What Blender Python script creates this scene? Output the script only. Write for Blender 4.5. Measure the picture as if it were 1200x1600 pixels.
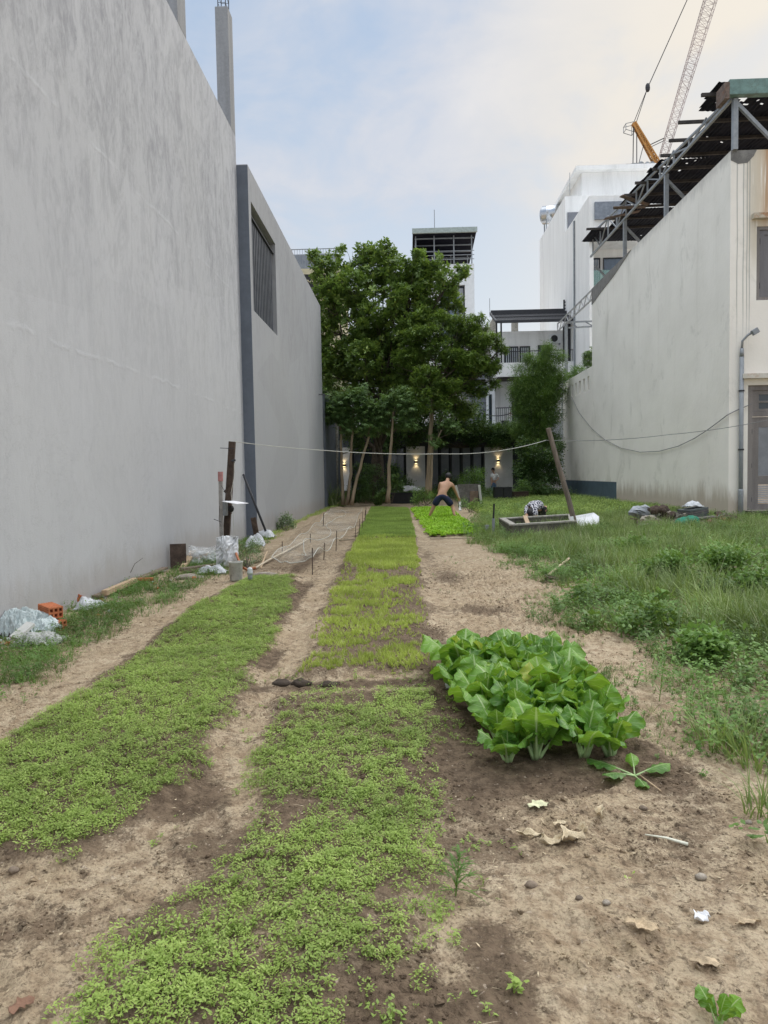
import bpy, math, random
import numpy as np
from mathutils import Vector, Matrix
random.seed(7); RNG = np.random.default_rng(11)
for o in list(bpy.data.objects): bpy.data.objects.remove(o)
sc = bpy.context.scene; COL = sc.collection
R = math.radians

# ---------------------------------------------------------------- camera
F = 1125.0; CAMZ = 1.5; ROLL = 0.018           # focal length in px of a 1600 px tall frame
zc = Vector((-ROLL, 1.0, (60 - 35*ROLL)/1125.0)).normalized()   # world up seen from the camera
yc = Vector((35.0, 60.0, -1125.0)).normalized()                 # direction of the plot
xc = yc.cross(zc).normalized(); yc = zc.cross(xc).normalized()
M3 = Matrix((xc, yc, zc))                       # camera -> world
cam = bpy.data.cameras.new('camera'); camo = bpy.data.objects.new('camera', cam); COL.objects.link(camo)
cam.sensor_fit = 'VERTICAL'; cam.sensor_height = 24.0; cam.lens = F/1600.0*24.0
cam.clip_start = 0.05; cam.clip_end = 3000
camo.matrix_world = Matrix.Translation((0, 0, CAMZ)) @ M3.to_4x4()
sc.camera = camo
# ---------------------------------------------------------------- light
SUN_AZ, SUN_EL = R(52), R(36)                   # clockwise from the plot's direction (+y)
world = bpy.data.worlds.new('World'); sc.world = world; world.use_nodes = True
sunl = bpy.data.lights.new('sun', 'SUN'); sunl.energy = 0.9; sunl.angle = R(20); sunl.color = (1.0, .94, .87)
suno = bpy.data.objects.new('sun', sunl); COL.objects.link(suno)
sd = Vector((math.sin(SUN_AZ)*math.cos(SUN_EL), math.cos(SUN_AZ)*math.cos(SUN_EL), math.sin(SUN_EL)))
suno.rotation_euler = sd.to_track_quat('Z', 'Y').to_euler(); suno.location = sd*40
sc.view_settings.view_transform = 'Standard'; sc.view_settings.look = 'None'
sc.view_settings.gamma = 1; sc.view_settings.exposure = 0.47
sc.cycles.max_bounces = 6; sc.cycles.transparent_max_bounces = 12

class NT:
    """small node-tree writer"""
    def __init__(s, tree): s.t = tree; s.t.nodes.clear()
    def n(s, typ, ins=None, **props):
        nd = s.t.nodes.new(typ)
        for k, v in props.items(): setattr(nd, k, v)
        for k, v in (ins or {}).items():
            sk = nd.inputs[k]
            if hasattr(v, 'is_output'): s.t.links.new(v, sk)
            else: sk.default_value = v
        return nd
    def math(s, op, a, b=0.0, c=None, clamp=False):
        d = {0: a, 1: b}
        if c is not None: d[2] = c
        return s.n('ShaderNodeMath', d, operation=op, use_clamp=clamp).outputs[0]
    def mix(s, f, a, b, blend='MIX'):
        nd = s.n('ShaderNodeMix', data_type='RGBA', blend_type=blend)
        for i, v in ((0, f), (6, a), (7, b)):
            if hasattr(v, 'is_output'): s.t.links.new(v, nd.inputs[i])
            else: nd.inputs[i].default_value = (tuple(v)+(1,) if (i and len(v) == 3) else v)
        return nd.outputs[2]
    def noise(s, vec, scale, detail=4, rough=.55, dist=0.0):
        return s.n('ShaderNodeTexNoise', {'Vector': vec, 'Scale': scale, 'Detail': detail, 'Roughness': rough, 'Distortion': dist}).outputs[0]
    def ss(s, x, a, b, lo=0.0, hi=1.0):
        return s.n('ShaderNodeMapRange', {0: x, 1: a, 2: b, 3: lo, 4: hi}, interpolation_type='SMOOTHSTEP').outputs[0]
    def pos(s): return s.n('ShaderNodeNewGeometry').outputs['Position']
    def scl(s, v, sv): return s.n('ShaderNodeVectorMath', {0: v, 1: sv}, operation='MULTIPLY').outputs[0]
    def sep(s, v): return s.n('ShaderNodeSeparateXYZ', {0: v}).outputs
    def attr(s, name): return s.n('ShaderNodeAttribute', attribute_name=name)
    def bump(s, h, st, dist): return s.n('ShaderNodeBump', {'Height': h, 'Strength': st, 'Distance': dist}).outputs[0]

w = NT(world.node_tree)
tc = w.n('ShaderNodeTexCoord').outputs['Generated']
sky = w.n('ShaderNodeTexSky', sky_type='NISHITA', sun_disc=False, sun_elevation=SUN_EL, sun_rotation=SUN_AZ, air_density=1.2, dust_density=2.5, ozone_density=1.5)
x_, y_, z_ = w.sep(tc)[0], w.sep(tc)[1], w.sep(tc)[2]
el = w.ss(z_, 0.0, 0.62)
base = w.mix(el, (5.7, 6.0, 6.2), (3.35, 4.25, 5.6))           # pale at the horizon, soft blue above
base = w.mix(0.15, base, sky.outputs[0])
gl = w.n('ShaderNodeVectorMath', {0: tc, 1: (math.sin(R(33))*math.cos(R(22)), math.cos(R(33))*math.cos(R(22)), math.sin(R(22)))}, operation='DOT_PRODUCT').outputs['Value']
glf = w.ss(gl, 0.87, 0.998)
den = w.math('ADD', z_, 0.22)
cx = w.math('DIVIDE', x_, den); cy = w.math('DIVIDE', y_, den)
cv = w.n('ShaderNodeCombineXYZ', {0: cx, 1: cy, 2: 0.3}).outputs[0]
c1 = w.noise(w.scl(cv, (1.0, 0.8, 1)), 1.25, 6, .52, .5)
c2 = w.noise(cv, 4.2, 5, .6, .4)
cl = w.math('ADD', w.math('MULTIPLY', c1, .78), w.math('MULTIPLY', c2, .22))
clf = w.ss(cl, .48, .58)
base = w.mix(w.math('MULTIPLY', clf, .75), base, (5.0, 5.15, 5.6))
clf2 = w.ss(cl, .54, .66)
base = w.mix(w.math('MULTIPLY', clf2, .7), base, (6.1, 6.0, 6.05))
base = w.mix(w.math('MULTIPLY', glf, w.math('ADD', w.math('MULTIPLY', clf, .35), .6)), base, (6.7, 6.2, 5.4))
# overcast zenith, unseen above the frame, brightened to add fill light on the walls
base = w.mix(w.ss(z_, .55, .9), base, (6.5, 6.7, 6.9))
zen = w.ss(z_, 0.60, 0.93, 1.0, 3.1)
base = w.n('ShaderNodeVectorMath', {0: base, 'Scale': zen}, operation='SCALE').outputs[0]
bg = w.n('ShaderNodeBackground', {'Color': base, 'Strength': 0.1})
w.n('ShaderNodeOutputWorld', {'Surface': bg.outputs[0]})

# ---------------------------------------------------------------- picture ray helpers (1200x1600 photo px -> world)
def ray(px, py):
    d = Vector((px - 600.0, 800.0 - py, -F)); d.normalize(); return M3 @ d
def at(px, py, Y):
    d = ray(px, py); t = Y/d.y; return Vector((d.x*t, Y, CAMZ + d.z*t))
def onx(px, py, X):
    d = ray(px, py); t = X/d.x; return Vector((X, d.y*t, CAMZ + d.z*t))
def proj(p):
    v = M3.transposed() @ (Vector(p) - Vector((0, 0, CAMZ))); return (600 + F*v.x/-v.z, 800 - F*v.y/-v.z)

# ---------------------------------------------------------------- noise
def _h(ix, iy, s):
    n = (ix.astype(np.int64)*374761393 + iy.astype(np.int64)*668265263 + s*974711) & 0xffffffff
    n = ((n ^ (n >> 13))*1274126177) & 0xffffffff
    return ((n ^ (n >> 16)) & 0xffff)/65535.0
def vn(x, y, s=0):
    x = np.asarray(x, float); y = np.asarray(y, float)
    ix = np.floor(x); iy = np.floor(y); fx = x-ix; fy = y-iy
    fx = fx*fx*(3-2*fx); fy = fy*fy*(3-2*fy)
    a = _h(ix, iy, s); b = _h(ix+1, iy, s); c = _h(ix, iy+1, s); d = _h(ix+1, iy+1, s)
    return (a*(1-fx)+b*fx)*(1-fy) + (c*(1-fx)+d*fx)*fy
def fbm(x, y, o=4, s=0, g=.5):
    r = 0; a = 1; t = 0
    for k in range(o):
        r = r + a*vn(x*2**k + 17.3*k, y*2**k + 9.1*k, s+k); t += a; a *= g
    return r/t
def sst(x, a, b):
    t = np.clip((x-a)/(b-a), 0, 1); return t*t*(3-2*t)
def sdf(poly, x, y):
    """signed distance to a polygon, positive inside"""
    x = np.asarray(x, float); y = np.asarray(y, float)
    d = np.full(x.shape, 1e9); ins = np.zeros(x.shape, bool)
    P = np.array(poly); n = len(P)
    for i in range(n):
        ax, ay = P[i]; bx, by = P[(i+1) % n]
        ex, ey = bx-ax, by-ay; wx, wy = x-ax, y-ay
        t = np.clip((wx*ex+wy*ey)/(ex*ex+ey*ey+1e-12), 0, 1)
        d = np.minimum(d, np.hypot(wx-ex*t, wy-ey*t))
        c = ((ay > y) != (by > y)) & (x < (bx-ax)*(y-ay)/((by-ay) if by != ay else 1e-9)+ax)
        ins ^= c
    return np.where(ins, d, -d)

# ---------------------------------------------------------------- ground shape
def hbase(x, y):
    x = np.asarray(x, float); y = np.asarray(y, float)
    r = .10*sst(x, 3.0, 8.0)*sst(y, 4, 12)
    b = .19*sst(y, 34, 42)
    z = np.maximum(r, b)
    z = z - .05*sst(-x, 2.9, 3.9)*sst(-y, -30, -16)          # banked edge under the left wall
    return z
def G0(px, py):
    z = 0.0
    for _ in range(12):
        d = ray(px, py); t = (z-CAMZ)/d.z; x, y = d.x*t, d.y*t; z = float(hbase(x, y))
    return (x, y)
def gpoly(pts): return [G0(*p) for p in pts]
BED_A = gpoly([(388, 909), (468, 904), (455, 960), (430, 1010), (400, 1060), (352, 1140), (318, 1200), (262, 1262), (205, 1315), (130, 1352), (60, 1362), (-40, 1340), (-260, 1300), (-260, 1260), (-120, 1215), (0, 1168), (100, 1105), (180, 1050), (250, 995), (310, 950)])
BED_B = gpoly([(445, 1096), (545, 1088), (672, 1090), (678, 1180), (668, 1300), (662, 1400), (676, 1470), (655, 1540), (615, 1640), (560, 1680), (330, 1660), (150, 1620), (150, 1560), (205, 1470), (300, 1395), (375, 1335), (398, 1280), (412, 1200)])
BED_C = gpoly([(466, 1060), (560, 1058), (670, 1055), (668, 970), (656, 890), (649, 845), (560, 845), (540, 880), (520, 920), (500, 975)])
BED_D = gpoly([(558, 846), (650, 846), (638, 796), (580, 795)])
BED_F = gpoly([(643, 797), (702, 795), (722, 814), (757, 838), (672, 841)])
BED_N = gpoly([(392, 896), (545, 896), (578, 800), (520, 792), (470, 830)])
PATCH = gpoly([(690, 1048), (858, 1035), (975, 1195), (795, 1212)])
WEED = gpoly([(735, 852), (775, 856), (815, 880), (880, 940), (910, 990), (1010, 1010), (1090, 1045), (1160, 1090), (1150, 1135), (1200, 1210), (1320, 1340)]) + [(14, 5), (14, 45), (3, 45)] + gpoly([(770, 800), (745, 820)])
foot = [(RNG.uniform(.4, 3.3), RNG.uniform(1.6, 4.6), RNG.uniform(0, 6.3), RNG.uniform(.6, 1.3)) for _ in range(75)] + \
       [(RNG.uniform(-2.0, -.3), RNG.uniform(1.6, 5.0), RNG.uniform(0, 6.3), RNG.uniform(.5, 1.0)) for _ in range(26)]
def H(x, y):
    x = np.asarray(x, float); y = np.asarray(y, float)
    z = hbase(x, y)
    wob = (fbm(x*3, y*3, 3, 5)-.5)*.12
    for P, hh in ((BED_A, .05), (BED_B, .035), (BED_C, .05), (BED_D, .06), (BED_F, .05), (BED_N, .05)):
        z = z + hh*sst(sdf(P, x, y)+wob, -.10, .08)
    z = z + (fbm(x*.8, y*.8, 3, 21)-.5)*.09
    near = 1-sst(y, 9, 18)
    tr = sst(fbm(x*.7+3, y*.7, 2, 44), .35, .6)*sst(x, .2, 1.0) + .45
    z = z + near*((fbm(x*6, y*6, 4, 31)-.5)*.045*tr + (fbm(x*20, y*20, 4, 37, .6)-.5)*.046*tr)
    # ridged crumbs where the soil has been dug
    rg = 1-np.abs(2*fbm(x*11, y*11, 3, 61)-1)
    z = z + near*.026*tr*np.clip(rg-.72, 0, 1)*3
    for fx, fy, fa, fs in foot:
        dx, dy = x-fx, y-fy; m = (np.abs(dx) < .3) & (np.abs(dy) < .3)
        if not m.any(): continue
        u = dx[m]*math.cos(fa)+dy[m]*math.sin(fa); v = -dx[m]*math.sin(fa)+dy[m]*math.cos(fa)
        q = np.sqrt((u/.12)**2+(v/.055)**2)/fs
        z[m] += -.020*np.exp(-q**3) + .008*np.exp(-((q-1.35)/.28)**2)
    # debris bank under the left wall
    z = z + .05*sst(-x, 3.2, 3.75)*fbm(x*2, y*2, 3, 71)*sst(-y, -19, -15)
    return z
def hz(x, y): return float(H(np.array([x], float), np.array([y], float))[0])
def G(px, py, dz=0.0):
    x, y = G0(px, py)
    for _ in range(3):
        z = hz(x, y); d = ray(px, py); t = (z-CAMZ)/d.z; x, y = d.x*t, d.y*t
    return Vector((x, y, hz(x, y)+dz))

# ---------------------------------------------------------------- objects
def tag(o, label=None, cat=None, group=None, kind=None):
    if label: o['label'] = label
    if cat: o['category'] = cat
    if group: o['group'] = group
    if kind: o['kind'] = kind
    return o
def empty(name, loc, label=None, cat=None, group=None, rz=0):
    o = bpy.data.objects.new(name, None); COL.objects.link(o); o.location = loc; o.rotation_euler = (0, 0, rz)
    o.empty_display_size = .1
    return tag(o, label, cat, group)
def setmesh(me, V, Fc, smooth=False):
    V = np.asarray(V, np.float32); Fc = np.asarray(Fc, np.int32); k = Fc.shape[1]
    me.vertices.add(len(V)); me.vertices.foreach_set('co', V.ravel())
    me.loops.add(Fc.size); me.loops.foreach_set('vertex_index', Fc.ravel())
    me.polygons.add(len(Fc)); me.polygons.foreach_set('loop_start', np.arange(0, Fc.size, k, dtype=np.int32))
    me.polygons.foreach_set('loop_total', np.full(len(Fc), k, np.int32))
    me.polygons.foreach_set('use_smooth', np.full(len(Fc), smooth, bool))
    me.update(calc_edges=True)
def npobj(name, V, Fc, mat, parent=None, smooth=False, attrs=None, loc=(0, 0, 0)):
    me = bpy.data.meshes.new(name)
    V = np.asarray(V, float) - np.array(loc)
    setmesh(me, V, Fc, smooth)
    for k, a in (attrs or {}).items():
        a = np.asarray(a, np.float32)
        if a.ndim == 1: me.attributes.new(k, 'FLOAT', 'POINT').data.foreach_set('value', a)
        else: me.attributes.new(k, 'FLOAT_VECTOR', 'POINT').data.foreach_set('vector', a.ravel())
    me.materials.append(mat)
    o = bpy.data.objects.new(name, me); COL.objects.link(o)
    if parent: o.parent = parent
    else: o.location = loc
    return o
class MB:
    def __init__(s): s.v = []; s.f = []
    def add(s, vs, fs):
        b = len(s.v); s.v += [tuple(v) for v in vs]; s.f += [tuple(i+b for i in f) for f in fs]; return s
    def box(s, x0, x1, y0, y1, z0, z1):
        return s.add([(x0, y0, z0), (x1, y0, z0), (x1, y1, z0), (x0, y1, z0), (x0, y0, z1), (x1, y0, z1), (x1, y1, z1), (x0, y1, z1)],
                     [(3, 2, 1, 0), (4, 5, 6, 7), (0, 1, 5, 4), (1, 2, 6, 5), (2, 3, 7, 6), (3, 0, 4, 7)])
    def obox(s, c, size, m=None):
        m = m or Matrix.Identity(3); c = Vector(c); h = [q/2 for q in size]; vs = []
        for sz in (-1, 1):
            for sx, sy in ((-1, -1), (1, -1), (1, 1), (-1, 1)): vs.append(c + m @ Vector((sx*h[0], sy*h[1], sz*h[2])))
        return s.add(vs, [(3, 2, 1, 0), (4, 5, 6, 7), (0, 1, 5, 4), (1, 2, 6, 5), (2, 3, 7, 6), (3, 0, 4, 7)])
    def bar(s, a, b, w, h=None, up=(0, 0, 1)):
        a, b = Vector(a), Vector(b); d = b-a; z = d.normalized(); u = Vector(up)
        if abs(z.dot(u)) > .98: u = Vector((0, 1, 0))
        x = u.cross(z).normalized(); y = z.cross(x)
        m = Matrix((x, y, z)).transposed()
        return s.obox((a+b)/2, (w, h or w, d.length), m)
    def tube(s, pts, r, n=8, cap=True):
        pts = [Vector(p) for p in pts]; N = len(pts)
        rr = r if hasattr(r, '__len__') else [r]*N
        t0 = (pts[1]-pts[0]).normalized(); u = Vector((0, 0, 1)) if abs(t0.z) < .9 else Vector((1, 0, 0))
        x = u.cross(t0).normalized(); vs = []
        for i, p in enumerate(pts):
            t = (pts[min(i+1, N-1)]-pts[max(i-1, 0)]).normalized()
            x = (x - t*x.dot(t)).normalized(); y = t.cross(x)
            for k in range(n):
                a = 2*math.pi*k/n; vs.append(p + (x*math.cos(a)+y*math.sin(a))*rr[i])
        fs = [(i*n+k, i*n+(k+1) % n, (i+1)*n+(k+1) % n, (i+1)*n+k) for i in range(N-1) for k in range(n)]
        if cap: fs += [tuple(range(n-1, -1, -1)), tuple((N-1)*n+k for k in range(n))]
        return s.add(vs, fs)
    def lathe(s, c, prof, n=16):
        c = Vector(c); vs = []; N = len(prof)
        for r, z in prof:
            for k in range(n): a = 2*math.pi*k/n; vs.append(c+Vector((r*math.cos(a), r*math.sin(a), z)))
        fs = [(i*n+k, i*n+(k+1) % n, (i+1)*n+(k+1) % n, (i+1)*n+k) for i in range(N-1) for k in range(n)]
        fs += [tuple(range(n-1, -1, -1)), tuple((N-1)*n+k for k in range(n))]
        return s.add(vs, fs)
    def prism(s, poly, ax, a0, a1):
        """polygon of (u,v) extruded along axis ax (0,1,2) from a0 to a1"""
        def mk(u, v, a): return {0: (a, u, v), 1: (u, a, v), 2: (u, v, a)}[ax]
        n = len(poly); vs = [mk(u, v, a0) for u, v in poly]+[mk(u, v, a1) for u, v in poly]
        return s.add(vs, [tuple(range(n)), tuple(range(2*n-1, n-1, -1))]+[(i, i+n, (i+1) % n+n, (i+1) % n) for i in range(n)])
    def blob(s, c, r, seed=0, amp=.25, n=12, m=8, sq=1.0):
        c = Vector(c); r = r if hasattr(r, '__len__') else (r, r, r); vs = []
        for i in range(m+1):
            ph = math.pi*i/m
            for k in range(n):
                a = 2*math.pi*k/n
                d = Vector((math.sin(ph)*math.cos(a), math.sin(ph)*math.sin(a), math.cos(ph)))
                q = 1+amp*(2*float(fbm(np.array([d.x*1.7+5+seed]), np.array([d.y*1.7+d.z*1.3+9]), 3, seed)[0])-1)
                vs.append(c+Vector((d.x*r[0], d.y*r[1], d.z*r[2]))*q)
        return s.add(vs, [(i*n+k, (i+1)*n+k, (i+1)*n+(k+1) % n, i*n+(k+1) % n) for i in range(m) for k in range(n)])
    def build(s, name, mat, parent=None, smooth=False, loc=None, bevel=0, sub=0, own=False):
        if loc is None: loc = Vector(parent.location) if (parent and not own) else Vector((0, 0, 0))
        loc = Vector(loc); me = bpy.data.meshes.new(name)
        me.from_pydata([tuple(Vector(v)-loc) for v in s.v], [], s.f)
        if smooth: me.polygons.foreach_set('use_smooth', [True]*len(me.polygons))
        me.materials.append(mat); me.update()
        o = bpy.data.objects.new(name, me); COL.objects.link(o)
        if parent: o.parent = parent
        else: o.location = loc
        if bevel: b = o.modifiers.new('bevel', 'BEVEL'); b.width = bevel; b.segments = 2; b.limit_method = 'ANGLE'
        if sub: b = o.modifiers.new('sub', 'SUBSURF'); b.levels = b.render_levels = sub
        return o
def sub(o, child):
    """make child (vertices in world) a sub-part of mesh o that sits under a root at o.parent"""
    child.parent = o; return child
def copy_tree(o, parent=None):
    c = o.copy(); COL.objects.link(c); c.parent = parent
    for ch in [q for q in o.children]: copy_tree(ch, c)
    return c
def scatter(tm, P, yaw, scl, tilt, seed=0, squash=None):
    """tm: list of (V,F,leafvar). returns V,F,var for a baked mesh"""
    g = np.random.default_rng(seed); n = len(P); idx = g.integers(0, len(tm), n); iv = g.random(n)
    Vs, Fs, As = [], [], []; base = 0
    td = g.random(n)*6.283
    for t, (tv, tf, ta) in enumerate(tm):
        m = idx == t; k = int(m.sum())
        if not k: continue
        cy, sy = np.cos(yaw[m]), np.sin(yaw[m]); Rz = np.zeros((k, 3, 3)); Rz[:, 0, 0] = cy; Rz[:, 0, 1] = -sy; Rz[:, 1, 0] = sy; Rz[:, 1, 1] = cy; Rz[:, 2, 2] = 1
        a, b = np.cos(td[m]), np.sin(td[m]); c, s_ = np.cos(tilt[m]), np.sin(tilt[m])
        # rotation about horizontal axis (a,b,0) by tilt
        Rt = np.zeros((k, 3, 3))
        Rt[:, 0, 0] = c+a*a*(1-c); Rt[:, 0, 1] = a*b*(1-c); Rt[:, 0, 2] = b*s_
        Rt[:, 1, 0] = a*b*(1-c); Rt[:, 1, 1] = c+b*b*(1-c); Rt[:, 1, 2] = -a*s_
        Rt[:, 2, 0] = -b*s_; Rt[:, 2, 1] = a*s_; Rt[:, 2, 2] = c
        M = np.einsum('nij,njk->nik', Rt, Rz)
        V = np.einsum('nij,vj->nvi', M, tv)*scl[m][:, None, None] + P[m][:, None, :]
        Vs.append(V.reshape(-1, 3)); nv = len(tv)
        Fs.append((tf[None] + (np.arange(k)*nv)[:, None, None] + base).reshape(-1, tf.shape[1])); base += k*nv
        As.append((iv[m][:, None]*.6 + ta[None]*.4).ravel())
    return np.concatenate(Vs), np.concatenate(Fs), np.concatenate(As)
# ================================================================ materials
def newmat(name):
    m = bpy.data.materials.new(name); m.use_nodes = True; return m, NT(m.node_tree)
def out(t, sh): t.n('ShaderNodeOutputMaterial', {'Surface': sh})
def pbsdf(t, col, rough=.8, normal=None, **kw):
    d = {'Base Color': col if hasattr(col, 'is_output') else tuple(col)+(1,), 'Roughness': rough}
    if normal is not None: d['Normal'] = normal
    d.update(kw); return t.n('ShaderNodeBsdfPrincipled', d).outputs[0]
def simple(name, col, rough=.8, var=.18, scale=6.0, bump=.15, metal=0.0, dirt=None, streak=False, spec=.4):
    m, t = newmat(name); p = t.pos()
    if streak: p2 = t.scl(p, (1, 1, .12))
    else: p2 = p
    n1 = t.noise(p2, scale, 5, .6); n2 = t.noise(p, scale*7, 3, .6)
    f = t.ss(t.math('ADD', t.math('MULTIPLY', n1, .7), t.math('MULTIPLY', n2, .3)), .35, .68)
    lo = tuple(c*(1-var) for c in col); hi = tuple(min(1, c*(1+var)) for c in col)
    c = t.mix(f, lo, hi)
    if dirt: c = t.mix(t.math('MULTIPLY', t.ss(t.noise(p2, scale*.6, 6, .7, .6), .5, .72), dirt[1]), c, dirt[0])
    out(t, pbsdf(t, c, rough, t.bump(n2, bump, .01), Metallic=metal, **{'Specular IOR Level': spec}))
    return m
def leafmat(name, c0, c1, c2=None, trans=.3, rough=.5, spec=.35, dead=None, pm=.25):
    """colour by the per-leaf attribute 'var'"""
    m, t = newmat(name); v = t.attr('var').outputs['Fac']
    c = t.mix(v, c0, c1)
    if c2: c = t.mix(t.ss(v, .72, .95), c, c2)
    if dead: c = t.mix(t.ss(t.noise(t.pos(), 3.0, 2), .62, .75), c, dead)
    c = t.mix(pm, c, t.mix(t.ss(t.noise(t.pos(), 1.4, 4), .35, .65), tuple(q*.35 for q in c0), tuple(min(1, q*1.5) for q in c1)))
    a = pbsdf(t, c, rough, **{'Specular IOR Level': spec})
    b = t.n('ShaderNodeBsdfTranslucent', {'Color': t.mix(.35, c, (.35, .5, .05))}).outputs[0]
    mx = t.n('ShaderNodeMixShader', {0: trans}); t.t.links.new(a, mx.inputs[1]); t.t.links.new(b, mx.inputs[2])
    out(t, mx.outputs[0]); return m

# soil
SOIL, t = newmat('soil'); p = t.pos()
dm = t.attr('damp').outputs['Fac']
n1 = t.noise(p, 2.2, 6, .6); n2 = t.noise(p, 14, 6, .65); n3 = t.noise(p, 90, 5, .65)
vor = t.n('ShaderNodeTexVoronoi', {'Vector': p, 'Scale': 55.0}).outputs['Distance']
sand = t.mix(t.ss(n1, .3, .7), (.39, .305, .20), (.50, .41, .29))
sand = t.mix(t.ss(n2, .42, .66), sand, (.29, .215, .14))
dark = t.mix(t.ss(n2, .35, .65), (.085, .060, .040), (.19, .14, .095))
fd = t.ss(t.math('ADD', dm, t.math('MULTIPLY', t.math('SUBTRACT', t.math('ADD', t.math('MULTIPLY', n2, .6), t.math('MULTIPLY', n3, .4)), .5), 1.1)), .32, .66)
c = t.mix(fd, sand, dark)
c = t.mix(t.math('MULTIPLY', t.ss(n3, .48, .68), .6), c, (.16, .115, .08))
c = t.mix(t.math('MULTIPLY', t.ss(t.noise(p, 6.5, 6, .7, .8), .55, .68), .55), c, (.20, .145, .10))
c = t.mix(t.math('MULTIPLY', t.ss(t.noise(p, 42, 2, .5), .66, .74), .5), c, (.55, .46, .36))
crumb = t.math('MULTIPLY', t.ss(t.noise(p, 17, 9, .78, .4), .54, .585), t.ss(t.math('ADD', dm, t.math('MULTIPLY', t.noise(p, 1.7, 3), .5)), .38, .62))
c = t.mix(t.math('MULTIPLY', crumb, .7), c, (.085, .062, .043))
c = t.mix(t.math('MULTIPLY', t.ss(t.noise(p, 33, 8, .8), .60, .64), .45), c, (.13, .095, .065))
hgt = t.math('ADD', t.math('MULTIPLY', n3, .5), t.math('MULTIPLY', vor, -.35))
out(t, pbsdf(t, c, .95, t.bump(hgt, 1.0, .02), **{'Specular IOR Level': .15}))

def plaster(name, base, streak_lo, amt, zlo, zhi, bumps=.25, warm=None, seams=()):
    m, t = newmat(name); p = t.pos(); x, y, z = t.sep(p)
    sp = t.scl(p, (1.0, 1.0, .40))
    s1 = t.noise(sp, 1.7, 10, .74, 1.2); s2 = t.noise(sp, 9.0, 8, .75, .8); big = t.noise(p, .38, 3, .5)
    f = t.ss(t.math('ADD', t.math('MULTIPLY', s1, .55), t.math('MULTIPLY', s2, .45)), .43, .62)
    hi = t.ss(t.math('ADD', z, t.math('MULTIPLY', big, 2.0)), zlo, zhi, .16, 1.0)
    c = t.mix(t.math('MULTIPLY', t.math('MULTIPLY', f, hi), amt), base, streak_lo)
    c = t.mix(t.math('MULTIPLY', t.ss(big, .35, .7), .22), c, warm or tuple(q*.9 for q in base))
    # pale runs of cement wash
    pale = t.ss(t.noise(t.scl(p, (1, 1, .07)), 5.0, 4, .6), .60, .74)
    c = t.mix(t.math('MULTIPLY', t.math('MULTIPLY', pale, hi), .35), c, tuple(min(1, q*1.22) for q in base))
    h = t.math('ADD', t.math('MULTIPLY', t.noise(p, 60, 4, .6), .35), t.math('MULTIPLY', t.noise(t.scl(p, (1, 1, .5)), 9, 5, .6), .65))
    cn = t.noise(p, 1.3, 8, .72, .8)
    crk = t.math('MULTIPLY', t.ss(t.math('ABSOLUTE', t.math('SUBTRACT', cn, .5)), .0, .0045, 1, 0), t.ss(t.noise(p, .35, 2), .48, .6))
    c = t.mix(t.math('MULTIPLY', crk, .45), c, tuple(q*.55 for q in base)); h = t.math('SUBTRACT', h, t.math('MULTIPLY', crk, .5))
    spl = t.ss(t.math('SUBTRACT', z, t.math('MULTIPLY', t.noise(t.scl(p, (1, 1, .3)), 2.4, 6, .75), .9)), -.28, .18, 1, 0)
    c = t.mix(t.math('MULTIPLY', spl, .38), c, (.27, .225, .175))
    pt = t.n('ShaderNodeTexVoronoi', {'Vector': t.scl(p, (1, .35, .5)), 'Scale': .9, 'Randomness': 1.0}).outputs['Color']
    c = t.mix(.10, c, t.mix(t.sep(pt)[0], tuple(q*.6 for q in base), tuple(min(1, q*1.3) for q in base)))
    for zs in seams:      # ragged day-joints in the render
        dz = t.math('ABSOLUTE', t.math('SUBTRACT', t.math('ADD', z, t.math('MULTIPLY', t.noise(p, 1.1, 5, .7), .35)), zs))
        ln = t.ss(dz, .0, .05, 1, 0)
        brk = t.ss(t.noise(p, 2.3, 3), .42, .58)
        ln = t.math('MULTIPLY', ln, brk)
        c = t.mix(t.math('MULTIPLY', ln, .22), c, tuple(min(1, q*1.2) for q in base)); h = t.math('ADD', h, t.math('MULTIPLY', ln, .35))
    out(t, pbsdf(t, c, .88, t.bump(h, bumps, .03), **{'Specular IOR Level': .25})); return m
M_WALL1 = plaster('raw_cement_render', (.47, .48, .505), (.25, .255, .28), .8, 2.5, 8.5, .3, (.47, .475, .475), (3.25, 6.0))
M_WALL2 = plaster('smooth_cement_render', (.35, .358, .378), (.255, .26, .275), .7, 3.0, 8.5, .12, (.37, .37, .365))
M_STRIP = simple('slate_paint', (.13, .15, .185), .7, .1, 2, .08)
M_COLC = simple('column_render', (.27, .275, .285), .85, .15, 3, .2, streak=True)

M_RW, t = newmat('stained_white_paint'); p = t.pos(); x, y, z = t.sep(p)
st = t.noise(t.scl(p, (1, 1, .06)), 3.2, 6, .65); bl = t.noise(p, .7, 4, .55); fin = t.noise(p, 9, 5, .6)
c = t.mix(t.ss(bl, .3, .7), (.93, .89, .82), (.86, .82, .75))
c = t.mix(t.math('MULTIPLY', t.ss(st, .52, .78), t.ss(z, 3, 10, .05, .28)), c, (.50, .46, .38))
top = t.math('SUBTRACT', 10.42, z)
mold = t.ss(t.math('SUBTRACT', top, t.math('MULTIPLY', t.noise(t.scl(p, (1, 1, .45)), 2.6, 6, .75), 1.1)), -.4, .15, 1, 0)
c = t.mix(t.math('MULTIPLY', mold, .42), c, (.22, .215, .20))
blt = t.math('MULTIPLY', t.ss(t.noise(t.scl(p, (1, 1, .6)), .9, 8, .72, .6), .54, .66), .30)
c = t.mix(blt, c, (.50, .48, .42))
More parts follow.
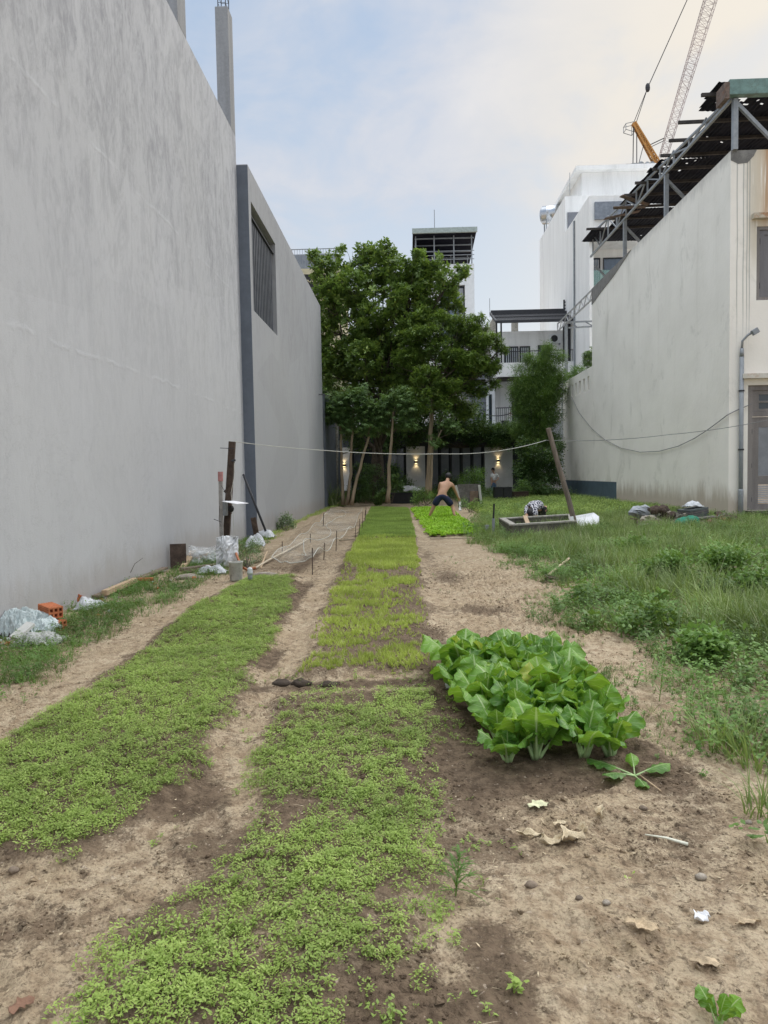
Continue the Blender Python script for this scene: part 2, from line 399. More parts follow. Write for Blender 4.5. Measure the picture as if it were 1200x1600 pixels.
# rust runs down the gable, beside the window
fr = t.math('MULTIPLY', t.ss(y, 20.455, 20.47, 1, 0), t.ss(x, 9.0, 9.02))
def run(xc_, wd, z1, z2, col, k, soft=.5):
    global c
    dx = t.math('ABSOLUTE', t.math('SUBTRACT', t.math('ADD', x, t.math('MULTIPLY', t.noise(t.scl(p, (1, 1, .3)), 3, 4), .10)), xc_+.05))
    mk = t.math('MULTIPLY', t.math('MULTIPLY', t.ss(dx, 0, wd, 1, 0), fr), t.math('MULTIPLY', t.ss(z, z1, z1+1.2), t.ss(z, z2, z2+.3, 1, 0)))
    mk = t.math('MULTIPLY', mk, t.ss(t.noise(t.scl(p, (2.2, 1, .1)), 9, 3), .2, .5))
    c = t.mix(t.math('MULTIPLY', mk, k), c, col)
run(9.84, .34, 6.8, 10.4, (.56, .42, .25), .6); run(9.97, .14, 7.6, 10.3, (.45, .26, .12), .8); run(9.62, .30, 6.5, 10.2, (.56, .50, .38), .6)
# narrow rain tracks
for xx in (9.18, 9.35, 9.45, 9.52):
    dx = t.math('ABSOLUTE', t.math('SUBTRACT', t.math('ADD', x, t.math('MULTIPLY', t.noise(t.scl(p, (1, 1, .4)), .8, 2), .10)), xx+.05))
    c = t.mix(t.math('MULTIPLY', t.math('MULTIPLY', t.ss(dx, .008, .022, 1, 0), fr), t.ss(z, 4.5, 6.5, 0, .6)), c, (.25, .26, .25))
# a few rust drips along the long side
dr = t.ss(t.noise(t.n('ShaderNodeCombineXYZ', {0: 0.0, 1: t.math('MULTIPLY', y, 1.3), 2: t.math('MULTIPLY', z, .03)}).outputs[0], 1.0, 4, .6), .66, .72)
c = t.mix(t.math('MULTIPLY', dr, t.ss(z, 7.5, 10.3, 0, .5)), c, (.42, .30, .16))
# splashed earth at the foot
ft = t.ss(t.math('SUBTRACT', z, t.math('MULTIPLY', t.noise(t.scl(p, (1, 1, .2)), 2.0, 5, .7), 1.6)), -.35, .35, 1, 0)
c = t.mix(t.math('MULTIPLY', ft, .75), c, (.40, .33, .25))
out(t, pbsdf(t, c, .75, t.bump(t.math('ADD', fin, t.math('MULTIPLY', t.noise(p, 1.3, 3), 2)), .12, .05), **{'Specular IOR Level': .3}))

M_WHITE = simple('white_paint', (.88, .88, .87), .6, .06, 2, .05, dirt=((.52, .52, .50), .35), streak=True)
M_WHITE2 = simple('bluish_white_paint', (.80, .82, .84), .6, .06, 2, .05)
M_GREYB = simple('grey_cladding', (.20, .21, .235), .7, .12, 2, .1)
M_DARK = simple('dark_steel', (.035, .036, .042), .55, .2, 8, .1)
M_STEEL = simple('galvanised_grey', (.30, .32, .34), .5, .15, 8, .1, metal=.3)
M_RUST = simple('rusty_steel', (.16, .12, .10), .8, .4, 9, .3, dirt=((.25, .10, .04), .6))
M_ROOFD = simple('dark_roof_sheet', (.016, .017, .026), .85, .3, 3, .15, spec=.1)
M_CREAM = simple('cream_paint', (.62, .56, .38), .7, .1, 2, .1)
M_GLASS = simple('dark_window_glass', (.035, .045, .055), .08, .1, 1, 0, spec=.8)
M_GLASSB = simple('bluish_window_glass', (.10, .14, .20), .1, .2, 1, 0, spec=.9)
M_CURT = simple('pale_curtain', (.40, .42, .45), .9, .1, 5, .1)
M_GREEN = simple('green_gutter_sheet', (.16, .26, .24), .55, .25, 5, .15, dirt=((.10, .09, .07), .5))
M_DOOR = simple('grey_brown_wood', (.22, .20, .19), .6, .2, 5, .15, streak=True, dirt=((.14, .11, .09), .5))
M_DOORP = simple('grey_steel_sheet', (.24, .25, .27), .5, .12, 5, .08)
M_PIPE = simple('grey_pvc', (.27, .29, .31), .5, .1, 6, .05)
M_WOOD = simple('weathered_wood', (.20, .155, .115), .85, .3, 9, .4, dirt=((.08, .06, .045), .6))
M_WOODD = simple('dark_rotting_wood', (.075, .052, .04), .9, .4, 10, .5, dirt=((.16, .11, .08), .5))
M_WOODP = simple('pale_timber', (.46, .34, .22), .8, .2, 12, .3)
M_PLAST = simple('white_plastic', (.56, .58, .60), .4, .08, 9, .3)
M_BRICK = simple('orange_clay_brick', (.50, .17, .075), .85, .2, 14, .3, dirt=((.32, .13, .07), .4))
M_BRICKD = simple('brick_hole_shade', (.05, .03, .025), .95, .2, 14, .3)  # near-black colour standing for the shade inside the brick holes
M_CONC = simple('mossy_concrete', (.10, .092, .075), .9, .35, 5, .5, dirt=((.05, .05, .035), .8))
M_CONCL = simple('pale_concrete_rim', (.34, .32, .28), .9, .3, 9, .5, dirt=((.14, .13, .10), .5))
M_STONE = simple('rubble_stone', (.33, .29, .24), .9, .3, 14, .5)
M_BLUEP = simple('slate_blue_paint', (.085, .125, .16), .65, .15, 2, .1, dirt=((.05, .07, .09), .5))
M_BLACK = simple('black_plastic', (.02, .02, .022), .6, .2, 8, .1)
M_WIRE = simple('thin_cable', (.20, .20, .20), .6, .1, 8, .05)
M_CORD = simple('pale_cord', (.52, .52, .47), .7, .1, 8, .05)
M_ORANGE = simple('orange_hose', (.42, .16, .07), .5, .15, 8, .05)
M_PINK = simple('faded_pink_hose', (.62, .34, .26), .5, .15, 8, .05)
M_BARK = simple('grey_bark', (.17, .135, .10), .9, .35, 9, .5, streak=True)
M_BARKL = simple('pale_bark', (.30, .235, .16), .85, .25, 9, .4, streak=True)
M_LIMB = simple('dark_limb_bark', (.10, .08, .06), .9, .3, 9, .4)
M_NETG = simple('green_nylon_net', (.01, .22, .14), .6, .3, 40, .6)
M_CRANEO = simple('orange_crane_paint', (.50, .25, .07), .5, .15, 1, .05)
M_CRANEW = simple('red_white_crane_lattice', (.40, .33, .33), .6, .25, .15, .05)
M_TANK = simple('stainless_tank', (.55, .57, .60), .25, .1, 3, .05, metal=.9)
M_DRY = simple('dry_leaf', (.60, .50, .34), .85, .25, 30, .5, dirt=((.38, .27, .15), .6))
M_PAPER = simple('white_paper', (.82, .82, .84), .8, .05, 30, .3)
M_SKIN = simple('skin', (.50, .29, .19), .55, .08, 10, .05)
M_SKINL = simple('light_skin', (.55, .36, .26), .55, .08, 10, .05)
M_HAIR = simple('black_hair', (.012, .011, .012), .5, .3, 40, .4)
M_NAVY = simple('navy_cotton', (.016, .022, .055), .85, .25, 12, .3)
M_JEAN = simple('blue_denim', (.15, .24, .38), .85, .2, 12, .3)
M_SHIRT = simple('white_cotton', (.86, .85, .83), .85, .06, 12, .3)
m, t = newmat('black_white_print'); v = t.n('ShaderNodeTexVoronoi', {'Vector': t.pos(), 'Scale': 26.0, 'Randomness': 1.0}).outputs['Distance']
c = t.mix(t.ss(v, .42, .5), (.72, .71, .74), (.025, .025, .05)); out(t, pbsdf(t, c, .85)); M_PRINT = m
# leaves
L_SEED = leafmat('seedling_leaves', (.235, .345, .075), (.39, .51, .13), (.52, .62, .20), .35)
L_ONION = leafmat('narrow_sprout_leaves', (.34, .44, .07), (.54, .61, .15), (.72, .72, .40), .35)
L_FAR = leafmat('fine_sprouts', (.21, .32, .06), (.32, .44, .11), None, .3)
L_LETT = leafmat('lettuce_leaves', (.24, .48, .03), (.42, .66, .06), (.5, .72, .12), .4)
L_GRASS = leafmat('weed_grass', (.12, .19, .055), (.25, .33, .11), (.50, .50, .30), .3, pm=.4)
L_WEED = leafmat('weed_leaves', (.07, .15, .035), (.15, .27, .06), (.26, .38, .12), .3, pm=.4)
L_TREE = leafmat('broad_tree_leaves', (.075, .14, .035), (.18, .27, .055), (.36, .44, .09), .3, .4, .45)
L_CASS = leafmat('palmate_leaves', (.065, .13, .04), (.13, .22, .065), (.24, .34, .12), .25, .5, .4)
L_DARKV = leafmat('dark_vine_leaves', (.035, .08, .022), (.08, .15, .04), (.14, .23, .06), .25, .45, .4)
L_BAMB = leafmat('bamboo_leaves', (.07, .14, .04), (.16, .27, .06), (.32, .46, .09), .3)
L_VARI = leafmat('variegated_leaves', (.08, .17, .05), (.30, .38, .22), (.62, .66, .55), .25)
L_RED = leafmat('magenta_flowers', (.30, .02, .05), (.50, .04, .10), None, .3)
# big mustard leaf: veins from leaf coordinates
def mustard(name, ca, cb, vein):
    m, t = newmat(name); lc = t.sep(t.attr('lc').outputs['Vector']); u, v = lc[0], lc[1]
    oi = t.n('ShaderNodeObjectInfo').outputs['Random']; vr = t.attr('var').outputs['Fac']
    f = t.math('ADD', t.math('MULTIPLY', vr, .75), t.math('MULTIPLY', oi, .25))
    c = t.mix(f, ca, cb)
    c = t.mix(t.ss(vr, .93, .99), c, (.42, .46, .08))
    c = t.mix(t.math('MULTIPLY', t.ss(t.noise(t.pos(), 22, 4), .4, .7), .3), c, tuple(q*1.45 for q in cb))
    au = t.math('ABSOLUTE', u)
    ph = t.math('SINE', t.math('MULTIPLY', t.math('SUBTRACT', v, t.math('MULTIPLY', au, .22)), 46.0))
    lat = t.math('MULTIPLY', t.ss(ph, .90, .995), t.ss(au, .75, .95, 1, 0))
    mid = t.ss(au, .035, .09, 1, 0)
    vv = t.math('MAXIMUM', t.math('MULTIPLY', mid, .85), t.math('MULTIPLY', lat, .38))
    c = t.mix(vv, c, vein)
    a = pbsdf(t, c, .42, t.bump(t.math('ADD', t.math('MULTIPLY', vv, -1.0), t.math('MULTIPLY', t.noise(t.pos(), 70, 2), .8)), .5, .006), **{'Specular IOR Level': .4})
    b = t.n('ShaderNodeBsdfTranslucent', {'Color': t.mix(.4, c, (.40, .62, .03))}).outputs[0]
    mx = t.n('ShaderNodeMixShader', {0: .34}); t.t.links.new(a, mx.inputs[1]); t.t.links.new(b, mx.inputs[2])
    out(t, mx.outputs[0]); return m
M_MUST = mustard('mustard_leaf', (.06, .165, .035), (.19, .38, .04), (.46, .60, .28))
M_STALK = simple('pale_stalk', (.38, .52, .24), .45, .12, 20, .1)
# translucent film / net
def film(name, col, alpha, rough=.3, weave=0):
    m, t = newmat(name)
    a = pbsdf(t, col, rough); b = t.n('ShaderNodeBsdfTransparent').outputs[0]
    fac = alpha
    if weave:
        n = t.noise(t.pos(), weave, 5, .6); fac = t.ss(n, .35, .75, alpha*.35, alpha*1.8)
    mx = t.n('ShaderNodeMixShader', {0: fac}); t.t.links.new(b, mx.inputs[1]); t.t.links.new(a, mx.inputs[2])
    out(t, mx.outputs[0]); return m
M_NET = film('pale_garden_net', (.55, .54, .48), .16, .8, 1.6)
M_FILM = film('clear_plastic_film', (.70, .72, .72), .5, .25, 6)
def glow(name, col, st):
    m, t = newmat(name); out(t, t.n('ShaderNodeEmission', {'Color': tuple(col)+(1,), 'Strength': st}).outputs[0]); return m
M_LAMP = glow('warm_lamp', (1, .75, .35), 4); M_LAMPW = glow('white_lamp', (.9, .97, 1), 14)
# ================================================================ ground
def grid_axis(): 
    xs = [-1500, -300, -80, -30, -14, -9, -6.5, -5.2, -4.6]+list(np.arange(-4.2, -3.3, .02))+list(np.arange(-3.3, 3.7, .0125))
    d = .016; x = xs[-1]
    while x < 16: d *= 1.03; x += d; xs.append(x)
    return np.array(xs+[22, 40, 90, 300, 1500.])
def grid_y():
    ys = [-60, -12, -4, -1, .3, 1.0, 1.35]; y = 1.6
    while y < 62: ys.append(y); y *= 1.0052
    return np.array(ys+[70, 90, 140, 300, 800, 2500.])
gx, gy = grid_axis(), grid_y(); X, Y = np.meshgrid(gx, gy); nx, ny = len(gx), len(gy)
xr, yr = X.ravel(), Y.ravel(); Z = H(xr, yr)
damp = .34*fbm(xr*.9, yr*.9, 4, 3)+.06
for Pn, k in ((BED_A, .42), (BED_B, .40), (BED_C, .38), (BED_D, .4), (BED_F, .4), (BED_N, .20), (PATCH, .45)):
    damp += k*sst(sdf(Pn, xr, yr)+(fbm(xr*2.5, yr*2.5, 3, 7)-.5)*.3, -.14, .10)
def spot(px, py, rx, ry, k, rot=0):
    global damp
    x0, y0 = G0(px, py); dx, dy = xr-x0, yr-y0; c, s = math.cos(rot), math.sin(rot)
    q = np.sqrt(((dx*c+dy*s)/rx)**2+((-dx*s+dy*c)/ry)**2)+(fbm(xr*5, yr*5, 3, 12)-.5)*.9
    damp += k*np.exp(-q*q*1.1)
for a in ((300, 1252, .17, .20, .9), (330, 1330, .3, .2, .4), (460, 940, .10, 1.4, .75), (425, 1030, .12, .5, .6), (500, 1075, .5, .12, .75), (600, 1072, .5, .1, .5),
          (720, 1110, .22, .7, .6), (740, 1210, .25, .35, .55), (880, 1222, .45, .12, .7), (990, 1180, .2, .3, .45), (775, 1505, .12, .2, .4), (740, 1330, .3, .5, .35),
          (700, 900, .25, 1.2, .35), (760, 955, .5, .4, .4), (560, 1590, .5, .1, .5), (60, 1450, .3, .2, .35), (1080, 1330, .25, .3, .2), (690, 1010, .12, 1.0, .35),
          (480, 880, .12, 1.5, .4), (1060, 1220, .2, .5, .25), (670, 870, .15, 1.5, .3)): spot(*a)
damp -= .16*sst(xr, .8, 1.8)*sst(yr, 1.4, 2.2)*(1-sst(fbm(xr, yr, 3, 90), .35, .7))
damp = np.clip(damp, 0, 1)
ii = np.arange((ny-1)*(nx-1)); r_, c_ = ii//(nx-1), ii % (nx-1); b0 = r_*nx+c_
ground = npobj('ground', np.stack([xr, yr, Z], 1), np.stack([b0, b0+1, b0+nx+1, b0+nx], 1), SOIL, smooth=True, attrs={'damp': damp})
tag(ground, kind='structure')

# ================================================================ left: tall rendered building
XW, Y1 = -4.0, 17.75
lb = empty('building', (XW, 8, 0), 'tall grey building with streaky raw cement side wall at the near left', 'building')
m = MB().box(XW-8, XW, -14, Y1, -.6, 9.72); m.build('wall', M_WALL1, lb)
def rcolumn(y0, y1, zt, wd=.30):
    c = MB().box(XW-wd, XW+.004, y0, y1, 9.72, zt).build('column', M_COLC, lb, bevel=.008)
    rb = MB()
    for sx in (.06, wd-.06):
        for yy in (y0+.06, y1-.06): rb.tube([(XW-sx, yy, zt), (XW-sx+.01, yy+.01, zt+.75)], .011, 6)
    for k in (.12, .3, .48):
        for a, b in (((.06, y0+.06), (wd-.06, y0+.06)), ((wd-.06, y0+.06), (wd-.06, y1-.06)), ((.06, y1-.06), (wd-.06, y1-.06)), ((.06, y0+.06), (.06, y1-.06))):
            rb.tube([(XW-a[0], a[1], zt+k), (XW-b[0], b[1], zt+k)], .006, 5)
    o = rb.build('rebar', M_DARK, lb); o.parent = c
rcolumn(17.3, 17.74, at(345, 14, 17.4).z); rcolumn(13.35, 13.85, 11.3, .34)
# second building
X2, Y2 = -3.73, 32.6
b2 = empty('building', (X2, 25, 0), 'lower smooth grey building with a sunken metal screen in its side wall', 'building')
wy0, wy1, wz0, wz1 = 18.05, 21.35, 5.62, 8.28
ZT = 9.05
m = MB()
m.box(X2-7, X2, Y1+.003, wy0, -.6, ZT).box(X2-7, X2, wy1, Y2, -.6, ZT).box(X2-7, X2, wy0, wy1, -.6, wz0).box(X2-7, X2, wy0, wy1, wz1, ZT).box(X2-7, X2-.32, wy0, wy1, wz0, wz1)
m.build('wall', M_WALL2, b2)
MB().box(X2-.30, X2+.003, Y1, Y1+.0025, -.6, ZT-.02).build('painted_end_strip', M_STRIP, b2)
sc_m = MB(); n = 15                                             # corrugated metal screen
for i in range(n):
    ya = wy0+.02+(wy1-wy0-.04)*i/n; yb = ya+(wy1-wy0-.04)/n*.55
    sc_m.box(X2-.16, X2-.09, ya, yb, wz0+.02, wz1-.30)
sc_m.box(X2-.18, X2-.162, wy0+.02, wy1-.02, wz0+.02, wz1-.32)
sc_m.build('window_screen', simple('slatted_screen_steel', (.075, .083, .10), .55, .25, 3, .1), b2)
fr = MB().box(X2-.1, X2-.04, wy0+.01, wy1-.01, wz1-.30, wz1-.27).box(X2-.2, X2-.12, wy0+.003, wy0+.04, wz0+.01, wz1-.31).box(X2-.2, X2-.12, wy1-.04, wy1-.003, wz0+.01, wz1-.31)
fr.build('window_frame', M_DARK, b2)
# blue-grey return wall beyond it
bz = empty('garden_wall', (X2-.2, 34, 0), 'dark slate boundary wall past the end of the smooth grey building', 'wall')
MB().box(X2-1.2, X2+.05, 32.9, 40.5, -.3, 5.2).build('wall', simple('slate_wall', (.11, .125, .15), .75, .15, 2, .1), bz)
lam = MB().tube([(X2-.02, 31.2, 4.95), (X2+.02, 31.2, 4.98), (X2+.10, 31.2, 4.98), (X2+.42, 31.2, 4.90)], .02, 6)
lam.build('lamp_bracket', M_DARK, b2)

# cream building behind the tree, far left
fl = empty('building', (-9.5, 60, 0), 'cream rooftop of a far building with a railing left of the big tree', 'building')
MB().box(-16, -5.2, 60, 68, 0, at(470, 420, 60).z).build('wall', M_CREAM, fl)
zt = at(470, 420, 60).z; z2 = at(470, 392, 60).z
MB().box(-16, -5.4, 60.6, 67, zt, z2-.1).build('parapet', simple('blue_grey_parapet', (.28, .31, .36), .7, .1, 2, .05), fl)
rl = MB(); 
for k in range(50): rl.bar((-16+k*.215, 60.1, zt), (-16+k*.215, 60.1, z2+.15), .03)
rl.bar((-16, 60.1, z2+.15), (-5.3, 60.1, z2+.15), .06).bar((-16, 60.1, z2-.35), (-5.3, 60.1, z2-.35), .04); rl.build('railing', M_STEEL, fl)
aw = MB(); ztop = at(480, 428, 57).z
ap = []
for k in range(17):
    a = at(430+k*6, 424, 57); ap.append((a.x, a.z+.1))
pts = ap+[(q[0], q[1]-(2.0 if i % 2 else 1.55)) for i, q in reversed(list(enumerate(ap)))]
aw.prism(pts, 1, 58.2, 58.3); aw.build('awning', M_BLACK, fl)
sc2 = MB()
for k in range(16):
    a = at(436+k*6, 434, 57); sc2.tube([(a.x-.12, 58.1, a.z-.05), (a.x, 58.1, a.z+.12), (a.x+.12, 58.1, a.z-.05)], .035, 5)
sc2.build('awning_fringe', M_CREAM, fl)

# narrow tower house behind the tree
tw = empty('building', (3.4, 62, 0), 'narrow white tower house with dark rooftop shelter above the tree', 'building')
tx0, tx1 = 1.0, 6.0; tz = 19.1
wx0, wx1, wzb, wzt = 3.1, 5.2, 12.5, 17.35
m = MB().box(tx0, wx0, 62, 72, 0, tz).box(wx1, tx1, 62, 72, 0, tz).box(wx0, wx1, 62, 72, 0, wzb).box(wx0, wx1, 62, 72, wzt, tz).box(wx0, wx1, 62.6, 72, wzb, wzt)
m.build('wall', M_WHITE2, tw)
pan = MB().box(wx0+.02, wx1-.02, 62.4, 62.45, wzb, wzt-.02).build('window', M_GLASSB, tw)
f_ = MB()
for xx in (wx0+.05, (wx0+wx1)/2-.3, wx1-.07): f_.box(xx-.05, xx+.05, 62.3, 62.39, wzb, wzt-.03)
f_.box(wx0, wx1, 62.25, 62.299, wzt-.12, wzt-.031); o = f_.build('window_frame', M_DARK, tw); o.parent = pan
o = MB().box(wx1-.5, wx1-.12, 62.32, 62.36, wzb+1, wzt-.2).build('curtain', M_CURT, tw); o.parent = pan
rf = MB().prism([(61.2, 21.75), (61.2, 21.5), (70, 20.6), (70, 20.9)], 0, tx0-.15, tx1+.15)
rf.build('roof', M_ROOFD, tw); MB().box(tx0-.2, tx1+.2, 61.0, 61.19, 21.42, 21.82).build('gutter', simple('pale_green_gutter', (.38, .44, .42), .5), tw)
m = MB()
for xx in (tx0+.1, 2.65, 4.3, tx1-.2):
    m.bar((xx, 61.9, tz), (xx, 61.9, 21.5), .1).bar((xx, 66, tz), (xx, 66, 21.2), .1)
for k in range(5): m.bar((tx0, 62+k*1.4, 21.25-k*.14), (tx1, 62+k*1.4, 21.25-k*.14), .09)
for k in range(3): m.bar((tx0, 61.85, tz+.35+k*.35), (tx1, 61.85, tz+.35+k*.35), .05)
m.build('shelter_frame', M_STEEL, tw)
MB().box(tx0+.3, tx1-.5, 66.5, 66.6, tz, 20.8).build('shelter_screen', M_DARK, tw); MB().box(tx0+.05, tx0+.12, 62.2, 69, tz, 21.2).build('shelter_screen', M_DARK, tw)
m = MB().tube([(2.75, 63, 21.6), (2.75, 63, 24.0)], .03, 5); m.build('antenna', M_STEEL, tw)
for xx in (4.8, 5.15): MB().tube([(xx, 63, 21.6), (xx, 63, 22.5)], .03, 5).build('pipe', M_STEEL, tw)

# ================================================================ ground-floor house across the end of the plot
FY = 43.0
hs = empty('house', (0.8, FY, .2), 'dark low house front with white panels and lit wall lamps under the trees', 'house')
ft = 3.15
m = MB().box(-4.9, 7.4, FY+.35, FY+6, 0, ft+1.2); m.build('wall', simple('charcoal_wall', (.05, .055, .065), .8, .15, 2, .1), hs)
M_PANEL = simple('grey_white_panel', (.68, .69, .70), .7, .08, 2, .05)
for i, (xa, xb, za, zb) in enumerate(((-4.05, -3.32, .55, 3.12), (0.0, 1.12, .4, 3.1), (4.66, 6.3, .19, 3.0))):
    MB().box(xa, xb, FY-.06, FY+.349, za, zb).build('wall_panel', M_PANEL, hs)
m = MB()
for k in range(5):
    xa = 1.45+k*.64; m.box(xa, xa+.44, FY+.10, FY+.16, .3, 3.0)
m.build('glass_panels', M_GREYB, hs)
m = MB()
for k in range(6): m.box(1.36+k*.64, 1.44+k*.64, FY+.05, FY+.3, .2, 3.05)
m.box(-3.2, 7.2, FY-.05, FY+.34, 3.13, 3.35); m.build('frame', M_DARK, hs)
m = MB().box(-1.15, -.15, FY+.2, FY+.26, .3, 3.0); m.build('door', M_GLASS, hs)
m = MB()
for k in range(7): m.box(-.55+k*.06, -.52+k*.06, FY+.14, FY+.19, .5, 2.9)
M_DC = simple('dim_curtain', (.16, .18, .22), .9); m.build('curtain', M_DC, hs); m = MB()
for k in range(6): m.box(-3.1+k*.07, -3.06+k*.07, FY+.14, FY+.19, .5, 2.9)
m.build('curtain', M_DC, hs)
def sconce(x, z, lab):
    s = empty('wall_lamp', (x, FY-.1, z), lab, 'wall lamp', 'up-down lamps on the white panels')
    MB().box(x-.085, x+.085, FY-.17, FY-.062, z-.07, z+.07).build('housing', M_BLACK, s)
    MB().box(x-.06, x+.06, FY-.155, FY-.08, z+.071, z+.085).build('bulb', M_LAMP, s); MB().box(x-.06, x+.06, FY-.155, FY-.08, z-.085, z-.071).build('bulb', M_LAMP, s)
    for dz, rx in ((.13, 180), (-.13, 0)):
        l = bpy.data.lights.new('lamp_light', 'SPOT'); l.energy = 2.2; l.color = (1, .72, .36); l.spot_size = R(110); l.spot_blend = .8; l.shadow_soft_size = .03
        lo = bpy.data.objects.new('lamp_light', l); COL.objects.link(lo); lo.parent = s; lo.location = (0, -.06, dz); lo.rotation_euler = (R(rx+(14 if rx == 0 else -14)), 0, 0)
sconce(at(538, 727, FY).x, at(538, 727, FY).z, 'small lit wall lamp on the narrow white panel behind the thin trunks')
sconce(at(650, 722, FY).x, at(650, 722, FY).z, 'small lit wall lamp on the middle white panel left of the shirtless man')
sconce(at(778, 720, FY).x, at(778, 720, FY).z, 'small lit wall lamp above the woman in the white shirt')
p = at(590, 695, 40); hb = empty('hanging_lamp', p, 'bright white bulb hanging among the dark foliage', 'lamp')
MB().blob(p, .085, 3, .05, 10, 6).build('bulb', M_LAMPW, hb, smooth=True); MB().tube([p+Vector((0, 0, .08)), p+Vector((0, 0, .35))], [.03, .01], 6).build('cable', M_DARK, hb)
# terrace and its step
MB().box(-4.5, 7.5, 41.3, FY-.07, -.2, .195).build('terrace_paving', simple('terrace', (.30, .28, .26), .85, .1, 3, .1)); tag(bpy.data.objects['terrace_paving'], kind='structure')

# ================================================================ house with balconies
BY = 48.0
bh = empty('house', (8.6, BY, 0), 'white balconied house with a black pergola roof behind the bamboo', 'house')
za, zb, zc = 4.75, 8.6, 11.1
m = MB().box(6.0, 11.8, BY+2.2, BY+9, 0, zc)                                  # back volume
m.box(6.0, 11.8, BY+.0, BY+2.199, 7.9, 8.0)                                   # slab
m.build('wall', M_WHITE, bh)
MB().box(5.95, 11.8, BY-.25, BY-.05, 7.72, 8.62).box(5.95, 6.12, BY-.049, BY+2.1, 7.72, 8.62).build('balcony_parapet', M_WHITE, bh)
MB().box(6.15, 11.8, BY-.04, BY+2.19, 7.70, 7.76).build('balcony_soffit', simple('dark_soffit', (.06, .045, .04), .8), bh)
MB().box(4.3, 5.45, BY+1.2, BY+8, 0, 9.0).build('side_block', M_GREYB, bh)
g = MB()
for k in range(17): g.box(4.28, 5.47, BY+1.17, BY+1.199, 1.0+k*.47, 1.03+k*.47)
g.build('cladding_joints', M_DARK, bh)
MB().box(5.46, 6.0, BY+.8, BY+2.1, 3.4, 7.69).build('projecting_bay', M_WHITE2, bh)
MB().box(5.60, 5.80, BY+.76, BY+.799, 4.6, 6.7).build('window', M_GLASS, bh)
def win(name, x0, x1, y, z0, z1, nb=2, gl=None, par=bh, cur=False):
    o = MB().box(x0, x1, y-.03, y-.002, z0, z1).build(name, gl or M_GLASS, par)
    f = MB().box(x0-.06, x1+.06, y-.07, y-.031, z1, z1+.07).box(x0-.06, x0, y-.07, y-.031, z0, z1).box(x1, x1+.06, y-.07, y-.031, z0, z1)
    for k in range(1, nb): f.box(x0+(x1-x0)*k/nb-.035, x0+(x1-x0)*k/nb+.035, y-.07, y-.031, z0, z1)
    c = f.build('window_frame', M_DARK, par); c.parent = o
    if cur:
        q = MB()
        for k in range(int((x1-x0)/.14)): q.box(x0+.05+k*.14, x0+.13+k*.14, y-.045, y-.032, z0+.02, z1-.03)
        c = q.build('curtain', M_CURT, par); c.parent = o
    return o
win('window', 6.9, 7.75, BY+2.19, 8.05, 10.0, 2, cur=True); win('window', 7.95, 8.55, BY+2.19, 8.05, 10.0, 1, cur=True); win('window', 9.2, 9.9, BY+2.19, 8.05, 10.05, 1)
MB().box(10.5, 11.6, BY+.5, BY+.6, 8.02, 11.2).build('dark_screen', M_DARK, bh)
win('window', 7.4, 8.3, BY+2.19, 4.9, 7.2, 2)
m = MB().box(5.9, 9.5, BY-.2, BY+2.1, 4.35, 4.62); m.build('lower_balcony', M_WHITE, bh)
m = MB()
for k in range(28): m.bar((6.0+k*.13, BY-.15, 4.62), (6.0+k*.13, BY-.15, 5.7), .025)
m.bar((5.95, BY-.15, 5.7), (9.5, BY-.15, 5.7), .05); m.build('railing', M_DARK, bh)
m = MB()
for k in range(40): m.bar((6.1+k*.135, BY-.15, 8.62), (6.1+k*.135, BY-.15, 9.35), .02)
m.bar((6.05, BY-.15, 9.35), (11.6, BY-.15, 9.38), .05); m.build('balcony_railing', M_DARK, bh)
# pergola roof: slats with light showing between them
m = MB().prism([(BY-.7, 11.28), (BY-.7, 11.12), (BY+2.5, 12.35), (BY+2.5, 12.5)], 0, 5.9, 6.0).prism([(BY-.7, 11.28), (BY-.7, 11.12), (BY+2.5, 12.35), (BY+2.5, 12.5)], 0, 11.4, 11.5)
for t_, th in ((0.0, .14), (.36, .16), (.72, .3), (1.0, .3)):
    yy = BY-.7+3.2*t_; zz = 11.2+1.25*t_; m.box(6.0, 11.4, yy, yy+.16, zz-.08, zz+th*.6)
for k in range(54):
    xx = 6.04+k*.1; m.bar((xx, BY-.6, 11.26), (xx, BY+2.4, 12.42), .05, .04)
m.build('pergola_roof', M_DARK, bh)
for xx in (6.05, 6.35, 11.2, 11.4): MB().bar((xx, BY-.1, 8.6), (xx, BY-.1, 11.4), .1).build('pergola_post', M_DARK, bh)
m = MB().box(6.3, 8.1, BY+4, BY+4.3, 12.42, 12.6).box(6.3, 6.55, BY+4, BY+6, 11.1, 12.42).box(7.9, 8.1, BY+4, BY+6, 11.1, 12.42).box(5.4, 6.1, BY+3, BY+5, 9, 11.6)
m.build('roof_frame', M_CONCL, bh)
MB().tube([(6.1, BY+4, 12.5), (6.1, BY+4, 13.8)], .02, 5).build('antenna', M_STEEL, bh)
m = MB().tube([(10.9, BY+2, 12), (10.9, BY+2, 13.1)], .06, 6)
for k in range(3): m.tube([(10.9, BY+2, 12.5+k*.22), (11.2, BY+2, 12.55+k*.22)], .05, 5)
m.build('antenna', M_DARK, bh)

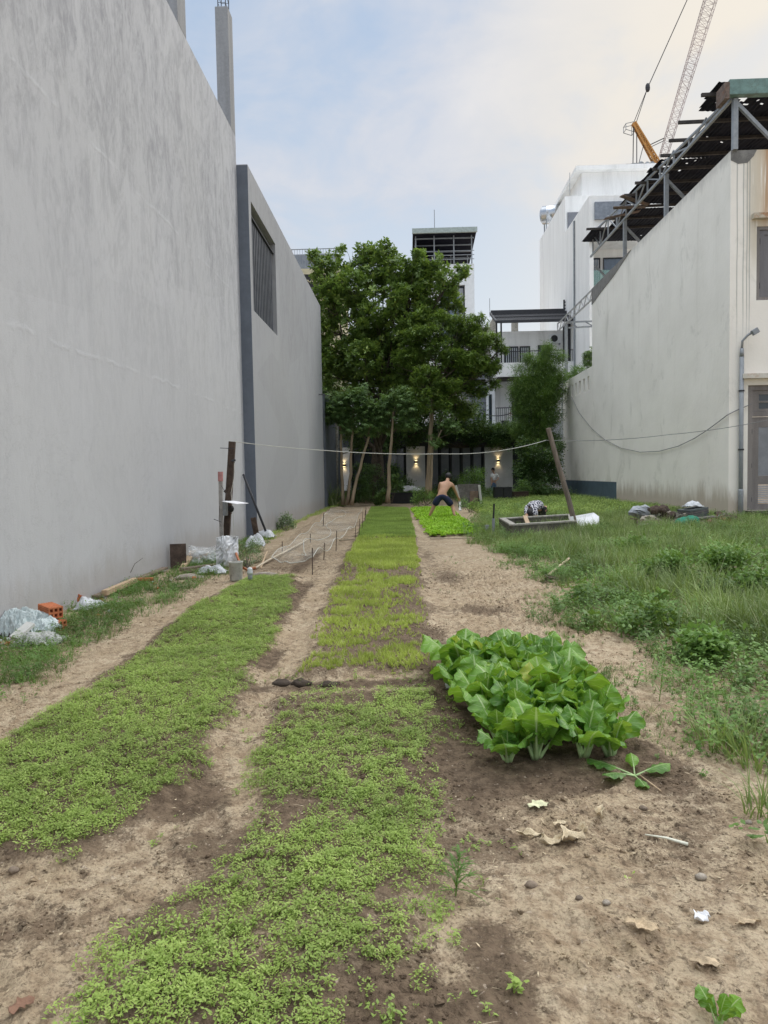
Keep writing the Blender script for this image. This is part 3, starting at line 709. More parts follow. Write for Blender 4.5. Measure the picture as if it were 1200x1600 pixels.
# ================================================================ white stepped building on the right, behind
XB = 11.0
wb = empty('building', (XB, 50, 0), 'tall white stepped building with a blank side wall behind the pergola house', 'building')
MB().box(XB, 22, 50.0, 59.3, 0, 20.0).build('rear_block', M_WHITE, wb)
m = MB().box(XB, 22, 46, 49.99, 0, 17.6).box(XB, XB+.25, 43.6, 45.99, 0, 17.6).box(XB+.25, 22, 43.6, 45.99, 0, 12.2).box(XB+.25, 22, 43.6, 45.99, 15.2, 17.6)
m.build('wall', M_WHITE, wb)
MB().box(11.3, 13.4, 43.45, 43.595, 16.2, 17.2).build('blue_band', simple('blue_grey_band', (.23, .26, .31), .6), wb)
MB().box(XB-.12, 12.5, 43.3, 43.59, 14.95, 15.19).build('canopy', M_ROOFD, wb)
win('window', 11.35, 12.2, 45.98, 12.25, 14.6, 2, M_GLASSB, wb, True); win('window', 12.5, 14.0, 45.98, 12.25, 14.6, 1, M_GLASSB, wb)
MB().box(11.1, 13.6, 43.62, 43.65, 12.21, 13.3).build('glass_railing', film('green_glass', (.25, .40, .36), .5, .1), wb)
MB().box(11.15, 11.9, 49.93, 49.985, 17.8, 18.9).build('window', M_GREYB, wb)
m = MB().box(12.6, 18, 52, 58, 20.0, 22.3); m.build('roof_room', M_WHITE, wb); MB().box(12.1, 18.4, 51.5, 58.4, 22.31, 22.6).build('roof_slab', M_WHITE, wb)
m = MB(); z_ = 19.0
MB().tube([(XB+.3, 49.9, 20), (XB+.3, 49.9, 21.5)], .02, 5).build('antenna', M_STEEL, wb)
c0 = at(862, 335, 58)
wt = empty('water_tank', (c0.x, 58, c0.z-1.2), 'horizontal stainless water tank on a frame at the white building edge', 'water tank')
m = MB(); rr = .68
pr = [(0.02, -.95), (.4, -.88), (rr, -.7), (rr, -.35), (rr+.03, -.33), (rr, -.31), (rr, .31), (rr+.03, .33), (rr, .35), (rr, .7), (.4, .88), (.02, .95)]
m.lathe((0, 0, 0), pr, 18); m.v = [tuple(Matrix.Rotation(R(90), 3, 'Y') @ Matrix.Rotation(R(18), 3, 'X') @ Vector(v) + c0) for v in m.v]
m.build('tank', M_TANK, wt, smooth=True)
m = MB()
for sx in (-.5, .5):
    for sy in (-.4, .4): m.bar((c0.x+sx, 58+sy, c0.z-3.0), (c0.x+sx, 58+sy, c0.z-.5), .07)
    m.bar((c0.x+sx, 57.6, c0.z-3.0), (c0.x+sx, 58.4, c0.z-.6), .05)
m.build('stand', M_STEEL, wt)

# ================================================================ tower crane / crawler crane far behind
CY = 150.0
cr = empty('crane', at(1035, 262, CY), 'red and white lattice boom crane with orange mast above the roofs', 'crane')
def lattice(a, b, wa, wb_, n, r):
    a, b = Vector(a), Vector(b); d = (b-a).normalized(); s = Vector((0, 1, 0)).cross(d).normalized(); t_ = d.cross(s); m = MB()
    def cn(k, q): 
        f = k/n; w_ = (wa+(wb_-wa)*f)/2; p = a+(b-a)*f
        return p + s*w_*(-1 if q in (0, 3) else 1) + t_*w_*(-1 if q in (0, 1) else 1)
    for q in range(4): m.bar(cn(0, q), cn(n, q), r*1.5)
    for k in range(n):
        for q in range(4):
            q2 = (q+1) % 4
            m.bar(cn(k, q), cn(k+1, q2) if k % 2 else cn(k+1, q2), r*.7); m.bar(cn(k, q), cn(k, q2), r*.6)
            if k % 2: m.bar(cn(k, q2), cn(k+1, q), r*.5)
    return m
A_, B_ = at(1036, 246, CY), at(1122, -40, CY)
lattice(A_, B_, 1.4, 2.3, 30, .06).build('boom', M_CRANEW, cr)
M1, M2 = at(990, 192, CY), at(1030, 262, CY)
lattice(M2, M1, 1.0, .6, 8, .16).bar(M2, M1, .55).build('mast', M_CRANEO, cr)
m = MB(); bk = at(1012, 137, CY); top = at(1078, -10, CY)
m.tube([M1, bk], .07, 5).tube([M1+Vector((.5, 0, 0)), bk], .07, 5).tube([bk, top], .09, 5); m.tube([at(990, 195, CY), at(989, 262, CY)], .10, 5).tube([at(995, 195, CY), at(995, 262, CY)], .10, 5)
m.tube([at(1016, 226, CY), at(1037, 216, CY)], .10, 5).tube([at(1018, 229, CY), at(1037, 220, CY)], .07, 5).tube([at(1006, 225, CY), at(998, 256, CY)], .07, 5)
m.blob(bk, (.5, .4, .9), 1, .1, 8, 6)
m.build('rigging', M_DARK, cr)
m = MB()
for q in ((978, 193), (990, 193), (990, 207), (978, 204)): pass
c = [at(978, 193, CY), at(991, 190, CY), at(991, 206, CY), at(978, 202, CY)]
for i in range(4): m.bar(c[i], c[(i+1) % 4], .1); m.bar(c[i], c[i]+Vector((0, 1.6, 0)), .1); m.bar(c[i]+Vector((0, 1.6, 0)), c[(i+1) % 4]+Vector((0, 1.6, 0)), .1)
m.build('platform_cage', M_STEEL, cr)
a, b = at(976, 276, CY), at(1050, 262, CY)
MB().box(a.x, b.x, CY-1, CY+2, a.z-1, b.z-.6).build('deck', M_RUST, cr)
b_ = at(975, 260, CY); MB().box(b_.x, b_.x+1.0, CY-1.2, CY+1.5, b_.z-2.3, b_.z).build('counterweight', M_RUST, cr)
b_ = at(984, 259, CY); MB().box(b_.x, b_.x+1.6, CY-1.3, CY+1.4, b_.z-2.0, b_.z).build('engine_box', M_STEEL, cr)
m = MB()
for px in (1001, 1011, 1018): b_ = at(px, 256, CY); m.blob((b_.x, CY, b_.z-.4), (.7, .9, .8), px, .25, 9, 6)
m.build('winch', M_STEEL, cr)

# air conditioners and pipes on the far facades
def aircon(x, y, z, lab):
    e = empty('air_conditioner', (x, y, z), lab, 'air conditioner'); MB().box(x-.42, x+.42, y-.32, y-.02, z, z+.58).build('case', M_WHITE2, e, bevel=.02)
    m = MB(); m.v = []; m.tube([(x-.1, y-.325, z+.29), (x-.1, y-.345, z+.29)], .23, 16); m.build('fan_grille', M_DARK, e); MB().box(x-.3, x-.25, y-.3, y, z-.12, z-.001).build('bracket', M_STEEL, e); MB().box(x+.25, x+.3, y-.3, y, z-.12, z-.001).build('bracket', M_STEEL, e)
aircon(8.9, BY+2.15, 5.0, 'air conditioner on the lower storey of the pergola house'); aircon(10.3, BY+2.15, 10.2, 'air conditioner under the black pergola roof'); aircon(5.55, 61.95, 13.4, 'air conditioner on the narrow tower house right of its window')
MB().tube([(XB-.06, 47.2, 0), (XB-.06, 47.2, 17.4)], .06, 6).build('drain_pipe', M_STEEL, wb)
# ================================================================ right: stained white building
XR, YR = 9.0, 20.45
rb = empty('building', (XR, 28, 0), 'stained white building with a ragged rusty roof at the right', 'building')
ZR, ZL = 10.15, 6.5
def hs_(*a): return a
dz0, dz1, dx0 = .30, 3.78, 9.52       # door hole
wz0_, wz1_, wx0_ = 6.1, 8.1, 9.72     # window hole
dxe, wxe = dx0+1.5, wx0_+1.3
m = MB()
def rw(x0, x1, z0, z1): m.box(x0, x1, YR, YR+.25, z0, z1)
rw(XR, dx0, -.4, ZR); rw(dx0, dxe, -.4, dz0); rw(dx0, wx0_, dz1, ZR); rw(wx0_, wxe, dz1, wz0_); rw(wx0_, wxe, wz1_, ZR)
rw(wxe, 18, dz1, ZR); rw(dxe, 18, -.4, dz1)
m.box(XR, XR+.25, YR+.25, 35.2, -.4, ZR).box(XR+.25, 18, 34.95, 35.2, -.4, ZR).box(XR, XR+.25, 35.2, 41.6, -.4, 4.4)
m.build('wall', M_RW, rb)
# terrace parapet with slots
m = MB(); ys = 35.2; slots = []
y_ = 35.75
zt_, zm, zl = ZL, 6.1, 5.45
edges = [ys]
for k in range(9):
    slots.append((y_, y_+.34)); y_ += .86
cur = ys
for a, b in slots: m.box(XR-.004, XR+.3, cur, a, zl, zm); cur = b
m.box(XR-.004, XR+.3, cur, 43.4, zl, zm); m.box(XR-.004, XR+.3, ys, 43.4, zm, zt_); m.box(XR-.004, XR+.3, ys, 43.4, 4.4, zl)
m.box(XR+.2, 18, 43.2, 43.4, 4.4, zt_).box(XR+.2, 18, 35.2, 43.2, 4.4, 4.6)
m.build('terrace_parapet', M_RW, rb)
MB().box(XR+.301, XR+.36, ys, 43.19, zl-.1, zm+.1).build('added_slot_backing', M_STEEL, rb)  # sheet added behind the slots to shut out sky and make them read dark
MB().box(XR+.3, 18, 41.0, 41.4, -.3, 4.4).build('rear_wall', M_BLUEP, rb)
MB().box(XR-.006, XR-.0015, 31.2, 41.598, .0, .98).build('painted_skirting', M_BLUEP, rb)
m = MB(); m.tube([(XR-.05, 41.7, -.1), (XR-.05, 41.7, 6.9)], .05, 6); m.build('drain_pipe', M_WHITE2, rb)
# concrete capping near the far end
m = MB().prism([(29.2, ZR+.002), (35.21, ZR+.002), (35.21, ZR-.75), (33.5, ZR-.55), (31.6, ZR-.38), (30.4, ZR-.2)], 0, XR-.02, XR-.001); m.build('bare_render_patch', simple('grey_render', (.22, .21, .20), .9, .2, 3, .2), rb)
m = MB().prism([(XR, ZR+.001), (XR+.7, ZR+.001), (XR+.62, ZR-.16), (XR+.45, ZR-.34), (XR+.2, ZR-.36), (XR, ZR-.26)], 1, YR-.006, YR-.0005); m.build('bare_render_patch', simple('grey_render_b', (.20, .195, .185), .9, .25, 5, .2), rb)
# door
d = MB().box(dx0, dx0+.14, YR+.06, YR+.2, dz0, dz1).box(dx0+.14, dxe, YR+.06, YR+.2, dz1-.14, dz1).box(dx0+.14, dxe, YR+.06, YR+.2, 2.92, 3.04).build('door_frame', M_DOOR, rb)
q = MB().box(dx0+.15, dx0+.34, YR+.09, YR+.14, dz0, 2.9).box(dx0+.34, dxe, YR+.09, YR+.14, 2.62, 2.9).box(dx0+.34, dxe, YR+.09, YR+.14, 1.02, 1.26).box(dx0+.34, dxe, YR+.09, YR+.14, dz0, .48).build('door', M_DOOR, rb)
MB().box(dx0+.342, dxe, YR+.10, YR+.13, 1.262, 2.618).build('door_panel', M_DOORP, rb).parent = q
lv = MB()
for k in range(9): lv.obox((dx0+.34+.5, YR+.115, .515+k*.056), (1.0, .045, .012), Matrix.Rotation(R(35), 3, 'X'))
lv.build('louvre', M_PIPE, rb).parent = q
for zz in (.6, 1.55, 2.5): MB().tube([(dx0+.145, YR+.08, zz-.06), (dx0+.145, YR+.08, zz+.06)], .014, 6).build('hinge', M_DARK, rb).parent = q
tr = MB().box(dx0+.15, dx0+.34, YR+.09, YR+.14, 3.045, 3.63).box(dx0+.34, dxe, YR+.09, YR+.14, 3.54, 3.63).box(dx0+.34, dxe, YR+.09, YR+.14, 3.045, 3.13).box(dx0+.34, dxe, YR+.09, YR+.14, 3.31, 3.35).build('transom_window', M_DOOR, rb)
MB().box(dx0+.342, dxe, YR+.15, YR+.16, 3.131, 3.309).box(dx0+.342, dxe, YR+.15, YR+.16, 3.351, 3.539).build('window_pane', M_GLASS, rb).parent = tr
MB().box(dx0-.22, 13, YR-.18, YR-.001, 3.95, 4.08).build('door_canopy', simple('rust_stained_ledge', (.62, .59, .52), .8, .1, 4, .2, dirt=((.42, .20, .08), .9)), rb)
st = MB().box(dx0-.05, 12.5, YR-.35, YR-.001, .12, .29).build('door_step', M_CONC, rb)
MB().box(10.0, 10.12, YR-.9, YR-.78, -.1, .33).build('step_prop', M_PIPE, rb)
MB().box(9.75, 12.4, YR-1.0, YR-.351, .2, .26).build('bench_slab', M_CONC, rb)
# window
f = MB().box(wx0_, wx0_+.09, YR+.02, YR+.15, wz0_, wz1_).box(wx0_+.09, wxe, YR+.02, YR+.15, wz1_-.09, wz1_).box(wx0_+.09, wxe, YR+.02, YR+.15, wz0_, wz0_+.09).build('window', M_DOOR, rb)
s_ = MB().box(wx0_+.10, wx0_+.22, YR+.05, YR+.1, wz0_+.1, wz1_-.1).box(wx0_+.22, wxe, YR+.05, YR+.1, wz1_-.22, wz1_-.1).box(wx0_+.22, wxe, YR+.05, YR+.1, wz0_+.1, wz0_+.22).box(wx0_+.22, wxe, YR+.07, YR+.09, wz0_+.22, wz1_-.22)
s_.build('shutter', simple('grey_shutter_wood', (.17, .165, .175), .6, .15, 5, .15, streak=True), rb).parent = f
for zz in (6.5, 7.7): MB().tube([(wx0_+.095, YR+.03, zz-.08), (wx0_+.095, YR+.03, zz+.08)], .014, 6).build('hinge', M_DARK, rb).parent = f
MB().box(wx0_-.15, wxe+.1, YR-.16, YR-.001, wz1_+.18, wz1_+.32).build('window_canopy', simple('rust_stained_ledge_b', (.5, .45, .36), .8, .15, 4, .2, dirt=((.36, .16, .06), .9)), rb)
# drainpipe and lamp bracket
m = MB().tube([(9.30, YR-.09, -.1), (9.30, YR-.09, 4.55)], .058, 12); m.build('downpipe', M_PIPE, rb, smooth=True)
for zz in (2.0, 3.62): MB().lathe((9.30, YR-.09, zz), [(.075, -.02), (.075, .02)], 12).build('pipe_clip', M_DARK, rb)
MB().lathe((9.30, YR-.09, -.1), [(.070, 0), (.070, .95), (.06, 1.0)], 12).build('pipe_socket', M_STEEL, rb, smooth=True)
sl = empty('wall_floodlight', (9.3, YR-.09, 4.55), 'small grey floodlight on a bent arm above the downpipe', 'floodlight')
MB().tube([(9.30, YR-.09, 4.552), (9.30, YR-.09, 4.78)], [.06, .05], 10).tube([(9.30, YR-.09, 4.781), (9.31, YR-.10, 4.98), (9.42, YR-.16, 5.12), (9.50, YR-.22, 5.18)], .035, 8).build('arm', M_STEEL, sl, smooth=True)
MB().obox((9.57, YR-.27, 5.2), (.18, .12, .15), Matrix.Rotation(R(-30), 3, 'Y')).build('lamp_head', M_PIPE, sl, bevel=.015)

# ---- ruined roof: trusses, purlins, torn corrugated sheets
XT = XR+.05
m = MB()
def zlow(y): return 11.55+(y-20.5)*.015
def zup(y): return 11.62+(y-20.5)*.078
m.bar((XT, 20.4, zlow(20.4)), (XT, 35.6, zlow(35.6)), .075).bar((XT, 20.6, zup(20.6)), (XT, 35.2, zup(35.2)), .065)
k = 0; y_ = 22.2
while y_ < 35.3:
    m.bar((XT, y_, zlow(y_)), (XT, y_, zup(y_)), .05)
    if y_+1.3 < 35.5: m.bar((XT, y_ if k % 2 else y_+1.3, zlow(y_)), (XT, y_+1.3 if k % 2 else y_, zup(y_+1.3)), .045)
    y_ += 1.3; k += 1
m.build('roof_truss', M_STEEL, rb)
m = MB()
m.bar((XT, 35.3, 9.7), (XT, 43.3, 9.72), .06).bar((XT, 35.3, 10.15), (XT, 43.3, 10.15), .06)
for k in range(14):
    ya = 35.3+k*.57; m.bar((XT, ya, 9.7 if k % 2 else 10.15), (XT, ya+.57, 10.15 if k % 2 else 9.7), .035)
m.bar((XT, 43.3, 9.7), (XT, 43.3, 10.15), .05)
m.build('terrace_truss', simple('pale_steel', (.36, .36, .37), .5, .15, 8), rb)
m = MB()
for a, b in (((XT, 40.4, 9.66), (14, 40.4, 9.72)), ((XT, 40.4, 9.35), (14, 40.4, 9.5))): m.bar(a, b, .08)
for k in range(6): m.bar((XT+k*.9, 40.4, 9.66), (XT+.45+k*.9, 40.4, 9.4), .05)
m.build('cross_truss', M_STEEL, rb)
for ya, zt0 in ((20.42, 11.5), (25.6, 11.6), (30.3, 11.7)):
    MB().bar((XT+.04, ya, ZR), (XT+.04, ya, zt0), .13).build('roof_post', M_STEEL, rb)
m = MB(); m.bar((XT+.04, 41.2, 6.5), (XT+.04, 41.2, 9.7), .15)
m.build('roof_post', M_STEEL, rb)
for ya in (20.42, 25.6, 30.3): MB().bar((XT+.05, ya, 11.42), (XT+1.25, ya, ZR+.02), .09).build('roof_brace', M_STEEL, rb)
MB().bar((XT+.05, 35.0, 11.2), (XT+1.0, 35.0, ZR), .08).build('roof_brace', M_STEEL, rb)
M_PURL = simple('dark_rusty_purlin', (.05, .043, .04), .8, .4, 4, .3); g = np.random.default_rng(5)
for ya in (20.9, 22.6, 23.9, 25.1, 26.3, 27.6, 28.9, 30.3, 31.8, 33.2):
    zz = 11.86+(ya-20.5)*.035; MB().bar((XT-g.uniform(.15, .8), ya, zz), (15.5, ya, zz+.1), .07, .09).build('purlin', M_PURL, rb)
# corrugated sheets with torn holes: real gaps in a fine grid
def sheet(name, y0, y1, x0f, x1, z0, zs, xs, seed, hole=.70, jt=.86):
    ny_, nx_ = int((y1-y0)/.07), int((x1-x0f)/.07)
    yy, xx = np.meshgrid(np.linspace(y0, y1, ny_+1), np.linspace(x0f, x1, nx_+1), indexing='ij')
    zz = z0+(yy-y0)*zs+(xx-x0f)*xs+.012*np.sin(xx*2*np.pi/.16)+(fbm(xx*.6, yy*.6, 2, seed)-.5)*.15
    V = np.stack([xx, yy, zz], -1).reshape(-1, 3)
    i = np.arange(ny_*nx_); r, c = i//nx_, i % nx_; b = r*(nx_+1)+c
    cx_, cy_ = xx[:-1, :-1].ravel(), yy[:-1, :-1].ravel()
    q = vn(cx_*4.5, cy_*4.5, seed+3)*(.78+.42*fbm(cx_*.35, cy_*.35, 2, seed+9))
    joint = (np.abs(((cy_-y0) % 2.4)-.05) < .07) & (fbm(cx_*1.5, cy_*.3, 2, seed+13) > jt)
    edge = (cx_-x0f) < .2*fbm(cy_*.9, cy_*0, 3, seed+20)
    k = ~((q > hole) | joint | edge)
    Fq = np.stack([b, b+1, b+nx_+2, b+nx_+1], 1)[k]
    npobj(name, V, Fq, M_ROOFD, rb, loc=rb.location).parent = rb
sheet('roof_sheet', 20.45, 22.2, XT-.45, 15.5, 11.98, .03, .004, 3, .93)
sheet('roof_sheet', 22.18, 25.7, XT+.12, 15.5, 12.02, .035, .004, 13, 1.0)
sheet('roof_sheet', 25.8, 30.6, XT-.25, 15.5, 12.20, .035, .004, 33, 0.98)
sheet('roof_sheet', 30.72, 33.6, XT+.05, 15.5, 12.32, .035, .004, 63, 1.1)
sheet('roof_sheet', 33.62, 35.6, XT-.6, 15.5, 12.42, .035, .004, 73, 1.1)
MB().box(8.85, 15.5, 20.2, 20.42, 11.52, 11.92).build('gutter', M_GREEN, rb, bevel=.01)
MB().box(8.72, 8.849, 20.2, 20.75, 11.42, 11.85).build('gutter_end', M_RUST, rb)
m = MB(); 
for k in range(3):
    ya = 29.0+k*.8; m.obox((XT-.1+.2*g.random(), ya, 11.95+g.random()*.15), (.9+g.random()*.7, .25, .03), Matrix.Rotation(g.uniform(-.25, .25), 3, 'Y') @ Matrix.Rotation(g.uniform(-.3, .3), 3, 'Z'))
m.build('torn_sheet_scrap', M_RUST, rb)
# ================================================================ small plants
def leaf_tri(L, W, base, az, el_, fold=.15, k=0):
    """pointed two-triangle leaf starting at base"""
    d = np.array([math.cos(az)*math.cos(el_), math.sin(az)*math.cos(el_), math.sin(el_)])
    s = np.array([-math.sin(az), math.cos(az), 0.0]); u = np.cross(d, s)
    b = np.array(base); t = b+d*L - np.array([0, 0, L*.15])
    l = b+d*L*.5+s*W/2 - u*W*fold; r = b+d*L*.5-s*W/2 - u*W*fold
    return [b, r, t, l], [(0, 1, 2), (0, 2, 3)]
def blade(L, W, base, az, lean, curl, n=3):
    b = np.array(base, float); vs = []; s = np.array([-math.sin(az), math.cos(az), 0]); a = lean; p = b.copy()
    for i in range(n+1):
        w_ = W*(1-(i/n)**1.5)/2
        if i < n: vs += [p-s*w_, p+s*w_]
        else: vs += [p]
        p = p+np.array([math.cos(az)*math.sin(a), math.sin(az)*math.sin(a), math.cos(a)])*L/n; a += curl/n
    fs = []
    for i in range(n-1): q = 2*i; fs += [(q, q+1, q+3), (q, q+3, q+2)]
    q = 2*(n-1); fs += [(q, q+1, q+2)]
    return vs, fs
def tmpl(parts, g):
    V, Fc, A = [], [], []
    for vs, fs in parts:
        b = len(V); V += [list(map(float, v)) for v in vs]; Fc += [tuple(i+b for i in f) for f in fs]; A += [g.random()]*len(vs)
    return np.array(V), np.array(Fc), np.array(A)
def T_seedling(seed, n=11, r=.022, h=.035, L=.014):
    g = np.random.default_rng(seed); P = []
    for i in range(n):
        a = g.random()*6.28; q = r*math.sqrt(g.random()); z = h*(.25+.75*g.random())*(1-.4*q/r)
        P.append(leaf_tri(L*g.uniform(.7, 1.3), L*g.uniform(.38, .6), (q*math.cos(a), q*math.sin(a), z), g.random()*6.28, g.uniform(-.2, .7)))
    for i in range(2): P.append(blade(h*1.0, .0022, (0, 0, 0), g.random()*6.28, .3, .2, 2))
    return tmpl(P, g)
def T_grass(seed, n=14, L=.22, W=.006, spread=.05, curl=1.2):
    g = np.random.default_rng(seed); P = []
    for i in range(n):
        a = g.random()*6.28; q = spread*math.sqrt(g.random())
        P.append(blade(L*g.uniform(.5, 1.15), W*g.uniform(.7, 1.2), (q*math.cos(a), q*math.sin(a), -.01), a+g.normal()*.7, g.uniform(.1, .7), g.uniform(.3, curl), 4))
    return tmpl(P, g)
def T_weed(seed, n=26, r=.07, h=.14, L=.028, W=.5):
    g = np.random.default_rng(seed); P = []
    ns = 4
    for s in range(ns):
        a = g.random()*6.28; ln = g.uniform(.2, .75)
        P.append(blade(h, .003, (0, 0, 0), a, ln, .3, 3))
        for i in range(n//ns):
            t = g.uniform(.25, 1); x = h*t*math.sin(ln)*math.cos(a); y = h*t*math.sin(ln)*math.sin(a); z = h*t*math.cos(ln)
            P.append(leaf_tri(L*g.uniform(.6, 1.2), L*W*g.uniform(.8, 1.2), (x, y, z), g.random()*6.28, g.uniform(-.4, .6)))
    return tmpl(P, g)
def T_sprout(seed, n=5, L=.075, W=.007):
    g = np.random.default_rng(seed); P = []
    for i in range(n):
        a = g.random()*6.28
        P.append(blade(L*g.uniform(.6, 1.15), W*g.uniform(.7, 1.2), (g.normal()*.006, g.normal()*.006, -.005), a, g.uniform(.05, .55), g.uniform(.1, 1.0), 2))
    return tmpl(P, g)
def T_lettuce(seed, n=7, L=.09):
    g = np.random.default_rng(seed); P = []
    for i in range(n): P.append(leaf_tri(L*g.uniform(.7, 1.2), L*.75, (0, 0, .01), i*6.28/n+g.normal()*.3, g.uniform(.1, 1.1), .25))
    return tmpl(P, g)
def pts_in(poly, dens, seed, wob=.06, sc_=3.0, pad=.0, maxn=90000, crop=True):
    g = np.random.default_rng(seed); P = np.array(poly); x0, y0 = P.min(0)-.1; x1, y1 = P.max(0)+.1
    y0 = max(y0, 1.35)
    n = int((x1-x0)*(y1-y0)*dens); x = g.uniform(x0, x1, n); y = g.uniform(y0, y1, n)
    s = sdf(poly, x, y)+(fbm(x*sc_, y*sc_, 3, seed)-.5)*wob*2+pad
    keep = s > 0
    if crop: keep &= np.abs(x+.03*y) < .62*y+1.2
    return x[keep], y[keep], s[keep], g
def bed(name, tms, poly, dens, seed, mat, scale, label, thin=None, wob=.06, tilt=.25, pad=0.0, grow=None, dz=0, cat='crop'):
    x, y, s, g = pts_in(poly, dens, seed, wob, pad=pad)
    k = g.random(len(x)) < (thin(x, y, s) if thin else 1.0)
    x, y, s = x[k], y[k], s[k]
    sc_ = g.uniform(scale[0], scale[1], len(x))*(grow(x, y, s) if grow else 1.0)
    P = np.stack([x, y, H(x, y)+dz], 1)
    V, Fc, A = scatter(tms, P, g.random(len(x))*6.283, sc_, np.abs(g.normal(0, tilt, len(x))), seed)
    o = npobj(name, V, Fc, mat, attrs={'var': A}); tag(o, label, cat, kind='stuff'); print(name, len(x), len(Fc)); return o
SEED_T = [T_seedling(k, 15, .024, .034, .0130) for k in range(8)]; SEED_S = [T_seedling(40+k, 6, .012, .02, .012) for k in range(6)]
def thinA(x, y, s):
    n = fbm(x*2.6, y*2.6, 3, 101); n2 = fbm(x*9, y*9, 2, 102)
    xm = x-(-2.05+.02*y)
    e = sst(s, -.02, .16)
    return np.clip(e*(.55+.9*sst(n, .28, .48))*(.5+.9*sst(n2, .28, .5)), 0, 1)
bed('seedling_bed', SEED_T, BED_A, 2100, 1, L_SEED, (.75, 1.25), 'broad bed of bright green seedlings beside the left wall', thinA, .10)
def thinB(x, y, s):
    n = fbm(x*2.3, y*2.3, 3, 111); n2 = fbm(x*8, y*8, 2, 112)
    low = 1-sst(y, 2.3, 3.3)
    e = sst(s, -.10, .30)
    thr = .28+.17*low
    return np.clip(e*(.12+1.0*sst(n, thr, thr+.14))*(.45+.8*sst(n2, .3, .55)), 0, 1)
bed('seedling_bed', SEED_T, BED_B, 2200, 2, L_SEED, (.7, 1.2), 'narrow near bed of green seedlings thinning towards the bare soil in the foreground', thinB, .13, grow=lambda x, y, s: 1.0+0*x, pad=.06)
# loose seedlings between the beds and on the soil
LOOSE = gpoly([(700, 1060), (800, 1230), (830, 1620), (560, 1660), (100, 1660), (120, 1500), (420, 1200), (300, 1200), (250, 1330), (420, 1060)])
bed('scattered_seedlings', SEED_S+[T_weed(7, 14, .03, .05, .014)], LOOSE, 620, 3, L_FAR, (.6, 1.5), 'sparse volunteer seedlings on the dug soil between the beds', lambda x, y, s: .02+.75*sst(fbm(x*3.2, y*3.2, 3, 120), .50, .66), .2)
SP = [T_sprout(k) for k in range(8)]
def thinC(x, y, s):
    n = fbm(x*2.2, y*2.2, 3, 131); n2 = fbm(x*7, y*5, 2, 132)
    y1 = G0(600, 905)[1]; gap = np.exp(-((y-y1)/1.1)**2)*.75*sst(fbm(x*1.5, y*1.2, 2, 133), .3, .5)
    return np.clip(sst(s, -.04, .14)*(.10+.95*sst(n, .32, .52))*(.2+1.0*sst(n2, .34, .56))+.5*sst(y, 10.5, 12.5)-gap, .03, 1)
bed('sprout_bed', [T_sprout(60+k, 6, .075, .0075) for k in range(8)], BED_C, 1700, 4, L_ONION, (.6, 1.15), 'middle bed of yellow-green narrow sprouts with bare patches', thinC, .07, tilt=.45, grow=lambda x, y, s: .8+.25*sst(y, 7, 11))
bed('fine_crop_bed', SP, BED_D, 1900, 5, L_FAR, (.7, 1.0), 'far even bed of short green crop ending below the trees', lambda x, y, s: .9+0*x, .05, tilt=.5)
bed('lettuce_bed', [T_lettuce(k) for k in range(6)], BED_F, 110, 6, L_LETT, (.85, 1.35), 'bed of bright lime lettuce at the shirtless man’s feet'.replace('’', "'"), lambda x, y, s: .95+0*x, .05, tilt=.3, dz=.02)

# ---------------------------------------------------------------- weeds right
GR = [T_grass(k) for k in range(6)]; GRs = [T_grass(20+k, 12, .12, .005, .05, 1.0) for k in range(5)]
WD = [T_weed(k) for k in range(6)]; WDs = [T_weed(30+k, 18, .05, .045, .018, .6) for k in range(5)]
def thW(x, y, s):
    n = fbm(x*1.4, y*1.4, 4, 201)
    return np.clip(sst(s, .4, 1.8)*.45+1.0*sst(n, .46, .56)*sst(s, -.3, .35), 0, 1)*sst(s, -.35, .15)
WP = [(2.2, 1.8), (16, 1.8), (16, 46), (2.2, 46)]
def weeds(name, tms, poly, dens_near, seed, mat, scale, label, thin, y0=0, y1=60, tilt=.3, grow=None, pad=.3, wob=.25):
    x, y, s, g = pts_in(poly, dens_near, seed, wob, 1.2, pad)
    k = (y >= y0) & (y < y1) & (x < 8.85+50*(y < 20.0)); x, y, s = x[k], y[k], s[k]
    k = g.random(len(x)) < thin(x, y, s-pad); x, y, s = x[k], y[k], s[k]-pad
    sc_ = g.uniform(scale[0], scale[1], len(x))*(grow(x, y, s) if grow else 1.0)
    V, Fc, A = scatter(tms, np.stack([x, y, H(x, y)], 1), g.random(len(x))*6.283, sc_, np.abs(g.normal(0, tilt, len(x))), seed)
    o = npobj(name, V, Fc, mat, attrs={'var': A}); tag(o, label, 'grass' if 'grass' in name else 'weeds', kind='stuff'); print(name, len(x), len(Fc)); return o
gw = lambda x, y, s: .30+.25*sst(s, 0, 1.2)+1.25*sst(fbm(x*1.2, y*1.2, 4, 210), .50, .62)*sst(s, .0, .9)
weeds('weed_grass', GR+GRs, WEED, 260, 11, L_GRASS, (.6, 1.4), 'rough long grass filling the near right of the plot', thW, 0, 13, grow=gw)
weeds('weed_grass', GR, WEED, 75, 12, L_GRASS, (.9, 1.5), 'rough grass running back to the white wall on the right', lambda x, y, s: .95*sst(s, -.2, .3), 13, 42, grow=lambda x, y, s: .7+.5*fbm(x*.5, y*.5, 3, 213))
weeds('weeds', WD+WDs, WEED, 230, 13, L_WEED, (.8, 1.7), 'low leafy weeds mixed into the near right grass', lambda x, y, s: np.clip(.15*sst(s, .3, 1)+1.1*sst(fbm(x*1.3+9, y*1.3, 4, 219), .45, .57), 0, 1)*sst(s, -.45, .1), 0, 14, pad=.45)
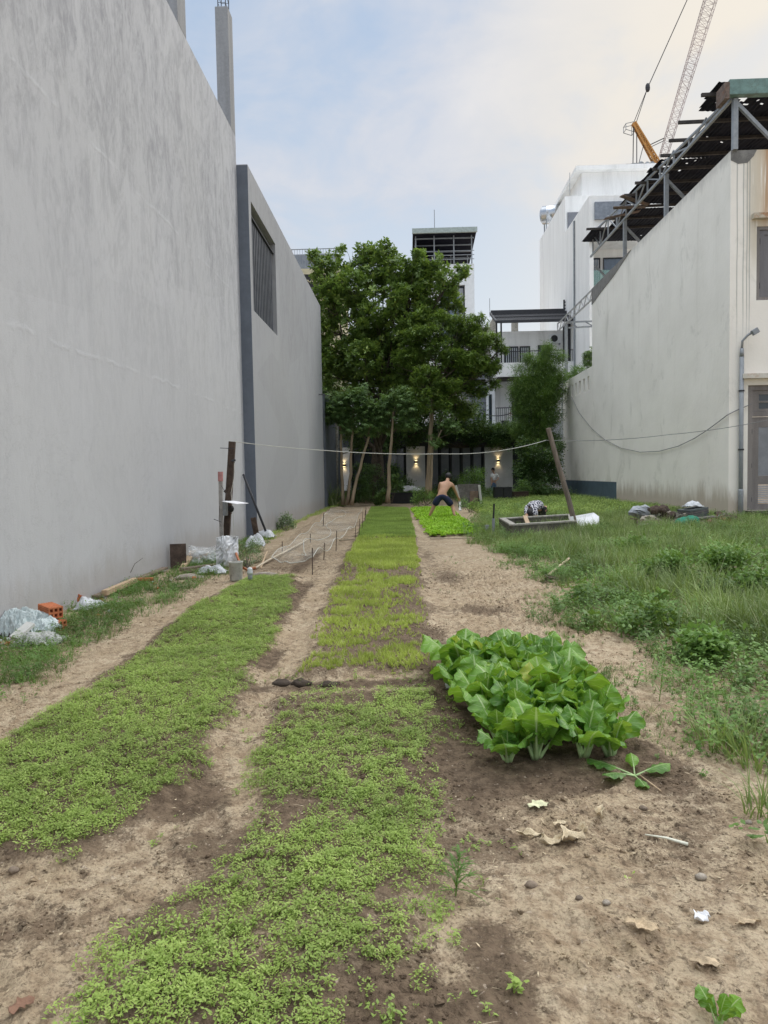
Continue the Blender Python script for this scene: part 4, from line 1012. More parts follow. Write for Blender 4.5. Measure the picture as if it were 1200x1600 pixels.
weeds('weeds', WD, WEED, 30, 14, L_WEED, (1.1, 2.2), 'low leafy weeds in front of the white wall on the right', lambda x, y, s: .9*sst(fbm(x*.5, y*.5, 3, 220), .35, .6), 14, 42)
# low weeds creeping onto the sandy path
EDG = gpoly([(790, 850), (850, 960), (905, 1000), (1000, 1130), (1140, 1300), (1300, 1420), (1300, 1300), (1200, 1150), (1100, 1020), (900, 940), (830, 850)])
weeds('creeping_weeds', WDs+GRs[:2], EDG, 260, 15, L_WEED, (.5, 1.0), 'flat creeping weeds on the sandy path edge at the right', lambda x, y, s: .85*sst(fbm(x*2.1, y*2.1, 3, 230), .50, .62), 0, 20, pad=.25)
PATHW = gpoly([(700, 860), (690, 1000), (1000, 1240), (1250, 1400), (1000, 1050), (800, 860)])
weeds('creeping_weeds', SEED_S+WDs, PATHW, 80, 18, L_WEED, (.5, 1.2), 'odd small weeds on the trodden sandy path', lambda x, y, s: .5*sst(fbm(x*2.6, y*2.6, 3, 231), .54, .68), 0, 20, pad=.1)
# ---------------------------------------------------------------- weeds along the left wall
LW = [(-3.98, 4.5), (-3.98, 17.6), (-3.3, 17.6)] + gpoly([(400, 870), (340, 905), (250, 960), (150, 1010), (60, 1080), (-60, 1160)])
weeds('wall_weeds', WD+WDs+GRs, LW, 480, 16, L_WEED, (.5, 1.15), 'tangled weeds along the foot of the tall grey wall', lambda x, y, s: np.clip(.22+.9*sst(fbm(x*1.8, y*1.8, 3, 240), .34, .54), 0, 1)*sst(s, -.1, .3), 0, 19, pad=.05, wob=.15)
LW2 = [(-3.72, 17.8), (-3.72, 36), (-3.0, 36)] + gpoly([(520, 795), (470, 815), (425, 845), (385, 865)])
weeds('wall_weeds', GRs+WDs, LW2, 230, 17, L_SEED, (.6, 1.2), 'bright grass strip along the smooth grey wall', lambda x, y, s: .8*sst(s, -.1, .2), 17, 40, pad=.05, wob=.1)
# soil clods and crumbs, coloured like the ground they lie on
def damp_at(x, y):
    i = np.clip(np.searchsorted(gy, y), 0, ny-1); j = np.clip(np.searchsorted(gx, x), 0, nx-1); return damp[i*nx+j]
g = np.random.default_rng(77); CT = []
for k in range(5):
    q = MB().blob((0, 0, 0), 1.0, 4+k*3, .85, 6, 4); CT.append((np.array(q.v)*np.array([1, .8, .6]), np.array([(a, b, c) for a, b, c, d in q.f]+[(a, c, d) for a, b, c, d in q.f]), np.zeros(len(q.v))))
x = g.uniform(-3.7, 4.4, 130000); y = 1.5+10*g.random(130000)**1.7
kk = (g.random(130000) < .12+.9*sst(fbm(x*3, y*3, 3, 251), .42, .60)) & (np.abs(x) < .62*y+.4); x, y = x[kk], y[kk]
s_ = np.clip(g.lognormal(-5.45, .55, len(x)), .0015, .020)
iv = None; Pc = np.stack([x, y, H(x, y)-s_*.05], 1); V, Fc, A = scatter(CT, Pc, g.random(len(x))*6.28, s_, g.random(len(x))*.5, 4)
dm = np.clip(damp_at(V[:, 0], V[:, 1])+.06, 0, 1); o = npobj('soil_clods', V, Fc, SOIL, attrs={'damp': dm}); tag(o, 'small crumbs and clods of soil lying over the beds and path', 'soil', kind='stuff'); print('clods', len(x))
# dry straw and leaf bits
n_ = 2600; x = g.uniform(-3.2, 4.0, n_); y = 1.6+8*g.random(n_)**1.4; k_ = fbm(x*2.2, y*2.2, 3, 255) > .47; x, y = x[k_], y[k_]
bt = [tmpl([leaf_tri(.022, .004, (0, 0, 0), 0, .1, .3)], np.random.default_rng(1)), tmpl([leaf_tri(.014, .009, (0, 0, 0), 0, .15, .4)], np.random.default_rng(2)), tmpl([blade(.05, .0022, (0, 0, 0), 0, 1.5, .2, 2)], np.random.default_rng(3))]
V, Fc, A = scatter(bt, np.stack([x, y, H(x, y)+.004], 1), g.random(len(x))*6.28, g.uniform(.5, 1.5, len(x)), np.abs(g.normal(0, .2, len(x))), 9)
tag(npobj('straw_litter', V, Fc, M_DRY, attrs={'var': A}), 'tiny bits of dry straw and leaf scattered over the soil', 'litter', kind='stuff')

# ================================================================ mustard greens
def lens(t): return (math.sin(math.pi*min(1, t*.92+.08))**.62)
def big_leaf(L, W, az, lean, bend, g, n=20, mw=8):
    """returns V, F(quads), lc; the blade starts part-way along the stalk"""
    V, LC = [], []; p = Vector((0, 0, 0)); a = lean; s = Vector((-math.sin(az), math.cos(az), 0)); rip = g.uniform(0, 6.28); cup = g.uniform(.15, .5); tw = g.normal()*.25
    stalk = L*.34; pts = []; q = p.copy(); rows = n+1
    for i in range(14):
        d = Vector((math.cos(az)*math.sin(a), math.sin(az)*math.sin(a), math.cos(a))); pts.append((q.copy(), d.copy())); q += d*L/13; a += bend/13*(0.3 if i < 5 else 1.35)
    def samp(f):
        f = f*13; i = min(12, int(f)); return pts[i][0].lerp(pts[i+1][0], f-i), pts[i][1]
    for i in range(rows):
        t = i/n; c, d = samp(.30+.70*t); nrm = s.cross(d)
        ss_ = (s*math.cos(tw*t)+nrm*math.sin(tw*t))
        wv = W*(math.sqrt(max(0, 1-((t-.58)/.425)**2))**.9 if t > .58 else .10+.90*math.sin(math.pi/2*(t/.58))**1.15)
        for j in range(mw+1):
            u = -1+2*j/mw; rf = math.sin(t*19+rip+(3 if u > 0 else 0))*.045*W*abs(u)**2 + math.sin(t*41+rip*2)*.018*W*abs(u)**3
            v = c+ss_*(u*wv/2*(1+.05*math.sin(t*33+rip))) - nrm*(cup*wv/2*u*u*(-1)) + nrm*rf*1.6 - nrm*.0*u + d*(.03*W*math.sin(t*27+u*2))
            v += nrm*(-.012*(1-abs(u))*W*1.5)
            V.append(v); LC.append((u, t, 0))
    Fq = [(i*(mw+1)+j, i*(mw+1)+j+1, (i+1)*(mw+1)+j+1, (i+1)*(mw+1)+j) for i in range(n) for j in range(mw)]
    st = MB(); sp = [samp(f)[0] for f in (0, .1, .2, .32, .5, .7)]
    st.tube(sp, [W*.065, W*.058, W*.048, W*.038, W*.02, W*.008], 7)
    return V, Fq, LC, st
def mustard_plant(seed, size, nl=10):
    g = np.random.default_rng(seed); V, Fq, LC, A = [], [], [], []; st = MB()
    for i in range(nl):
        inner = i/nl; az = i*2.4+g.normal()*.25; L = size*(1.05-.32*inner)*g.uniform(.85, 1.12); W = L*g.uniform(.50, .70)
        v, f, lc, s1 = big_leaf(L, W, az, .46*(1-inner)+.05+g.normal()*.09, (.80*(1-inner)+.05)*g.uniform(.6, 1.15), g)
        off = Vector((math.cos(az), math.sin(az), 0))*.018*(1-inner)*size/.3
        b = len(V); V += [q+off for q in v]; Fq += [tuple(k+b for k in q) for q in f]; LC += lc; A += [g.random()]*len(v)
        st.add([Vector(q)+off for q in s1.v], s1.f)
    me = bpy.data.meshes.new('leaves'); setmesh(me, [tuple(v) for v in V], Fq, True)
    me.attributes.new('lc', 'FLOAT_VECTOR', 'POINT').data.foreach_set('vector', np.array(LC, np.float32).ravel())
    me.attributes.new('var', 'FLOAT', 'POINT').data.foreach_set('value', np.array(A, np.float32)); me.materials.append(M_MUST)
    ms = bpy.data.meshes.new('stalks'); ms.from_pydata([tuple(v) for v in st.v], [], st.f); ms.polygons.foreach_set('use_smooth', [True]*len(ms.polygons)); ms.materials.append(M_STALK); ms.update()
    return me, ms
PROT = [mustard_plant(300+k, .29+.025*(k % 3), 9+k % 4) for k in range(9)]
rowsP = []
# rows across the patch, near to far, as photo pixels of the plant bases
fr_ = [(822, 1198), (872, 1190), (930, 1190)]
near_a, near_b = Vector(G0(800, 1196)+(0,)), Vector(G0(952, 1182)+(0,))
far_a, far_b = Vector(G0(716, 1050)+(0,)), Vector(G0(826, 1040)+(0,))
NR = 7; g = np.random.default_rng(9); plants = []
for r in range(NR):
    f = r/(NR-1); a = near_a.lerp(far_a, f); b = near_b.lerp(far_b, f); nc = 4
    for c in range(nc):
        p = a.lerp(b, (c+.0)/(nc-1)); p += Vector((g.normal()*.025, g.normal()*.03, 0)); plants.append((r, c, nc, p))
names = {0: 'leftmost', 1: 'second from left', 2: 'third from left', 3: 'rightmost'}
rown = ['foremost row', 'second row from the front', 'third row from the front', 'middle row', 'third row from the back', 'second row from the back', 'rearmost row']
for i, (r, c, nc, p) in enumerate(plants):
    k = (i*3+r) % len(PROT); me, ms = PROT[k]; z = hz(p.x, p.y)
    if nc == 3: cn = ('left', 'middle', 'right')[c]+' of three'
    else: cn = names[c]+' of four'
    e = empty('mustard_greens', (p.x, p.y, z-.004), 'leafy mustard greens plant in the %s, %s' % (rown[r], cn), 'vegetable', 'mustard greens in the dense patch', rz=g.random()*6.28)
    s = g.uniform(.80, 1.16); e.scale = (s, s, s*g.uniform(.95, 1.1))
    for nm, mm in (('leaves', me), ('stalks', ms)):
        o = bpy.data.objects.new(nm, mm); COL.objects.link(o); o.parent = e

# broken bits along the wall foot
g = np.random.default_rng(88); n_ = 900; y = 6.2+11*g.random(n_)**1.3; x = -3.97+np.abs(g.normal(0, .32, n_)); k_ = fbm(x*1.5, y*1.5, 3, 261) > .45; x, y = x[k_], y[k_]
for nm, mt, lab, sl in (('brick_crumbs', M_BRICK, 'small broken brick pieces among the weeds at the wall foot', slice(0, None, 5)), ('rubble_crumbs', M_STONE, 'grey bits of broken mortar among the weeds at the wall foot', slice(1, None, 2)), ('plastic_scraps', M_PLAST, 'tiny scraps of white plastic among the weeds at the wall foot', slice(2, None, 9))):
    xx, yy = x[sl], y[sl]; s_ = np.clip(g.lognormal(-4.2, .5, len(xx)), .006, .05)
    V, Fc, A = scatter(CT, np.stack([xx, yy, H(xx, yy)+s_*.3], 1), g.random(len(xx))*6.28, s_, g.random(len(xx))*.8, 4); tag(npobj(nm, V, Fc, mt), lab, 'rubble', kind='stuff')

# taller grass and leafy clumps standing above the rest
g = np.random.default_rng(91); P = []
for k in range(46):
    cx0, cy0 = g.uniform(2.6, 8.3), g.uniform(6.0, 19.0)
    if sdf(WEED, np.array([cx0]), np.array([cy0]))[0] < .5: continue
    r0 = g.uniform(.15, .45); n_ = int(60*r0/.3); P.append(np.stack([cx0+g.normal(0, r0, n_), cy0+g.normal(0, r0, n_)], 1))
P = np.concatenate(P); P = P[P[:, 0] < 8.8]; TG = [T_grass(700+k, 12, .42, .010, .06, 1.7) for k in range(5)]
V, Fc, A = scatter(TG, np.stack([P[:, 0], P[:, 1], H(P[:, 0], P[:, 1])], 1), g.random(len(P))*6.28, g.uniform(.5, 1.15, len(P)), np.abs(g.normal(0, .25, len(P))), 12)
tag(npobj('tall_grass', V, Fc, L_GRASS, attrs={'var': A}), 'taller arching grass standing above the rough grass on the right', 'grass', kind='stuff')
SH = [T_grass(720+k, 3, .62, .004, .05, .9) for k in range(4)]; n_ = 1500; x = g.uniform(2.4, 8.6, n_); y = g.uniform(5.5, 19, n_); k_ = (sdf(WEED, x, y) > .4) & (fbm(x, y, 3, 270) > .46); x, y = x[k_], y[k_]
V, Fc, A = scatter(SH, np.stack([x, y, H(x, y)], 1), g.random(len(x))*6.28, g.uniform(.6, 1.0, len(x)), np.abs(g.normal(0, .2, len(x))), 13)
tag(npobj('grass_stems', V, Fc, simple('dry_grass_stem', (.36, .37, .22), .8, .2, 5), attrs={'var': A}), 'pale dry grass stems and seed heads over the rough grass', 'grass', kind='stuff')
# ================================================================ trees and shrubs
def T_rosette(seed, n=9, L=.20, W=.095, el0=-.2, el1=.8):
    g = np.random.default_rng(seed); P = []
    for i in range(n):
        az = i*6.283/n+g.normal()*.25; P.append(leaf_tri(L*g.uniform(.7, 1.15), W*g.uniform(.8, 1.15), (g.normal()*.02, g.normal()*.02, g.normal()*.03), az, g.uniform(el0, el1), .25))
    return tmpl(P, g)
def T_palm(seed, L=.17, nf=7):
    """palmate leaves: a few hands of narrow drooping fingers"""
    g = np.random.default_rng(seed); P = []
    for h in range(3):
        a0 = g.random()*6.28; c = np.array([math.cos(a0), math.sin(a0), 0])*.16*h + np.array([0, 0, g.normal()*.05]); P.append(blade(.2, .006, (0, 0, 0), a0, 1.0, .5, 2))
        for i in range(nf): P.append(leaf_tri(L*g.uniform(.8, 1.1), L*.22, c, a0+(i-nf/2+.5)*.62, g.uniform(-.65, -.05), .2))
    return tmpl(P, g)
def T_sprig(seed, n=14, L=.07, W=.5, sp=.13):
    g = np.random.default_rng(seed); P = []
    for i in range(n):
        q = g.normal(size=3)*sp*.5; P.append(leaf_tri(L*g.uniform(.6, 1.2), L*W, q, g.random()*6.28, g.uniform(-.6, .6), .2))
    return tmpl(P, g)
ROS = [T_rosette(k) for k in range(6)]; ROSs = [T_rosette(10+k, 10, .15, .045, -.6, .5) for k in range(6)]; PLM = [T_palm(k) for k in range(6)]; SPR = [T_sprig(k) for k in range(6)]; SPL = [T_sprig(20+k, 12, .11, .6, .2) for k in range(6)]; BMB = [T_sprig(30+k, 16, .13, .16, .2) for k in range(6)]
def foliage(name, blobs, tms, dens, scale, mat, parent, seed, tilt=.7, flat=1.0, hole=.34, hs=1.1):
    g = np.random.default_rng(seed); PP = []
    for c, r in blobs:
        n = int(dens*r**2); d = g.normal(size=(n, 3)); d /= np.linalg.norm(d, axis=1)[:, None]
        q = r*(.25+.75*g.random(n)**.55)[:, None]*d*np.array([1, 1, flat]); p = q+np.array(c)
        h = fbm(p[:, 0]*hs+p[:, 1]*.7, p[:, 2]*hs+p[:, 1]*.5, 3, seed+5); PP.append(p[h > hole])
    P = np.concatenate(PP); n = len(P)
    V, Fc, A = scatter(tms, P, g.random(n)*6.283, g.uniform(scale[0], scale[1], n), np.abs(g.normal(0, tilt, n)), seed)
    o = npobj(name, V, Fc, mat, attrs={'var': A}, loc=tuple(parent.location) if parent else (0, 0, 0))
    if parent: o.parent = parent; o.location = (0, 0, 0)
    return o
def bl(px, py, rpx, d): return (at(px, py, d), rpx/F*d)
def wig(a, b, n, amp, g):
    a, b = Vector(a), Vector(b); return [a.lerp(b, i/n)+Vector((g.normal(), g.normal(), g.normal()*.4))*amp*math.sin(math.pi*i/n) for i in range(n+1)]
def tree(name, label, cat, trunk, r0, r1, blobs, tms, dens, scale, lm, bm, seed, limb_from=.45, group=None, nl=2, **kw):
    g = np.random.default_rng(seed); tr = [Vector(p) for p in trunk]; root = empty(name, tr[0], label, cat, group)
    m = MB(); pts = []
    for a, b in zip(tr[:-1], tr[1:]): pts += [a.lerp(b, k/4) for k in range(4)]
    pts.append(tr[-1]); N = len(pts); pts = [p+Vector((g.normal(), g.normal(), 0))*r0*.16*(0 < i < N-1) for i, p in enumerate(pts)]
    rr = [r0+(r1-r0)*i/(N-1) for i in range(N)]; rr[0] *= 1.25; m.tube(pts, rr, 9); m.build('trunk', bm, root, smooth=True)
    if blobs:
        m = MB()
        for c, r in blobs:
            k = int(N*limb_from + (N-1-N*limb_from)*g.random()); s = pts[min(k, N-1)]; w_ = wig(s, c, 6, .12*r, g); m.tube(w_, [max(.012, rr[min(k, N-1)]*.6*(1-i/6.8)) for i in range(7)], 6)
            for q in range(nl+2):
                d = Vector((g.normal(), g.normal(), g.normal()*.7+.3)).normalized()*r*.85; e = w_[4+q % 2]; m.tube(wig(e, Vector(c)+d, 4, .06*r, g), [max(.010, rr[min(k, N-1)]*.22), .02, .014, .010, .006], 5)
        m.build('limb', M_LIMB, root, smooth=True)
        foliage('crown', blobs, tms, dens, scale, lm, root, seed, **kw)
    return root
D = 36.5
B1 = [bl(*b) for b in ((645, 500, 28, 35), (640, 535, 28, 35), (620, 465, 24, 35), (498, 470, 18, 35.5), (500, 510, 18, 35.5), (505, 570, 20, 35.5), (570, 560, 30, 35), (492, 402, 12, 36), (690, 415, 16, 35.5), (676, 430, 20, 36), (610, 520, 30, 37), (505, 540, 22, 36), (648, 440, 22, 37), (505, 425, 22, 36), (535, 408, 25, 37), (515, 455, 26, 35.5), (570, 400, 20, 37), (600, 398, 22, 36.5), (622, 425, 26, 36), (585, 435, 30, 37), (550, 450, 30, 36), (655, 425, 20, 36), (668, 455, 28, 36), (700, 440, 22, 35), (722, 425, 13, 35), (640, 475, 32, 37.5),
      (600, 480, 34, 35.5), (555, 500, 36, 36), (520, 500, 24, 36.5), (530, 550, 34, 36), (580, 540, 38, 37), (625, 525, 34, 36), (668, 500, 30, 36), (705, 475, 22, 36), (520, 590, 24, 36), (565, 590, 32, 36.5), (615, 580, 34, 37), (650, 550, 30, 36), (548, 472, 26, 38), (655, 398, 10, 36), (643, 600, 26, 38))]
tree('tree', 'large broad-leaved tree with an open rounded crown at the end of the plot', 'tree', [at(598, 778, 38), at(592, 700, 38), at(596, 600, 37.5), at(590, 500, 37)], .20, .08, B1, ROS, 340, (.75, 1.35), L_TREE, M_LIMB, 401, .3, hole=.385, hs=1.5, tilt=.8)
B2 = [bl(*b) for b in ((672, 618, 20, 32.6), (660, 635, 18, 32.7), (690, 630, 18, 32.8), (665, 585, 24, 33), (700, 600, 24, 33), (650, 520, 22, 34), (676, 520, 24, 34), (640, 560, 30, 34.5), (620, 600, 26, 35), (690, 500, 22, 34.5), (735, 565, 30, 33.5), (705, 560, 26, 33.5), (690, 610, 30, 34), (640, 640, 22, 34.5), (755, 535, 26, 33.8), (730, 520, 24, 34.2), (768, 570, 18, 34), (735, 600, 24, 34), (745, 505, 22, 34.5), (715, 510, 26, 34), (768, 535, 20, 34), (730, 545, 32, 34.5), (690, 545, 30, 34), (760, 575, 24, 34), (715, 585, 32, 34.5), (675, 590, 28, 34), (745, 608, 22, 34), (700, 620, 26, 35), (650, 615, 20, 34), (785, 545, 10, 34), (772, 600, 12, 34), (725, 640, 22, 35))]
tree('tree', 'medium tree with pale straight trunk and layered lighter leaves behind the shirtless man', 'tree', [at(669, 775, 33), at(671, 730, 33), at(673, 660, 33), at(678, 600, 33.5), at(700, 560, 34)], .125, .06, B2, ROSs, 470, (.8, 1.4), L_TREE, M_BARKL, 402, .55, flat=.7, hole=.38, hs=1.8, tilt=.4)
B2b = [bl(*b) for b in ((700, 660, 13, 32.5), (715, 672, 8, 32.5), (690, 645, 10, 32.5), (680, 690, 10, 32.5))]
tree('sapling', 'small side tree with drooping fingered leaves beside the pale straight trunk', 'tree', [at(673, 776, 32.6), at(676, 700, 32.6), at(690, 672, 32.6)], .05, .03, B2b, PLM, 260, (.7, 1.1), L_CASS, M_BARKL, 403, .6, flat=.6, hole=.2)
cas = [(((536, 789), (534, 740), (533, 680), (530, 650)), ((528, 632, 24), (512, 650, 16), (540, 650, 16)), 'leftmost slim papaya-like tree, standing nearly upright by the grey wall'),
       (((542, 789), (548, 740), (549, 690), (552, 640)), ((556, 622, 22), (570, 640, 16), (545, 660, 14)), 'second slim papaya-like tree, sharing a clump with the leftmost one'),
       (((549, 789), (558, 745), (573, 692), (582, 655)), ((590, 640, 18), (578, 665, 18), (600, 660, 14)), 'slim papaya-like tree leaning right, third in the clump'),
       (((606, 785), (608, 740), (611, 690), (615, 640)), ((620, 622, 22), (640, 640, 18), (605, 635, 16), (635, 660, 16)), 'slim papaya-like tree standing alone in the middle before the dark doorway')]
for i, (tp, bb, lab) in enumerate(cas):
    dd = 33.5-i*.3
    tree('papaya_tree', lab, 'tree', [at(x, y, dd) for x, y in tp], .085 if i != 3 else .10, .04, [bl(x, y, r, dd) for x, y, r in bb], PLM, 330, (.8, 1.35), L_CASS, M_BARKL, 410+i, .75, group='slim trees with fingered leaves', flat=.85, hole=.36, hs=2.0, tilt=.5)
# dark evergreen mass behind
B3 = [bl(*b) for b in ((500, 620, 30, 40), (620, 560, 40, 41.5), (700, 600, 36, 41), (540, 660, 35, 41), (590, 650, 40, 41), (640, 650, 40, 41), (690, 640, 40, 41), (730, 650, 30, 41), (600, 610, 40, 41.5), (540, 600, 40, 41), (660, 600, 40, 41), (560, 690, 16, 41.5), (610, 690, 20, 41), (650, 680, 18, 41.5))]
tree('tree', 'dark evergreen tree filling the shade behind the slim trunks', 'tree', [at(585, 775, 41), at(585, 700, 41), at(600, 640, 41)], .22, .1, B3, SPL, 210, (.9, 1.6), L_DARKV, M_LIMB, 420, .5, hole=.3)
def shrub(name, label, cat, base, blobs, tms, dens, scale, lm, seed, group=None, stem=M_LIMB, **kw):
    g = np.random.default_rng(seed); root = empty(name, base, label, cat, group); m = MB()
    for c, r in blobs:
        for k in range(2): m.tube(wig(Vector(base)+Vector((g.normal()*.04, g.normal()*.04, 0)), Vector(c)+Vector((g.normal(), g.normal(), g.normal()))*r*.4, 4, .06*r, g), [max(.006, .03*r), .02*r+.003, .015*r+.002, .01*r+.002, .003], 5)
    m.build('stem', stem, root); foliage('foliage', blobs, tms, dens, scale, lm, root, seed, **kw); return root
# climbers over the low house roof
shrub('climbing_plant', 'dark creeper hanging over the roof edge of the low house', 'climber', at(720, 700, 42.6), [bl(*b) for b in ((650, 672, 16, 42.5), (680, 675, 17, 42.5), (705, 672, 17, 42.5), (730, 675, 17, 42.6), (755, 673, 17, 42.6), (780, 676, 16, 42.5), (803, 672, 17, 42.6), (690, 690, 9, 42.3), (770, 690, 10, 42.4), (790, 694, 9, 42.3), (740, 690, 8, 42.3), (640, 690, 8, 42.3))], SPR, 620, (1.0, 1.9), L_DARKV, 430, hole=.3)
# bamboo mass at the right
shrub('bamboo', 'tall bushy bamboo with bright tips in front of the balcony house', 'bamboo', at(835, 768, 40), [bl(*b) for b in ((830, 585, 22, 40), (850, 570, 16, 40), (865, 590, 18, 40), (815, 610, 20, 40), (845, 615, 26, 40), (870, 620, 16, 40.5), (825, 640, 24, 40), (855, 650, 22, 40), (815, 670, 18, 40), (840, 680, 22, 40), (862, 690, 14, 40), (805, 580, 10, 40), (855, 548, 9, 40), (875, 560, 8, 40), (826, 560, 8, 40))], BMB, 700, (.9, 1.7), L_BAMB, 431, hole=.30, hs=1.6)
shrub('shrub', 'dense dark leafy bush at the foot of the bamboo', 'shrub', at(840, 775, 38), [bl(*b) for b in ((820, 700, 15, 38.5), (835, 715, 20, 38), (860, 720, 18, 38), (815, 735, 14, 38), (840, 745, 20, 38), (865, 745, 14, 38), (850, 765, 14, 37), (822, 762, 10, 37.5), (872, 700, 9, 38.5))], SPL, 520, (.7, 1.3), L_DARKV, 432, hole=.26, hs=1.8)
shrub('shrub', 'small leafy shrub growing out of the terrace wall of the white building', 'shrub', at(905, 590, 41), [bl(*b) for b in ((903, 580, 12, 41), (893, 590, 9, 41))], SPR, 620, (.8, 1.3), L_WEED, 433)
shrub('shrub', 'drooping palm-like leaves just above the terrace slots', 'shrub', at(922, 570, 36.5), [bl(*b) for b in ((922, 555, 9, 36.5), (918, 568, 7, 36.5))], PLM, 900, (.5, .8), L_CASS, 434)
shrub('flowering_plant', 'red flowering pot plant on the balcony railing', 'plant', at(790, 660, 47.6), [bl(787, 638, 7, 47.6), bl(796, 642, 5, 47.6)], SPR, 420, (.7, 1.2), L_RED, 435, hole=.35)
MB().box(*(lambda a: (a.x-.25, a.x+.25, 47.55, 47.8, a.z-.1, a.z+.25))(at(790, 663, 47.6))).build('flower_pot', M_DARK); tag(bpy.data.objects['flower_pot'], 'dark square pot under the red balcony plant', 'pot')
# shrubs in the middle distance
for i, (lab, b, bb, tm, dn, scl, lm) in enumerate((
    ('loose pale shrub right of the shirtless man in front of the glass panels', (738, 775, 34), ((735, 742, 14), (748, 750, 12), (725, 750, 10), (740, 762, 12), (752, 738, 8)), SPR, 420, (.8, 1.3), L_WEED),
    ('dark shrub between the papaya clump and the lone slim tree', (585, 782, 34), ((575, 755, 14), (590, 765, 14), (568, 770, 11), (600, 752, 10), (585, 735, 12)), SPL, 420, (.5, .9), L_DARKV),
    ('large-leaved low plant at the foot of the lone slim tree', (612, 785, 33), ((612, 755, 9), (622, 760, 9), (600, 775, 10), (590, 782, 8), (618, 745, 6)), ROS, 500, (.6, .9), L_CASS),
    ('low bushy herb at the far end of the lettuce bed', (665, 790, 31), ((655, 768, 10), (668, 775, 10), (680, 778, 9), (650, 782, 9)), SPR, 560, (.7, 1.1), L_WEED),
    ('broad low bush left of the dark planter boxes', (735, 800, 27), ((725, 785, 9), (735, 792, 9), (745, 785, 8), (752, 795, 8)), SPR, 620, (.6, .9), L_WEED),
    ('bright leafy bush at the right end of the planter boxes', (812, 775, 36), ((815, 757, 8), (822, 765, 8), (808, 768, 6)), SPL, 620, (.5, .8), L_WEED),
    ('dark green bush against the tank beside the white board', (935, 838, 16), ((915, 832, 12), (935, 832, 14), (955, 835, 13), (975, 838, 11), (945, 820, 9), (925, 840, 12)), SPR, 1100, (.35, .6), L_WEED),
    ('tall bushy weed in front of the debris heap', (1000, 850, 15.5), ((1000, 828, 9), (1005, 840, 9), (995, 848, 8)), SPR, 1100, (.3, .5), L_WEED),
    ('spindly grey-green weed in front of the doorstep', (1135, 880, 13), ((1134, 860, 10), (1138, 875, 11), (1130, 885, 10), (1137, 845, 6)), SPR, 900, (.35, .6), L_WEED))):
    shrub('shrub', lab, 'shrub', at(*b), [bl(x, y, r, b[2]+(.3 if j % 2 else -.2)) for j, (x, y, r) in enumerate(bb)], tm, dn*1.0, scl, lm, 440+i, hole=.3, hs=2.5)
shrub('variegated_shrub', 'white-edged variegated shrub against the smooth grey wall', 'shrub', G(447, 830), [bl(446, 812, 11, 20.5), bl(437, 822, 8, 20.5), bl(455, 820, 7, 20.5)], SPR, 2000, (.5, .8), L_VARI, 460, hole=.2)
shrub('variegated_shrub', 'leafy white-flecked shrub behind the crumpled white sheet', 'shrub', G(385, 888), [bl(386, 858, 15, 12.3), bl(400, 852, 12, 12.5), bl(385, 878, 12, 12), bl(402, 872, 10, 12.3), bl(372, 850, 7, 12.3)], SPR, 2600, (.28, .45), L_VARI, 461, hole=.25, hs=4)
# tall grass clump in the far left corner
g = np.random.default_rng(470); c = G(510, 792); tg = [T_grass(300+k, 16, 1.5, .05, .2, 1.6) for k in range(4)]
P = np.array([[c.x+g.normal()*.35, c.y+g.normal()*.4, c.z] for _ in range(26)]); V, Fc, A = scatter(tg, P, g.random(26)*6.28, g.uniform(.5, 1.0, 26), np.abs(g.normal(0, .15, 26)), 5)
tag(npobj('grass_clump', V, Fc, L_GRASS, attrs={'var': A}, loc=tuple(c)), 'tall arching grass clump in the far corner by the grey wall', 'grass clump')
# ground cover at the end of the beds
x = np.concatenate([g.uniform(-3.2, 8.5, 1500)]); y = g.uniform(36, 41, 1500); kk = (y > 37+g.normal(size=1500)*.5) | (fbm(x, y, 2, 3) > .5); x, y = x[kk], y[kk]
V, Fc, A = scatter(WD, np.stack([x, y, H(x, y)], 1), g.random(len(x))*6.28, g.uniform(2, 4.5, len(x)), np.abs(g.normal(0, .3, len(x))), 6); tag(npobj('ground_cover', V, Fc, L_DARKV, attrs={'var': A}), 'dark ground cover under the trees at the end of the beds', 'ground cover', kind='stuff')
x = g.uniform(2.6, 8.6, 5200); y = g.uniform(23, 39, 5200); 
V, Fc, A = scatter(WD, np.stack([x, y, H(x, y)], 1), g.random(len(x))*6.28, g.uniform(1.0, 2.2, len(x)), np.abs(g.normal(0, .3, len(x))), 7); tag(npobj('low_crop', V, Fc, L_SEED, attrs={'var': A}), 'low bright leafy crop behind the concrete tank', 'crop', kind='stuff')

# individual weeds on the sandy path and grass clumps near the right edge
def T_amar(seed, h=.42):
    g = np.random.default_rng(seed); P = [blade(h, .006, (0, 0, 0), g.random()*6.28, .05, .1, 4)]
    for i in range(30):
        z = h*(.12+.85*i/30); L = (.13*(1-i/34)+.02)*g.uniform(.7, 1.2); a = i*2.4+g.normal()*.3; P.append(blade(L, .010, (0, 0, z), a, 1.05+g.normal()*.15, .7, 3))
        for s in (-.5, .5):
            P.append(blade(L*.5, .007, (L*.4*math.cos(a), L*.4*math.sin(a), z+L*.12), a+s, 1.3, .4, 2))
    return tmpl(P, g)
def plant(name, label, cat, px, py, tm, scl, mat, seed, tilt=.1, group=None, dz=0.0):
    p = G(px, py, dz); g = np.random.default_rng(seed); V, Fc, A = scatter([tm], np.array([[p.x, p.y, p.z]]), g.random(1)*6.28, np.array([scl]), np.array([tilt]), seed)
    o = npobj(name, V, Fc, mat, attrs={'var': A}, loc=tuple(p)); return tag(o, label, cat, group)
